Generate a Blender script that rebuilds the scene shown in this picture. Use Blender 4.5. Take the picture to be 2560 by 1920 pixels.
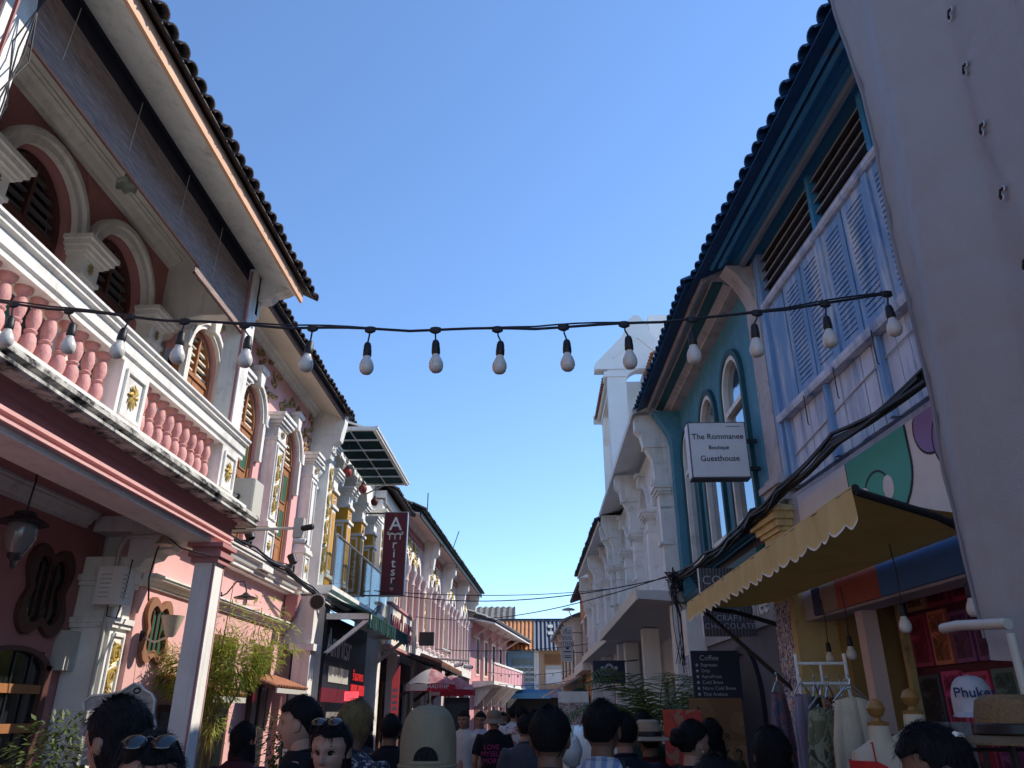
import bpy, bmesh, math, random
from mathutils import Vector, Matrix, noise as mnoise
R = math.radians
PI = math.pi
random.seed(7)
for o in list(bpy.data.objects):
    bpy.data.objects.remove(o)
scene = bpy.context.scene
COL = scene.collection

# ---------------------------------------------------------------- camera
cam_d = bpy.data.cameras.new('camera')
cam = bpy.data.objects.new('camera', cam_d)
COL.objects.link(cam)
cam_d.sensor_width = 36.0
cam_d.lens = 36.0 * 1900.0 / 2560.0
cam_d.clip_start = 0.05
cam_d.clip_end = 3000
cam.location = (0, 0, 1.66)
cam.rotation_euler = (R(90 + 23.5), 0, R(1.93))
scene.camera = cam

# ---------------------------------------------------------------- sky and sun
SUN_EL, SUN_AZ = R(42), R(24)           # azimuth measured from +X towards +Y
world = bpy.data.worlds.new('World')
scene.world = world
world.use_nodes = True
wn, wl = world.node_tree.nodes, world.node_tree.links
wn.clear()
sky = wn.new('ShaderNodeTexSky')
sky.sky_type = 'NISHITA'
sky.sun_disc = False
sky.sun_elevation = SUN_EL
sky.sun_rotation = R(90) - SUN_AZ
sky.air_density = 1.0
sky.dust_density = 0.0
sky.ozone_density = 6.5
bg = wn.new('ShaderNodeBackground')
bg.inputs['Strength'].default_value = 0.15
wo = wn.new('ShaderNodeOutputWorld')
# thin wisps of cloud over the clear sky
tc = wn.new('ShaderNodeTexCoord')
mp = wn.new('ShaderNodeMapping'); mp.inputs['Scale'].default_value = (1.6, 1.6, 7.0)
cn = wn.new('ShaderNodeTexNoise'); cn.inputs['Scale'].default_value = 3.1
cn.inputs['Detail'].default_value = 8; cn.inputs['Roughness'].default_value = 0.62
cr = wn.new('ShaderNodeValToRGB')
cr.color_ramp.elements[0].position = 0.70; cr.color_ramp.elements[0].color = (0, 0, 0, 1)
cr.color_ramp.elements[1].position = 0.92; cr.color_ramp.elements[1].color = (0.35, 0.35, 0.35, 1)
mx = wn.new('ShaderNodeMixRGB'); mx.inputs['Color2'].default_value = (7.6, 8.2, 9.0, 1)
wl.new(tc.outputs['Generated'], mp.inputs['Vector'])
wl.new(mp.outputs['Vector'], cn.inputs['Vector'])
wl.new(cn.outputs['Fac'], cr.inputs['Fac'])
wl.new(cr.outputs['Color'], mx.inputs['Fac'])
wl.new(sky.outputs['Color'], mx.inputs['Color1'])
wl.new(mx.outputs['Color'], bg.inputs['Color'])
wl.new(bg.outputs['Background'], wo.inputs['Surface'])

sun_d = bpy.data.lights.new('sun', 'SUN')
sun = bpy.data.objects.new('sun', sun_d)
COL.objects.link(sun)
sun_d.energy = 3.2
sun_d.angle = R(0.53)
sun_d.color = (1.0, 0.91, 0.78)
sdir = Vector((math.cos(SUN_EL) * math.cos(SUN_AZ), math.cos(SUN_EL) * math.sin(SUN_AZ), math.sin(SUN_EL)))
sun.rotation_euler = sdir.to_track_quat('Z', 'Y').to_euler()
sun.location = (30, 12, 30)

scene.view_settings.view_transform = 'Standard'
scene.view_settings.look = 'None'
scene.view_settings.exposure = 0.78
scene.view_settings.gamma = 1.0
scene.render.resolution_x, scene.render.resolution_y = 1024, 768
try:
    scene.cycles.max_bounces = 6
    scene.cycles.diffuse_bounces = 4
    scene.cycles.glossy_bounces = 2
    scene.cycles.transparent_max_bounces = 6
    scene.cycles.caustics_reflective = False
    scene.cycles.caustics_refractive = False
except Exception:
    pass

# ---------------------------------------------------------------- materials
MATS = {}
def mat(name, col, rough=0.7, var=0.10, scale=3.0, bump=0.0, bscale=40.0, streak=0.0, streak_col=(0.05, 0.05, 0.05),
        metal=0.0, spec=0.4, trans=0.0, emit=None, col2=None, c2amt=0.5, c2scale=6.0, vstretch=1.0, transl=0.0, alpha=1.0):
    """painted / plain surface: mottled colour, second worn colour, vertical grime, fine relief"""
    if name in MATS:
        return MATS[name]
    m = bpy.data.materials.new(name)
    m.use_nodes = True
    nt = m.node_tree
    n, l = nt.nodes, nt.links
    b = n['Principled BSDF']
    b.inputs['Roughness'].default_value = rough
    b.inputs['Metallic'].default_value = metal
    b.inputs['Specular IOR Level'].default_value = spec
    b.inputs['Transmission Weight'].default_value = trans
    b.inputs['Alpha'].default_value = alpha
    c = (col[0], col[1], col[2], 1)
    co = n.new('ShaderNodeTexCoord')
    mpn = n.new('ShaderNodeMapping')
    mpn.inputs['Scale'].default_value = (1, 1, 1.0 / vstretch)
    geo = n.new('ShaderNodeNewGeometry')
    l.new(geo.outputs['Position'], mpn.inputs['Vector'])
    ns = n.new('ShaderNodeTexNoise')
    ns.inputs['Scale'].default_value = scale
    ns.inputs['Detail'].default_value = 3
    ns.inputs['Roughness'].default_value = 0.65
    l.new(mpn.outputs['Vector'], ns.inputs['Vector'])
    mr = n.new('ShaderNodeMapRange')
    mr.inputs['From Min'].default_value = 0.25
    mr.inputs['From Max'].default_value = 0.75
    mr.inputs['To Min'].default_value = 1 - var
    mr.inputs['To Max'].default_value = 1 + var * 0.6
    l.new(ns.outputs['Fac'], mr.inputs['Value'])
    base = n.new('ShaderNodeRGB')
    base.outputs[0].default_value = c
    cur = base.outputs[0]
    if col2:
        n2 = n.new('ShaderNodeTexNoise')
        n2.inputs['Scale'].default_value = c2scale
        n2.inputs['Detail'].default_value = 4
        n2.inputs['Roughness'].default_value = 0.7
        l.new(mpn.outputs['Vector'], n2.inputs['Vector'])
        rp = n.new('ShaderNodeValToRGB')
        rp.color_ramp.elements[0].position = 0.62 - c2amt * 0.3
        rp.color_ramp.elements[1].position = 0.80 - c2amt * 0.3
        l.new(n2.outputs['Fac'], rp.inputs['Fac'])
        mx2 = n.new('ShaderNodeMixRGB')
        mx2.inputs['Color2'].default_value = (col2[0], col2[1], col2[2], 1)
        l.new(rp.outputs['Color'], mx2.inputs['Fac'])
        l.new(cur, mx2.inputs['Color1'])
        cur = mx2.outputs['Color']
    if streak:
        sm = n.new('ShaderNodeMapping')
        sm.inputs['Scale'].default_value = (9, 9, 0.7)
        l.new(geo.outputs['Position'], sm.inputs['Vector'])
        n3 = n.new('ShaderNodeTexNoise')
        n3.inputs['Scale'].default_value = 1.0
        n3.inputs['Detail'].default_value = 4
        n3.inputs['Roughness'].default_value = 0.72
        l.new(sm.outputs['Vector'], n3.inputs['Vector'])
        rp3 = n.new('ShaderNodeValToRGB')
        rp3.color_ramp.elements[0].position = 0.52
        rp3.color_ramp.elements[1].position = 0.78
        rp3.color_ramp.elements[1].color = (streak, streak, streak, 1)
        l.new(n3.outputs['Fac'], rp3.inputs['Fac'])
        mx3 = n.new('ShaderNodeMixRGB')
        mx3.inputs['Color2'].default_value = (streak_col[0], streak_col[1], streak_col[2], 1)
        l.new(rp3.outputs['Color'], mx3.inputs['Fac'])
        l.new(cur, mx3.inputs['Color1'])
        cur = mx3.outputs['Color']
    vm = n.new('ShaderNodeVectorMath')
    vm.operation = 'SCALE'
    l.new(cur, vm.inputs[0])
    l.new(mr.outputs['Result'], vm.inputs['Scale'])
    l.new(vm.outputs['Vector'], b.inputs['Base Color'])
    if bump:
        nb = n.new('ShaderNodeTexNoise')
        nb.inputs['Scale'].default_value = bscale
        nb.inputs['Detail'].default_value = 2
        l.new(mpn.outputs['Vector'], nb.inputs['Vector'])
        bp = n.new('ShaderNodeBump')
        bp.inputs['Strength'].default_value = min(1, bump)
        bp.inputs['Distance'].default_value = 0.01
        l.new(nb.outputs['Fac'], bp.inputs['Height'])
        l.new(bp.outputs['Normal'], b.inputs['Normal'])
    if emit:
        b.inputs['Emission Color'].default_value = (emit[0], emit[1], emit[2], 1)
        b.inputs['Emission Strength'].default_value = emit[3]
    if transl:
        out = n['Material Output']
        tl = n.new('ShaderNodeBsdfTranslucent')
        l.new(vm.outputs['Vector'], tl.inputs['Color'])
        ms = n.new('ShaderNodeMixShader')
        ms.inputs['Fac'].default_value = transl
        l.new(b.outputs['BSDF'], ms.inputs[1])
        l.new(tl.outputs['BSDF'], ms.inputs[2])
        l.new(ms.outputs['Shader'], out.inputs['Surface'])
    MATS[name] = m
    return m

# stripes along one object axis (bamboo blind, corrugated steel, timber board sign, striped shirt)
def stripe_mat(name, c1, c2, axis='Z', freq=60.0, rough=0.6, soft=0.2, noise=0.5, bump=0.4):
    if name in MATS:
        return MATS[name]
    m = bpy.data.materials.new(name)
    m.use_nodes = True
    n, l = m.node_tree.nodes, m.node_tree.links
    b = n['Principled BSDF']
    b.inputs['Roughness'].default_value = rough
    co = n.new('ShaderNodeTexCoord')
    w = n.new('ShaderNodeTexWave')
    w.bands_direction = axis
    w.inputs['Scale'].default_value = freq
    w.inputs['Distortion'].default_value = noise
    w.inputs['Detail'].default_value = 3
    w.inputs['Detail Scale'].default_value = 2
    l.new(co.outputs['Object'], w.inputs['Vector'])
    rp = n.new('ShaderNodeValToRGB')
    rp.color_ramp.elements[0].position = 0.5 - soft
    rp.color_ramp.elements[1].position = 0.5 + soft
    rp.color_ramp.elements[0].color = (*c1, 1)
    rp.color_ramp.elements[1].color = (*c2, 1)
    l.new(w.outputs['Fac'], rp.inputs['Fac'])
    ns = n.new('ShaderNodeTexNoise'); ns.inputs['Scale'].default_value = 14; ns.inputs['Detail'].default_value = 5
    l.new(co.outputs['Object'], ns.inputs['Vector'])
    mr = n.new('ShaderNodeMapRange'); mr.inputs['To Min'].default_value = 0.7; mr.inputs['To Max'].default_value = 1.3
    l.new(ns.outputs['Fac'], mr.inputs['Value'])
    vm = n.new('ShaderNodeVectorMath'); vm.operation = 'SCALE'
    l.new(rp.outputs['Color'], vm.inputs[0]); l.new(mr.outputs['Result'], vm.inputs['Scale'])
    l.new(vm.outputs['Vector'], b.inputs['Base Color'])
    if bump:
        bp = n.new('ShaderNodeBump'); bp.inputs['Strength'].default_value = bump; bp.inputs['Distance'].default_value = 0.006
        l.new(w.outputs['Fac'], bp.inputs['Height']); l.new(bp.outputs['Normal'], b.inputs['Normal'])
    MATS[name] = m
    return m

# splashy print (floral dresses, mural tiles, patterned shirts): voronoi spots of several colours
def print_mat(name, cols, scale=20.0, rough=0.8, ground=None, dist=0.0):
    if name in MATS:
        return MATS[name]
    m = bpy.data.materials.new(name)
    m.use_nodes = True
    n, l = m.node_tree.nodes, m.node_tree.links
    b = n['Principled BSDF']
    b.inputs['Roughness'].default_value = rough
    co = n.new('ShaderNodeTexCoord')
    ns = n.new('ShaderNodeTexNoise'); ns.inputs['Scale'].default_value = scale; ns.inputs['Detail'].default_value = 3
    ns.inputs['Distortion'].default_value = 1.2 + dist
    l.new(co.outputs['Object'], ns.inputs['Vector'])
    rp = n.new('ShaderNodeValToRGB')
    rp.color_ramp.interpolation = 'CONSTANT'
    k = len(cols)
    while len(rp.color_ramp.elements) < k:
        rp.color_ramp.elements.new(0.5)
    for i, c in enumerate(cols):
        rp.color_ramp.elements[i].position = 0.0 if i == 0 else 0.30 + 0.42 * i / k
        rp.color_ramp.elements[i].color = (*c, 1)
    l.new(ns.outputs['Fac'], rp.inputs['Fac'])
    l.new(rp.outputs['Color'], b.inputs['Base Color'])
    MATS[name] = m
    return m

WHITE = mat('white_limewash', (0.80, 0.78, 0.73), 0.8, 0.14, 2.0, 0.3, 60, streak=0.42, streak_col=(0.25, 0.23, 0.20))
WHITE2 = mat('white_gloss_paint', (0.80, 0.785, 0.74), 0.6, 0.12, 4.0, 0.25, 50, col2=(0.52, 0.49, 0.44), c2amt=0.2, c2scale=3.0, streak=0.4, streak_col=(0.22, 0.20, 0.18))
CREAM = mat('cream_paint', (0.72, 0.66, 0.54), 0.7, 0.08, 2.0, 0.2, 60)
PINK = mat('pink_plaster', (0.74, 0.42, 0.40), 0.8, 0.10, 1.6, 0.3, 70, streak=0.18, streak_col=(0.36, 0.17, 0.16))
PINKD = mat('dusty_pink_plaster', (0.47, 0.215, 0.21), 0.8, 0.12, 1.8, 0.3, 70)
PINKB = mat('pink_baluster_paint', (0.70, 0.35, 0.325), 0.7, 0.18, 9.0, 0.4, 60, col2=(0.40, 0.17, 0.15), c2amt=0.28, c2scale=9.0, streak=0.35, streak_col=(0.2, 0.11, 0.10))
PINKP = mat('pale_pink_paint', (0.66, 0.53, 0.51), 0.75, 0.10, 2.0, 0.2, 60, streak=0.15, streak_col=(0.35, 0.22, 0.2))
STAIN = mat('mould_stained_gutter', (0.62, 0.60, 0.55), 0.8, 0.2, 6.0, 0.3, 50, col2=(0.02, 0.02, 0.022), c2amt=0.62, c2scale=5.0)
GOLD = mat('gold_relief_paint', (0.60, 0.42, 0.12), 0.42, 0.25, 30.0, 0.3, 80, metal=0.35)
GOLDD = mat('dull_gold_relief', (0.34, 0.24, 0.10), 0.5, 0.3, 20.0, 0.4, 80, metal=0.2)
WOOD = mat('orange_brown_wood', (0.36, 0.155, 0.06), 0.55, 0.2, 6.0, 0.3, 60, vstretch=6)
WOODD = mat('dark_maroon_wood', (0.095, 0.040, 0.034), 0.5, 0.2, 6.0, 0.2, 60, vstretch=6)
GREENP = mat('green_shutter_panel', (0.03, 0.12, 0.065), 0.45, 0.2, 5.0)
BLACK = mat('black_plastic', (0.012, 0.012, 0.016), 0.5, 0.1)
CABLE = mat('black_cable', (0.012, 0.013, 0.02), 0.55, 0.1)
IRON = mat('dark_iron', (0.03, 0.03, 0.035), 0.5, 0.2, metal=0.4)
DARKIN = mat('dark_interior', (0.012, 0.011, 0.014), 0.8, 0.2)
TILE = mat('dark_brown_roof_tile', (0.060, 0.046, 0.046), 0.75, 0.35, 5.0, 0.5, 40, col2=(0.13, 0.09, 0.07), c2amt=0.25)
TILER = mat('terracotta_roof_tile', (0.42, 0.17, 0.09), 0.75, 0.3, 6.0, 0.4, 40, col2=(0.2, 0.1, 0.07), c2amt=0.35)
PEACH = mat('peach_fascia_board', (0.70, 0.40, 0.24), 0.6, 0.1, 4.0)
GREY = mat('grey_cabinet_paint', (0.50, 0.49, 0.44), 0.5, 0.08, 4.0)
ASPH = mat('street_paving', (0.24, 0.235, 0.23), 0.9, 0.25, 1.5, 0.6, 120)
PAVE = mat('pavement_concrete', (0.34, 0.33, 0.32), 0.85, 0.2, 2.0, 0.4, 80)
def glass_mat(name, tint, rough=0.03, mixf=0.85):
    m = bpy.data.materials.new(name); m.use_nodes = True
    n, l = m.node_tree.nodes, m.node_tree.links
    out = n['Material Output']; n.remove(n['Principled BSDF'])
    gl = n.new('ShaderNodeBsdfGlossy'); gl.inputs['Roughness'].default_value = rough
    tr = n.new('ShaderNodeBsdfTransparent'); tr.inputs['Color'].default_value = (*tint, 1)
    fr = n.new('ShaderNodeFresnel'); fr.inputs['IOR'].default_value = 1.5
    mu = n.new('ShaderNodeMath'); mu.operation = 'MULTIPLY_ADD'; mu.inputs[1].default_value = mixf; mu.inputs[2].default_value = 0.03
    l.new(fr.outputs['Fac'], mu.inputs[0])
    ms = n.new('ShaderNodeMixShader')
    l.new(mu.outputs['Value'], ms.inputs['Fac']); l.new(tr.outputs['BSDF'], ms.inputs[1]); l.new(gl.outputs['BSDF'], ms.inputs[2])
    l.new(ms.outputs['Shader'], out.inputs['Surface'])
    MATS[name] = m
    return m
GLASS = glass_mat('clear_glass', (0.90, 0.95, 0.95), 0.04, 0.4)
GLASST = glass_mat('teal_tinted_glass', (0.05, 0.13, 0.15), 0.08, 0.3)
PANE = mat('window_pane_reflective', (0.42, 0.50, 0.55), 0.05, 0.05, spec=1.0, metal=0.92)
PANED = mat('dark_window_pane', (0.012, 0.016, 0.018), 0.12, 0.05, spec=0.7)

# ---------------------------------------------------------------- mesh helpers
class M:
    """collects shapes; coordinates go through an optional mapping (a, o, z) -> local xyz"""
    def __init__(s, f=None):
        s.v, s.f, s.map = [], [], f
    def p(s, a, b, c):
        return s.map(a, b, c) if s.map else (a, b, c)
    def add(s, vs, fs):
        k = len(s.v)
        s.v += [tuple(q) for q in vs]
        s.f += [tuple(i + k for i in f) for f in fs]
        return s
    def box(s, a0, a1, b0, b1, c0, c1):
        vs = [s.p(a, b, c) for a in (a0, a1) for b in (b0, b1) for c in (c0, c1)]
        return s.add(vs, [(0, 1, 3, 2), (4, 6, 7, 5), (0, 4, 5, 1), (2, 3, 7, 6), (0, 2, 6, 4), (1, 5, 7, 3)])
    def _pr(s, lo, hi):
        n = len(lo)
        fs = [tuple(range(n)), tuple(range(2 * n - 1, n - 1, -1))]
        fs += [(i, (i + 1) % n, n + (i + 1) % n, n + i) for i in range(n)]
        return s.add(lo + hi, fs)
    def prism(s, pts, b0, b1):       # polygon in (1st, 3rd), extruded along 2nd
        return s._pr([s.p(a, b0, c) for a, c in pts], [s.p(a, b1, c) for a, c in pts])
    def sweep(s, pts, a0, a1):       # polygon in (2nd, 3rd), extruded along 1st
        return s._pr([s.p(a0, b, c) for b, c in pts], [s.p(a1, b, c) for b, c in pts])
    def plan(s, pts, c0, c1):        # polygon in (1st, 2nd), extruded upward
        return s._pr([s.p(a, b, c0) for a, b in pts], [s.p(a, b, c1) for a, b in pts])
    def arc(s, ca, cz, r0, r1, b0, b1, t0=0.0, t1=180.0, n=14, ky=1.0):   # arch ring in (1st,3rd)
        for i in range(n):
            u0, u1 = R(t0 + (t1 - t0) * i / n), R(t0 + (t1 - t0) * (i + 1) / n)
            q = [(ca + r * math.cos(u), cz + ky * r * math.sin(u)) for r, u in ((r0, u0), (r1, u0), (r1, u1), (r0, u1))]
            s.prism(q, b0, b1)
        return s
    def lathe(s, prof, a=0, b=0, c=0, n=14, sx=1.0, sy=1.0):
        vs, fs = [], []
        for r, z in prof:
            for i in range(n):
                t = 2 * PI * i / n
                vs.append(s.p(a + sx * r * math.cos(t), b + sy * r * math.sin(t), c + z))
        k = len(prof)
        for j in range(k - 1):
            for i in range(n):
                fs.append((j * n + i, j * n + (i + 1) % n, (j + 1) * n + (i + 1) % n, (j + 1) * n + i))
        fs.append(tuple(range(n - 1, -1, -1)))
        fs.append(tuple((k - 1) * n + i for i in range(n)))
        return s.add(vs, fs)
    def tube(s, path, r, n=6, cap=True):
        P = [Vector(s.p(*q)) for q in path]
        rs = r if isinstance(r, (list, tuple)) else [r] * len(P)
        vs, fs = [], []
        up = Vector((0, 0, 1))
        t0 = (P[1] - P[0]).normalized()
        nrm = t0.cross(up)
        if nrm.length < 1e-3:
            nrm = t0.cross(Vector((1, 0, 0)))
        nrm.normalize()
        for i, q in enumerate(P):
            t = (P[min(i + 1, len(P) - 1)] - P[max(i - 1, 0)])
            if t.length < 1e-9:
                t = t0
            t.normalize()
            nrm = nrm - t * nrm.dot(t)
            if nrm.length < 1e-4:
                nrm = t.orthogonal()
            nrm.normalize()
            bn = t.cross(nrm)
            for j in range(n):
                u = 2 * PI * j / n
                vs.append(q + (nrm * math.cos(u) + bn * math.sin(u)) * rs[i])
        for i in range(len(P) - 1):
            for j in range(n):
                fs.append((i * n + j, i * n + (j + 1) % n, (i + 1) * n + (j + 1) % n, (i + 1) * n + j))
        if cap:
            fs.append(tuple(range(n - 1, -1, -1)))
            fs.append(tuple((len(P) - 1) * n + j for j in range(n)))
        return s.add(vs, fs)
    def ball(s, a, b, c, r, n=12, m=8, sx=1, sy=1, sz=1):
        prof = [(r * math.sin(PI * (0.02 + 0.96 * i / m)), -r * sz * math.cos(PI * (0.02 + 0.96 * i / m))) for i in range(m + 1)]
        return s.lathe(prof, a, b, c, n, sx, sy)
    def quad(s, a, b, c, d):
        return s.add([s.p(*a), s.p(*b), s.p(*c), s.p(*d)], [(0, 1, 2, 3)])
    def mesh(s, name, m, smooth=False, fixn=True):
        me = bpy.data.meshes.new(name)
        me.from_pydata(s.v, [], s.f)
        if fixn:
            bm = bmesh.new(); bm.from_mesh(me)
            bmesh.ops.recalc_face_normals(bm, faces=bm.faces)
            bm.to_mesh(me); bm.free()
        if smooth:
            me.polygons.foreach_set('use_smooth', [True] * len(me.polygons))
            try:
                me.set_sharp_from_angle(angle=R(40))
            except Exception:
                pass
        if m:
            me.materials.append(m)
        me.update()
        return me
    def split(s, name, m, parent=None, smooth=False):
        """one object for every separate shape"""
        par = list(range(len(s.v)))
        def find(i):
            while par[i] != i:
                par[i] = par[par[i]]; i = par[i]
            return i
        for f in s.f:
            for i in f[1:]:
                par[find(i)] = find(f[0])
        grp = {}
        for f in s.f:
            grp.setdefault(find(f[0]), []).append(f)
        out = None
        for fs in grp.values():
            ids = sorted({i for f in fs for i in f}); mp_ = {i: k for k, i in enumerate(ids)}
            q = M(); q.v = [s.v[i] for i in ids]; q.f = [tuple(mp_[i] for i in f) for f in fs]
            out = q.obj(name, m, parent, smooth)
        return out
    def obj(s, name, m, parent=None, smooth=False, fixn=True, label=None):
        return link(name, s.mesh(name, m, smooth, fixn), parent, label=label)

def link(name, me, parent=None, loc=None, rot=None, label=None, scl=None):
    o = bpy.data.objects.new(name, me)
    COL.objects.link(o)
    if parent:
        o.parent = parent
    if loc:
        o.location = loc
    if rot:
        o.rotation_euler = rot
    if scl:
        o.scale = scl
    if label:
        o['label'] = label
    return o

def tag(o, label, cat, group=None, kind=None):
    if label: o['label'] = label
    if cat: o['category'] = cat
    if group: o['group'] = group
    if kind: o['kind'] = kind
    return o

def thing(name, label, cat, loc=(0, 0, 0), rz=0.0, group=None):
    o = bpy.data.objects.new(name, None)
    o.empty_display_size = 0.1
    COL.objects.link(o)
    o.location = loc
    o.rotation_euler = (0, 0, rz)
    return tag(o, label, cat, group)

def copy_tree(o, parent=None):
    c = o.copy()
    COL.objects.link(c)
    c.parent = parent
    for ch in o.children:
        copy_tree(ch, c)
    return c

class House:
    """facade frame: a = along the street away from the camera, o = out towards the street, z = up"""
    def __init__(s, label, x, y, yaw, side, name='shophouse', cat='building', group=None):
        s.root = thing(name, label, cat, (x, y, 0), R(yaw), group)
        s.s = side
        s.f = lambda a, o, z: (side * o, a, z)
    def m(s):
        return M(s.f)
    def box(s, name, a0, a1, o0, o1, z0, z1, mt, parent=None):
        return s.m().box(a0, a1, o0, o1, z0, z1).obj(name, mt, parent or s.root)
    def put(s, name, me, a, o, z, parent=None, rot=None, scl=None):
        return link(name, me, parent or s.root, s.f(a, o, z), rot, scl=scl)

TXT = bpy.data.scenes.new('lettering_tmp')      # scratch scene, removed at the end
def text(name, body, size, mt, parent, mtx, extrude=0.004, align='CENTER', space=1.0, xs=1.0, ls=1.0, bold=0.0):
    cu = bpy.data.curves.new('lettering', 'FONT')
    cu.body = body
    cu.size = size
    cu.align_x = align
    cu.align_y = 'CENTER'
    cu.extrude = extrude
    cu.space_character = space
    cu.space_line = ls
    cu.offset = bold
    cu.resolution_u = 3
    t = bpy.data.objects.new('tmp', cu)
    TXT.collection.objects.link(t)
    vl = TXT.view_layers[0]
    vl.update()
    me = bpy.data.meshes.new_from_object(t.evaluated_get(vl.depsgraph))
    bpy.data.objects.remove(t)
    me.name = name
    me.materials.clear()
    me.materials.append(mt)
    for v in me.vertices:
        v.co.x *= xs
        v.co = mtx @ v.co
    me.update()
    return link(name, me, parent)

# lettering frames: text drawn in its own XY plane, turned to stand upright
def face_cam(x, y, z):          # reads when looking along +Y (surface faces -Y)
    return Matrix.Translation((x, y, z)) @ Matrix.Rotation(R(90), 4, 'X')
def face_right(x, y, z):        # surface faces +X (a wall on the left of the street)
    return Matrix.Translation((x, y, z)) @ Matrix.Rotation(R(90), 4, 'Z') @ Matrix.Rotation(R(90), 4, 'X')
def face_left(x, y, z):         # surface faces -X (a wall on the right of the street)
    return Matrix.Translation((x, y, z)) @ Matrix.Rotation(R(-90), 4, 'Z') @ Matrix.Rotation(R(90), 4, 'X')
# ---------------------------------------------------------------- shared ornament
def scroll(m, a, o, z0, z1, w=0.07, r=0.012, turns=4):
    """row of alternating S-scrolls climbing a panel, in the (a, z) plane"""
    h = (z1 - z0) / turns
    for k in range(turns):
        sg = 1 if k % 2 == 0 else -1
        zc = z0 + h * (k + 0.5)
        pts = []
        for i in range(19):
            t = i / 18.0
            an = sg * (0.5 * PI + t * 3.1 * PI)
            rr = (w * 0.95) * (1 - 0.82 * t)
            pts.append((a + sg * 0.012 + rr * math.cos(an), o, zc + rr * 1.15 * math.sin(an)))
        m.tube(pts, [r * (1.15 - 0.5 * i / 18.0) for i in range(19)], 5)
        m.tube([(a - sg * w * 0.5, o, zc - h * 0.5), (a + sg * w * 0.7, o, zc - h * 0.18), (a + sg * w * 0.1, o, zc + w * 0.9), (a - sg * w * 0.9, o, zc + h * 0.5)], [r * 0.5, r, r, r * 0.4], 5)
        for q in (-1, 1):
            m.ball(a + q * w * 0.75, o, zc + q * h * 0.33, r * 1.25, 6, 4)
    return m

def rosette(m, a, o, z, r=0.06, n=8, sz=1.2):
    for k in range(n):
        t = 2 * PI * k / n
        m.tube([(a, o, z), (a + r * 0.6 * math.cos(t), o + 0.006, z + sz * r * 0.6 * math.sin(t)), (a + r * math.cos(t + 0.25), o, z + sz * r * math.sin(t + 0.25))],
               [r * 0.10, r * 0.22, r * 0.06], 5)
    m.ball(a, o, z, r * 0.28, 7, 5)
    return m

def foliage_relief(m, a0, a1, o, z0, z1, n, rnd, r=0.014):
    for k in range(n):
        a, z = rnd.uniform(a0, a1), rnd.uniform(z0, z1)
        t = rnd.uniform(0, 2 * PI); cv = rnd.choice((-1, 1)) * rnd.uniform(2, 7); L = rnd.uniform(0.10, 0.24)
        pts = []
        for i in range(8):
            pts.append((a, o + 0.006 * math.sin(i), z))
            a += math.cos(t) * L / 8; z += math.sin(t) * L / 8; t += cv * L / 2.4
        m.tube(pts, [r * (1.3 - 0.12 * i) for i in range(8)], 5)
        if k % 3 == 0:
            m.ball(a, o, z, r * 2.0, 6, 4, 1, 0.5, 1)
    return m

BAL_P = [(0.052, 0), (0.052, 0.03), (0.036, 0.04), (0.030, 0.055), (0.046, 0.10), (0.053, 0.145), (0.046, 0.19), (0.031, 0.215), (0.040, 0.225), (0.042, 0.235),
         (0.031, 0.245), (0.044, 0.29), (0.047, 0.325), (0.036, 0.375), (0.024, 0.40), (0.032, 0.41), (0.048, 0.425), (0.056, 0.44), (0.056, 0.46)]
BAL_ME = M().lathe(BAL_P, n=14).mesh('baluster', PINKB, True)

def tile_mesh(name, mt, side, slope, r=0.085, L=0.42, th=0.016, n=7):
    """one half-round cover tile, axis running up the roof slope from the eave"""
    ca, sa = math.cos(slope), math.sin(slope)
    flat = 0.72
    vs, fs = [], []
    for e in range(2):
        for rr in (r, r - th):
            for i in range(n + 1):
                t = PI * i / n
                aa, up = rr * math.cos(t) * (1 - 0.12 * e), rr * flat * math.sin(t) * (1 - 0.12 * e)
                d = e * L
                o, z = -d * ca - up * sa * -1 * 0.0, d * sa
                vs.append((side * (o + up * sa), aa, z + up * ca))
    k = n + 1
    for i in range(n):
        fs += [(i, i + 1, 2 * k + i + 1, 2 * k + i), (k + i, 3 * k + i, 3 * k + i + 1, k + i + 1), (i, k + i, k + i + 1, i + 1)]
    fs += [(0, 2 * k, 3 * k, k), (n, k + n, 3 * k + n, 2 * k + n)]
    m = M(); m.add(vs, fs)
    return m.mesh(name, mt, True)

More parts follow.
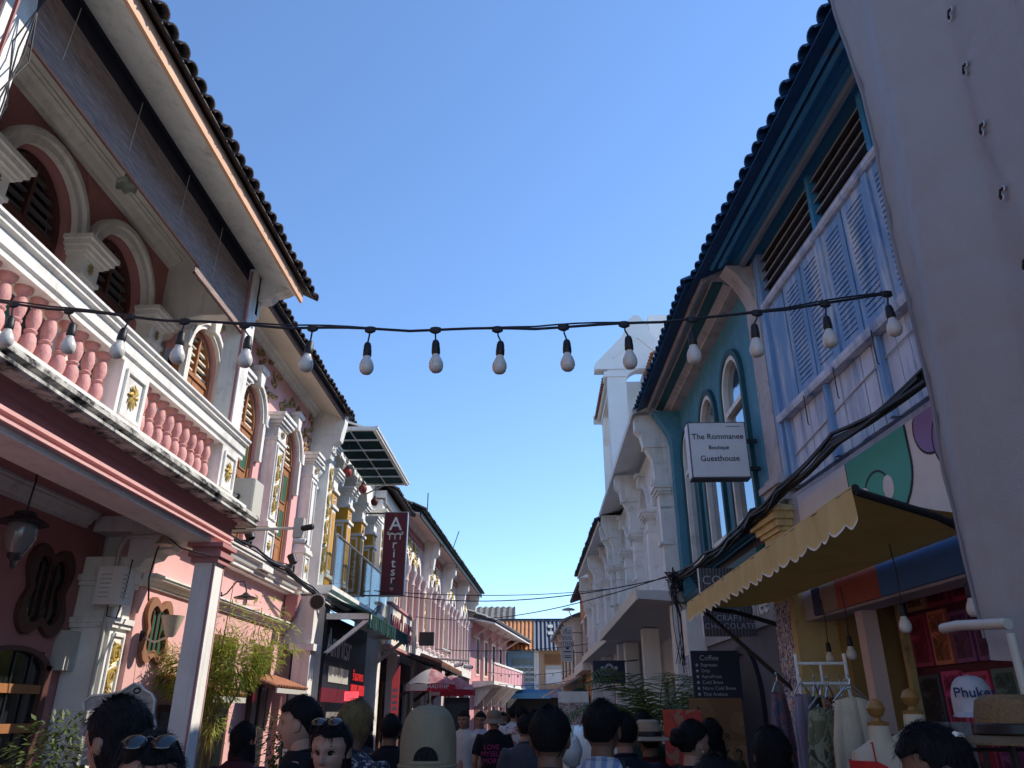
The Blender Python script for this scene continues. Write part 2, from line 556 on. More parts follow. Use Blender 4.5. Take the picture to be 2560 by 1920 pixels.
def tiled_roof(H, a0, a1, oe, ze, ob, slope, mt, pitch=0.2, rowlen=0.32, r=0.085, pieces=True, parent=None, name='roof', underside=None):
    """roof sheet waved like pantiles in stepped rows, plus a cover tile for every eave bay"""
    sl = math.tan(slope)
    na = int(round((a1 - a0) / pitch))
    pitch = (a1 - a0) / na
    rows = int((oe - ob) / (rowlen * math.cos(slope)))
    m = H.m()
    cols = na * 6
    vs, fs = [], []
    W = cols + 1
    for j in range(rows):
        for e in (0, 1):
            d = (oe - 0.04) - (j + e) * rowlen * math.cos(slope)
            z = ze + (oe - d) * sl + (0.035 if e == 0 else 0.0)
            for i in range(W):
                a = a0 + (a1 - a0) * i / cols
                w = 0.030 * math.cos(2 * PI * (a - a0) / pitch + PI)
                vs.append(H.f(a, d, z + w + 0.02))
    for j in range(rows * 2 - 1):
        for i in range(cols):
            fs.append((j * W + i, j * W + i + 1, (j + 1) * W + i + 1, (j + 1) * W + i))
    m.add(vs, fs)
    rf = m.obj(name, mt, parent or H.root, True)
    # boarding under the tiles keeps the light out of the loft
    H.m().sweep([(oe - 0.03, ze - 0.02), (oe - 0.03, ze - 0.005), (ob, ze + (oe - ob) * sl - 0.02), (ob, ze + (oe - ob) * sl - 0.05)], a0, a1).obj('roof_boarding', underside or mt, rf)
    if pieces:
        me = tile_mesh('roof_tile', mt, H.s, slope, r)
        rnd = random.Random(int(a0 * 10))
        for k in range(na + 1):
            a = a0 + pitch * k
            H.put('roof_tile', me, a, oe + rnd.uniform(-0.012, 0.015), ze + 0.0 + rnd.uniform(-0.004, 0.006), rf, (0, 0, rnd.uniform(-0.03, 0.03)))
    return rf

def arched_wall(m, a0, a1, z0, z1, o0, o1, ops, n=12):
    """wall slab with arched openings; ops = (centre, half width, z bottom, z spring, rise)"""
    ops = sorted(ops)
    cur = a0
    for (c, hw, zb, zs, rise) in ops:
        if c - hw > cur:
            m.box(cur, c - hw, o0, o1, z0, z1)
        if zb > z0:
            m.box(c - hw, c + hw, o0, o1, z0, zb)
        for i in range(n):
            x0, x1 = c - hw + 2 * hw * i / n, c - hw + 2 * hw * (i + 1) / n
            y0 = zs + rise * math.sqrt(max(0, 1 - ((x0 - c) / hw) ** 2))
            y1 = zs + rise * math.sqrt(max(0, 1 - ((x1 - c) / hw) ** 2))
            m.prism([(x0, y0), (x1, y1), (x1, z1), (x0, z1)], o0, o1)
        cur = c + hw
    if cur < a1:
        m.box(cur, a1, o0, o1, z0, z1)
    return m

def cornice(m, a0, a1, o, z, d=0.12, h=0.14):
    """stepped classical moulding, profile climbing outward"""
    m.sweep([(o - 0.01, z), (o + d * 0.25, z), (o + d * 0.25, z + h * 0.18), (o + d * 0.42, z + h * 0.26), (o + d * 0.62, z + h * 0.55), (o + d * 0.86, z + h * 0.66),
             (o + d * 0.86, z + h * 0.80), (o + d, z + h * 0.84), (o + d, z + h), (o - 0.01, z + h)], a0, a1)
    return m

def capital(m, a, o, z, w, d, h=0.28):
    """square pilaster capital: necking, block, spreading abacus"""
    for k, (e, za, zb) in enumerate(((0.02, 0, 0.10), (0.0, 0.10, 0.55), (0.025, 0.55, 0.63), (0.055, 0.63, 0.74), (0.085, 0.74, 0.88), (0.11, 0.88, 1.0))):
        m.box(a - w / 2 - e, a + w / 2 + e, o - d, o + e, z + h * za, z + h * zb)
    return m

def shutter_door(H, a, o, zb, zs, hw, rise, frame_m, panel_m, louv_m, part='shutter_window', fan=True, leaf_m=None):
    """arched opening filled with a pair of panelled shutters and a louvred fanlight"""
    f = H.m()
    f.arc(a, zs, hw - 0.05, hw + 0.0, o - 0.07, o + 0.01, 0, 180, 14, rise / hw)
    f.box(a - hw, a - hw + 0.05, o - 0.07, o + 0.01, zb, zs)
    f.box(a + hw - 0.05, a + hw, o - 0.07, o + 0.01, zb, zs)
    f.box(a - 0.02, a + 0.02, o - 0.06, o + 0.012, zs - 0.02, zs + rise - 0.03)
    f.box(a - hw + 0.05, a + hw - 0.05, o - 0.06, o + 0.008, zs - 0.05, zs)
    w = f.obj(part, frame_m, H.root)
    b = H.m()
    arched = []
    for i in range(12):
        x0, x1 = a - hw + 2 * hw * i / 12, a - hw + 2 * hw * (i + 1) / 12
        y0 = zs + rise * math.sqrt(max(0, 1 - ((x0 - a) / hw) ** 2)); y1 = zs + rise * math.sqrt(max(0, 1 - ((x1 - a) / hw) ** 2))
        b.prism([(x0, zs - 0.03), (x1, zs - 0.03), (x1, y1), (x0, y0)], o - 0.13, o - 0.10)
    b.obj('fanlight_backing', DARKIN, w)
    nb = 5
    for k in range(nb):
        z = zs + 0.03 + (rise - 0.06) * k / nb
        ww = hw * math.sqrt(max(0.02, 1 - ((z + 0.02 - zs) / rise) ** 2)) - 0.04
        if ww > 0.06:
            H.m().prism([(a - ww, z), (a + ww, z), (a + ww, z + 0.022), (a - ww, z + 0.022)], o - 0.055, o - 0.015).obj('louvre_slat', louv_m, w)
    for sg in (-1, 1):
        l0, l1 = (a - hw + 0.05, a - 0.008) if sg < 0 else (a + 0.008, a + hw - 0.05)
        lf = H.m().box(l0, l1, o - 0.05, o - 0.012, zb, zs - 0.05).obj('shutter_leaf', leaf_m or frame_m, w)
        zt = zs - 0.05
        hgt = zt - zb
        for (p0, p1, g) in ((0.06, 0.30, 0), (0.36, 0.62, 1), (0.68, 0.94, 1)):
            H.m().box(l0 + 0.07, l1 - 0.07, o - 0.012, o - 0.002, zb + hgt * p0 + 0.025, zb + hgt * p1 - 0.025).obj('shutter_panel', panel_m if g else (leaf_m or frame_m), lf)
            q = H.m()
            for (u0, u1, v0, v1) in ((l0 + 0.045, l1 - 0.045, zb + hgt * p0, zb + hgt * p0 + 0.022), (l0 + 0.045, l1 - 0.045, zb + hgt * p1 - 0.022, zb + hgt * p1),
                                     (l0 + 0.045, l0 + 0.067, zb + hgt * p0 + 0.022, zb + hgt * p1 - 0.022), (l1 - 0.067, l1 - 0.045, zb + hgt * p0 + 0.022, zb + hgt * p1 - 0.022)):
                q.box(u0, u1, o - 0.012, o + 0.004, v0, v1)
            q.obj('panel_moulding', leaf_m or frame_m, lf)
    return w

# ================================================================ setting
def sheet(name, x0, x1, y0, y1, z, mt):
    o = M().quad((x0, y0, z), (x1, y0, z), (x1, y1, z), (x0, y1, z)).obj(name, mt, None, fixn=False)
    o['kind'] = 'structure'
    return o
sheet('ground', -600, 600, -600, 900, -0.15, PAVE)
sheet('road', -2.55, 1.9, -40, 46, 0.0, ASPH)
for nm, x0, x1 in (('pavement', -9, -2.55), ('pavement', 1.9, 9)):
    o = M().box(x0, x1, -40, 46, -0.14, 0.13).obj(nm, PAVE); o['kind'] = 'structure'
for nm, x0, x1 in (('kerb', -2.55, -2.43), ('kerb', 1.78, 1.9)):
    o = M().box(x0, x1, -40, 46, -0.1, 0.134).obj(nm, mat('kerb_stone', (0.32, 0.31, 0.29), 0.85, 0.2, 4.0, 0.3, 60)); o['kind'] = 'structure'

# ================================================================ near left: pink house with the balcony
H = House('near pink shophouse with balustraded balcony, arched doors and rolled bamboo blinds', -3.1, 0, 0, 1, 'balcony_shophouse')
A0, A1 = -3.0, 7.5
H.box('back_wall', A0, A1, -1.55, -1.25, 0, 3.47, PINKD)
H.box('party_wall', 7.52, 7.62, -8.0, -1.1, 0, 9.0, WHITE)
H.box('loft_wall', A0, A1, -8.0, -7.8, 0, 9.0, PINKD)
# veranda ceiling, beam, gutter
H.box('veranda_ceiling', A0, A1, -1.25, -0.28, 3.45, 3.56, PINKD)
cornice(H.m(), A0, 7.1, -1.25, 3.30, 0.14, 0.148).obj('ceiling_moulding', WHITE, H.root)
H.box('beam', A0, A1, -0.30, 0.0, 3.16, 3.56, WHITE)
H.m().sweep([(0.002, 3.20), (0.05, 3.205), (0.05, 3.225), (0.03, 3.235), (0.03, 3.25), (0.06, 3.255), (0.06, 3.28), (0.002, 3.29)], A0, A1).obj('beam_moulding', PINK, H.root)
H.m().sweep([(0.002, 3.29), (0.015, 3.29), (0.03, 3.37), (0.06, 3.41), (0.08, 3.43), (0.002, 3.43)], A0, A1).obj('cove', mat('shaded_pink_plaster', (0.24, 0.125, 0.14), 0.85, 0.15, 2.0, 0.3, 60), H.root)  # cove's pink darkened to mauve: the gutter's shade is mixed into its colour
H.m().sweep([(-0.02, 3.43), (0.18, 3.43), (0.20, 3.445), (0.20, 3.465), (0.185, 3.475), (0.185, 3.49), (0.215, 3.50), (0.215, 3.525), (0.195, 3.535), (0.195, 3.55), (0.16, 3.565), (-0.02, 3.565)], A0, 7.72).obj('gutter', STAIN, H.root)
H.box('balcony_floor', A0, A1, -1.1, 0.14, 3.566, 3.61, WHITE)
H.m().sweep([(-0.21, 3.61), (0.05, 3.61), (0.05, 3.63), (0.03, 3.645), (-0.19, 3.645)], A0, 7.5).obj('plinth_rail', WHITE, H.root)
# top rail
H.m().sweep([(-0.20, 4.10), (0.02, 4.10), (0.02, 4.135), (0.04, 4.15), (0.04, 4.235), (0.07, 4.25), (0.07, 4.27), (0.09, 4.285), (0.09, 4.305), (0.06, 4.325), (-0.22, 4.325)], A0, 7.52).obj('top_rail', WHITE2, H.root)
nb = 0
for k in range(26):
    a = 4.95 - 0.158 * k
    if a > -0.5 and not (2.98 < a < 3.42):
        H.put('baluster', BAL_ME, a + random.uniform(-.004, .004), -0.08, 3.642, None, (random.uniform(-.012, .012), random.uniform(-.012, .012), random.uniform(0, 6)), (random.uniform(.95, 1.04), random.uniform(.95, 1.04), 1))
for k in range(9):
    H.put('baluster', BAL_ME, 5.585 + 0.158 * k + random.uniform(-.004, .004), -0.08, 3.642, None, (random.uniform(-.012, .012), random.uniform(-.012, .012), random.uniform(0, 6)), (random.uniform(.95, 1.04), random.uniform(.95, 1.04), 1))
def newel(a0, a1):
    nw = H.box('newel_panel', a0, a1, -0.20, 0.02, 3.645, 4.10, WHITE2)
    m = H.m()
    for (u0, u1, v0, v1) in ((a0 + 0.05, a1 - 0.05, 3.69, 3.715), (a0 + 0.05, a1 - 0.05, 4.03, 4.055), (a0 + 0.05, a0 + 0.075, 3.715, 4.03), (a1 - 0.075, a1 - 0.05, 3.715, 4.03)):
        m.box(u0, u1, 0.02, 0.04, v0, v1)
    m.obj('panel_moulding', WHITE2, nw)
    rosette(H.m(), (a0 + a1) / 2, 0.03, 3.875, 0.07, 9, 1.45).obj('gold_flower', GOLD, nw, True)
newel(5.06, 5.46); newel(7.0, 7.4); newel(2.99, 3.40)
# columns below, posts above
for a0, a1 in ((7.18, 7.40), (3.12, 3.34)):
    c = H.box('column', a0, a1, -0.15, 0.05, 0.13, 3.05, WHITE)
    m = H.m()
    for e, z0, z1 in ((0.03, 2.98, 3.03), (0.055, 3.03, 3.08), (0.03, 3.08, 3.12), (0.07, 3.12, 3.16)):
        m.box(a0 - e, a1 + e, -0.15 - e, 0.052 + e, z0, z1)
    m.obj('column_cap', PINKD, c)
    m = H.m()
    m.box(a0 - 0.004, a0 + 0.0, 0.02, 0.04, 0.5, 2.98); m.box(a1 - 0.03, a1 - 0.012, 0.05, 0.054, 0.5, 2.98)
    m.split('pink_edge_line', PINKD, c)
    m = H.m()
    m.box(a0 - 0.04, a1 + 0.04, -0.19, 0.09, 0.13, 0.5)
    m.obj('column_base', WHITE, c)
    H.box('upper_post', a0 + 0.02, a1 + 0.02, -0.24, -0.02, 4.325, 6.24, WHITE2)
    H.box('post_edge_line', a0 + 0.012, a0 + 0.02, -0.06, -0.035, 4.325, 6.2, PINKD)
# pier at the end of the veranda with its arched bracket
pier = H.box('pier', 7.22, 7.52, -1.24, -0.86, 0.13, 3.05, WHITE)
m = H.m()
for e, z0, z1 in ((0.03, 2.40, 2.44), (0.05, 2.44, 2.49), (0.03, 2.78, 2.82), (0.06, 2.82, 2.88)):
    m.box(7.22 - e, 7.52 + e * 0.5, -1.24, -0.86 + e, z0, z1)
m.split('pier_moulding', WHITE2, pier)
m = H.m()
for (u0, u1, v0, v1) in ((7.26, 7.48, 1.42, 1.445), (7.26, 7.48, 2.33, 2.355), (7.26, 7.28, 1.445, 2.33), (7.46, 7.48, 1.445, 2.33)):
    m.box(u0, u1, -0.86, -0.84, v0, v1)
m.obj('panel_moulding', WHITE2, pier)
scroll(H.m(), 7.37, -0.845, 1.25, 2.28, 0.075, 0.016, 5).obj('gold_scroll', GOLD, pier, True)
# stepped bracket arch from the pier up to the beam
br = [(-0.86, 2.88), (-0.80, 2.88), (-0.80, 2.94), (-0.72, 2.96), (-0.68, 3.03), (-0.60, 3.05), (-0.56, 3.11), (-0.46, 3.13), (-0.42, 3.18), (-0.32, 3.18), (-0.32, 3.45), (-0.86, 3.45)]
H.m().sweep(br, 7.26, 7.48).obj('arch_bracket', WHITE, H.root)
H.box('cross_beam', 7.24, 7.50, -1.24, -0.31, 3.30, 3.452, WHITE)
# ground floor openings: quatrefoil window and arched door
def quatrefoil(H, a, o, z, s, mt_f, mt_in, name='quatrefoil_window'):
    def ring(sc, n=48):
        pts = []
        for i in range(n):
            t = 2 * PI * i / n
            rr = sc * (1 + 0.20 * math.cos(4 * (t - PI / 4)) - 0.04 * math.cos(8 * (t - PI / 4)))
            pts.append((a + rr * 0.98 * math.cos(t), z + rr * 1.12 * math.sin(t)))
        return pts
    outer, inner = ring(s), ring(s * 0.74)
    m = H.m()
    n = len(outer)
    for i in range(n):
        j = (i + 1) % n
        m.prism([outer[i], outer[j], inner[j], inner[i]], o - 0.02, o + 0.045)
    w = m.obj(name, mt_f, H.root)
    H.m().prism(inner, o - 0.01, o + 0.004).obj('pane', mt_in, w)
    for k in (-1, 0, 1):
        H.m().box(a + k * s * 0.33 - 0.012, a + k * s * 0.33 + 0.012, o + 0.004, o + 0.02, z - s * 0.66, z + s * 0.66).obj('mullion', WOODD, w)
    return w
quatrefoil(H, 6.72, -1.25, 2.66, 0.35, WOODD, PANED)
d = H.m(); d.arc(6.52, 1.98, 0.40, 0.49, -1.26, -1.19, 10, 170, 12, 0.42)
d.box(6.03, 6.12, -1.26, -1.19, 0.13, 2.05); d.box(6.92, 7.01, -1.26, -1.19, 0.13, 2.05)
d = d.obj('arched_door', WOODD, H.root)
H.box('door_glass', 6.12, 6.92, -1.25, -1.235, 0.13, 2.16, PANED, d)
for z in (1.82, 1.52, 1.22):
    H.box('door_rail', 6.12, 6.92, -1.235, -1.20, z, z + 0.07, WOOD, d)
for a in (6.30, 6.52, 6.74):
    H.m().tube([(a, -1.225, 0.2), (a, -1.225, 2.14)], 0.008, 6).obj('door_bar', IRON, d)
H.box('meter_box', 7.04, 7.2, -1.25, -1.12, 2.02, 2.36, GREY)
# upper storey back wall with arches
ob = -1.1
arches = [(c, 0.46, 3.61, 5.62, 0.46) for c in (2.55, 3.85, 5.15, 6.45)]
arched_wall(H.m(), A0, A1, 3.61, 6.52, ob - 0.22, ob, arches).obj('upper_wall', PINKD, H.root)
for (c, hw, zb, zs, rise) in arches:
    m = H.m()
    m.arc(c, zs, hw + 0.03, hw + 0.10, ob, ob + 0.06, 0, 180, 20)
    m.arc(c, zs, hw + 0.10, hw + 0.15, ob, ob + 0.10, 0, 180, 20)
    m.arc(c, zs, hw + 0.15, hw + 0.175, ob, ob + 0.075, 0, 180, 20)
    m.obj('archivolt', WHITE, H.root)
    shutter_door(H, c, ob - 0.08, 3.62, 5.50, 0.455, 0.56, WOODD, GREENP, mat('grey_louvre_paint', (0.10, 0.095, 0.105), 0.6, 0.15), 'arched_door')
    m = H.m()
    for sg in (-1, 1):   # sunk triangular spandrel panels
        cc = c + sg * 0.65
        m.tube([(cc - sg * 0.07, ob + 0.004, 6.33), (cc + sg * 0.0, ob + 0.004, 6.33)], 0.008, 4)
        m.tube([(cc - sg * 0.14, ob + 0.004, 6.33), (cc - sg * 0.02, ob + 0.004, 6.02), (cc, ob + 0.004, 6.0)], 0.009, 4)
    m.split('spandrel_moulding', PINKD, H.root)
for c in (1.9, 3.2, 4.5, 5.8, 7.1):
    m = H.m()
    m.box(c - 0.13, c + 0.13, ob, ob + 0.16, 3.61, 5.25)
    capital(m, c, ob + 0.16, 5.25, 0.26, 0.16, 0.36)
    pl = m.obj('pilaster', WHITE, H.root)
    r2 = H.m()
    rosette(r2, c, ob + 0.165, 5.37, 0.045, 7, 1.3)
    r2.obj('gold_rosette', GOLDD, pl, True)
cornice(H.m(), A0, A1, ob, 6.36, 0.16, 0.16).obj('upper_moulding', WHITE, H.root)
H.box('balcony_ceiling', A0, A1, ob - 0.2, -0.02, 6.52, 6.58, WHITE)
# end screen of the balcony: lintel with curved bracket
m = H.m()
m.sweep([(ob, 5.50), (ob + 0.10, 5.52), (ob + 0.16, 5.60), (ob + 0.30, 5.63), (ob + 0.36, 5.72), (ob + 0.50, 5.76), (-0.02, 5.76), (-0.02, 6.52), (ob, 6.52)], 7.36, 7.50)
m.obj('end_screen', WHITE, H.root)
H.m().sweep([(ob + 0.30, 5.60), (ob + 0.36, 5.70), (ob + 0.50, 5.735), (-0.27, 5.735), (-0.27, 5.758), (ob + 0.49, 5.76), (ob + 0.35, 5.725), (ob + 0.28, 5.63)], 7.33, 7.52).obj('screen_moulding', WHITE2, H.root)
# eave: head beam, boxed soffit, fascia, roof
H.box('eave_beam', A0, A1 + 0.02, -0.26, -0.02, 6.24, 6.52, mat('navy_eave_beam', (0.02, 0.022, 0.04), 0.7, 0.2))
H.m().sweep([(-0.02, 6.24), (0.40, 6.06), (0.40, 6.09), (-0.02, 6.30)], A0, 7.55).obj('soffit', WHITE2, H.root)
H.m().sweep([(0.40, 6.0), (0.43, 6.0), (0.43, 6.14), (0.40, 6.14)], A0, 7.56).obj('fascia', PEACH, H.root)
H.m().sweep([(-0.02, 5.95), (0.10, 5.97), (0.16, 6.04), (0.26, 6.06), (0.33, 6.10), (-0.02, 6.245)], 7.40, 7.56).obj('eave_corbel', WHITE2, H.root)
tiled_roof(H, A0, 7.72, 0.53, 6.155, -7.6, R(27), TILE, 0.172, 0.34, 0.078)
# rolled blinds between the posts
BL1 = mat('brown_bamboo_blind', (0.50, 0.37, 0.32), 0.75, 0.75, 5.0, 0.8, 10.0, col2=(0.20, 0.15, 0.14), c2amt=0.45, c2scale=7.0, vstretch=0.025)
BLN = mat('navy_blind_cloth', (0.016, 0.018, 0.035), 0.8, 0.2, 4.0)
for a0, a1, zb in ((3.36, 6.02, 5.53), (5.98, 7.2, 5.44), (-0.2, 3.1, 5.53)):
    dd = 0.0 if a0 != 5.98 else 0.012
    bl = H.m().box(a0, a1, -0.062 - dd, -0.052 - dd, zb, 6.06).obj('bamboo_blind', BL1, H.root)
    H.m().box(a0, a1, -0.075 - dd, -0.066 - dd, 6.03, 6.24).obj('blind_upper_cloth', BLN, bl)
    H.m().tube([(a0, -0.056 - dd, zb), (a1, -0.056 - dd, zb)], 0.014, 7).obj('blind_rod', WOODD, bl)
    k = a0 + 0.35
    while k < a1 - 0.1:
        H.m().tube([(k, -0.045 - dd, zb + 0.16), (k + 0.02, -0.045 - dd, 6.2)], 0.004, 4).obj('blind_cord', GREY, bl)
        k += 0.9
# ================================================================ second left house: pink with shutters and gold panels
H = House('pink shophouse with orange-brown shuttered doors and gold scroll pilasters', -3.9, 0, 0, 1, 'shuttered_shophouse')
A0, A1 = 7.64, 12.42
wins = [(7.92, 0.40, 3.5, 5.42, 0.40), (9.52, 0.40, 3.5, 5.42, 0.40), (11.28, 0.40, 3.5, 5.42, 0.40)]
arched_wall(H.m(), A0, A1, 3.45, 6.62, -0.25, 0.0, wins).obj('upper_wall', PINK, H.root)
for (c, hw, zb, zs, rise) in wins:
    m = H.m()
    m.arc(c, zs, hw + 0.005, hw + 0.055, 0, 0.05, 0, 180, 16)
    m.arc(c, zs, hw + 0.055, hw + 0.10, 0, 0.085, 0, 180, 16)
    m.arc(c, zs, hw + 0.10, hw + 0.13, 0, 0.06, 0, 180, 16)
    for sg in (-1, 1):
        m.box(min(c + sg * hw, c + sg * (hw + 0.09)), max(c + sg * hw, c + sg * (hw + 0.09)), 0, 0.07, zs - 0.55, zs)
        m.box(min(c + sg * (hw + 0.07), c + sg * (hw + 0.16)), max(c + sg * (hw + 0.07), c + sg * (hw + 0.16)), 0, 0.09, zs - 0.02, zs + 0.16)
    m.prism([(c - 0.05, zs + hw - 0.02), (c + 0.05, zs + hw - 0.02), (c + 0.10, zs + hw + 0.2), (c - 0.10, zs + hw + 0.2)], 0, 0.13)
    m.box(c - 0.14, c + 0.14, 0, 0.16, zs + hw + 0.2, zs + hw + 0.26)
    m.obj('window_surround', WHITE2, H.root)
    shutter_door(H, c, -0.06, 3.5, 5.28, 0.395, 0.52, WOOD, GREENP, CREAM, 'shutter_window', True, WOOD)
rnd = random.Random(3)
for k, (a0, a1) in enumerate(((8.42, 9.1), (9.95, 10.85), (11.7, 12.3), (7.7, 8.3), (9.15, 9.9), (10.85, 11.7))):
    foliage_relief(H.m(), a0, a1, 0.015, 6.0 if k > 2 else 5.75, 6.40, 16 if k < 3 else 10, rnd, 0.022).obj('gold_foliage_relief', GOLDD, H.root, True)['kind'] = 'stuff'
for c in (8.60, 10.40, 12.20):
    w = 0.36 if c < 12 else 0.30
    m = H.m()
    m.box(c - w / 2, c + w / 2, 0, 0.18, 3.45, 5.30)
    m.box(c - w / 2 - 0.04, c + w / 2 + 0.04, 0, 0.22, 4.02, 4.06)
    m.box(c - w / 2 - 0.03, c + w / 2 + 0.03, 0, 0.21, 4.06, 4.10)
    m.box(c - w / 2 - 0.04, c + w / 2 + 0.04, 0, 0.22, 3.45, 3.55)
    capital(m, c, 0.18, 5.28, w, 0.18, 0.40)
    pl = m.obj('pilaster', WHITE2, H.root)
    m = H.m()
    for z0, z1 in ((4.16, 5.22), (3.62, 3.98)):
        for (u0, u1, v0, v1) in ((c - w / 2 + 0.03, c + w / 2 - 0.03, z0, z0 + 0.02), (c - w / 2 + 0.03, c + w / 2 - 0.03, z1 - 0.02, z1), (c - w / 2 + 0.03, c - w / 2 + 0.055, z0 + 0.02, z1 - 0.02), (c + w / 2 - 0.055, c + w / 2 - 0.03, z0 + 0.02, z1 - 0.02)):
            m.box(u0, u1, 0.18, 0.20, v0, v1)
    m.obj('panel_moulding', WHITE2, pl)
    if c < 12:
        scroll(H.m(), c, 0.195, 4.24, 5.14, 0.075, 0.015, 4).obj('gold_scroll', GOLD, pl, True)
    rosette(H.m(), c, 0.19, 3.80, 0.06, 8, 1.2).obj('gold_rosette', GOLD, pl, True)
    rosette(H.m(), c, 0.20, 5.42, 0.06, 7, 1.2).obj('gold_rosette', GOLDD, pl, True)
cornice(H.m(), A0, A1, 0.0, 6.44, 0.14, 0.16).obj('upper_moulding', WHITE, H.root)
# boxed eave and roof
H.m().sweep([(0.0, 6.60), (0.52, 6.42), (0.52, 6.46), (0.0, 6.66)], A0, A1).obj('soffit', CREAM, H.root)
H.m().sweep([(0.52, 6.40), (0.55, 6.40), (0.55, 6.49), (0.52, 6.49)], A0, A1).obj('fascia', WOODD, H.root)
tiled_roof(H, 7.66, 12.5, 0.66, 6.50, -7.0, R(27), TILE, 0.172, 0.34, 0.078)
# far party-wall fin with scrolled corbel
m = H.m()
m.sweep([(0, 4.9), (0.10, 5.0), (0.13, 5.35), (0.20, 5.45), (0.26, 5.62), (0.36, 5.70), (0.40, 5.95), (0.50, 6.02), (0.56, 6.35), (0.56, 6.62), (0, 6.62)], 12.36, 12.56)
fin = m.obj('party_wall_corbel', WHITE2, H.root)
m = H.m()
for (o, z) in ((0.135, 5.20), (0.21, 5.54), (0.37, 5.82)):
    m.box(12.35, 12.57, o - 0.05, o + 0.035, z - 0.02, z + 0.02)
m.split('corbel_moulding', WHITE2, fin)
H.m().box(12.345, 12.36, 0.22, 0.52, 6.12, 6.5).obj('corbel_panel', WHITE, fin)
rosette(H.m(), 12.46, 0.40, 5.86, 0.07, 7, 1.2).obj('corbel_flower', WHITE2, fin, True)
H.box('party_wall', 12.42, 12.54, -7.0, 0, 3.45, 6.62, WHITE)
# belt over the ground floor, whose wall stands in the same plane
cornice(H.m(), 7.55, 12.3, 0.08, 3.38, 0.16, 0.21).obj('belt_moulding', WHITE, H.root)
H.box('belt_beam', 7.55, 12.3, -0.25, 0.08, 3.36, 3.6, WHITE)
H.box('ground_wall', 7.55, 12.6, -0.35, -0.02, 0, 3.36, PINK)
cornice(H.m(), 7.56, 12.1, -0.02, 2.83, 0.13, 0.12).obj('wall_moulding', WHITE, H.root)
quatrefoil(H, 7.98, -0.02, 2.44, 0.29, mat('brown_window_frame', (0.28, 0.13, 0.07), 0.6, 0.15), GREENP)
for a0, a1 in ((9.3, 10.2), (10.9, 11.6)):
    w = H.box('shuttered_opening', a0, a1, -0.02, 0.02, 0.13, 2.55, WOODD)
    H.box('opening_pane', a0 + 0.08, a1 - 0.08, 0.02, 0.025, 0.2, 2.45, PANED, w)
    H.box('opening_mullion', (a0 + a1) / 2 - 0.03, (a0 + a1) / 2 + 0.03, 0.025, 0.04, 0.2, 2.45, WOODD, w)
w = H.box('dark_doorway', 8.3, 9.1, -0.02, 0.01, 0.13, 1.75, WOODD)
H.box('door_pane', 8.36, 9.04, 0.01, 0.014, 0.2, 1.68, PANED, w)
# small tiled hoods over the openings
for a0, a1, z in ((8.2, 9.5, 1.84), (10.6, 12.0, 1.98)):
    hood = H.m().sweep([(-0.02, z + 0.20), (0.45, z), (0.45, z - 0.03), (-0.02, z + 0.15)], a0, a1).obj('window_hood', WOODD, H.root)
    hm = tile_mesh('hood_tile', TILER, 1, R(20), 0.055, 0.5, 0.01, 6)
    k = a0 + 0.06
    while k < a1:
        H.put('hood_tile', hm, k, 0.46, z + 0.01, hood); k += 0.12
    H.m().box(a0, a1, 0.45, 0.47, z - 0.06, z + 0.0).obj('hood_fascia', GREY, hood)
for a in (12.12,):
    H.box('arcade_post', a, a + 0.26, 0.16, 0.42, 0.13, 3.36, WHITE)
H.m().box(12.06, 12.44, 0.1, 0.48, 2.55, 2.65).obj('post_cap', WHITE, H.root)
H.m().sweep([(-0.02, 2.65), (0.16, 2.65), (0.16, 3.36), (-0.02, 3.36)], 12.14, 12.34).obj('cross_arch', WHITE, H.root)
H.m().sweep([(0.0, 2.75), (0.05, 2.9), (0.16, 3.05), (0.2, 3.36), (0.0, 3.36)], 11.95, 12.1).obj('arch_haunch', PINKD, H.root)

# ================================================================ third left house: white loggia with yellow columns
H = House('white shophouse with yellow and gold loggia columns behind a glass balcony', -3.9, 0, 0, 1, 'loggia_shophouse')
A0, A1 = 12.56, 17.7
YEL = mat('ochre_yellow_paint', (0.58, 0.30, 0.03), 0.6, 0.15, 3.0, 0.2, 50)
arched_wall(H.m(), A0, A1, 3.55, 7.0, -0.2, 0.0, [(13.85, 0.5, 3.55, 5.75, 0.55), (15.05, 0.5, 3.55, 5.75, 0.55), (16.25, 0.5, 3.55, 5.75, 0.55)]).obj('upper_wall', WHITE, H.root)
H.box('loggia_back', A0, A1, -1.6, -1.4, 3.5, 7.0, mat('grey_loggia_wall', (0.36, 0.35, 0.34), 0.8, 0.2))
rnd = random.Random(5)
for a in (13.85, 15.05, 16.25):
    d = H.box('loggia_door', a - 0.36, a + 0.36, -1.4, -1.36, 3.6, 5.6, WOODD)
    H.m().arc(a, 5.75, 0.51, 0.60, 0, 0.07, 0, 180, 14, 1.1).obj('archivolt', WHITE2, H.root)
    foliage_relief(H.m(), a - 0.55, a + 0.55, 0.015, 6.35, 6.7, 18, rnd, 0.022).obj('plaster_relief', WHITE2, H.root, True)['kind'] = 'stuff'
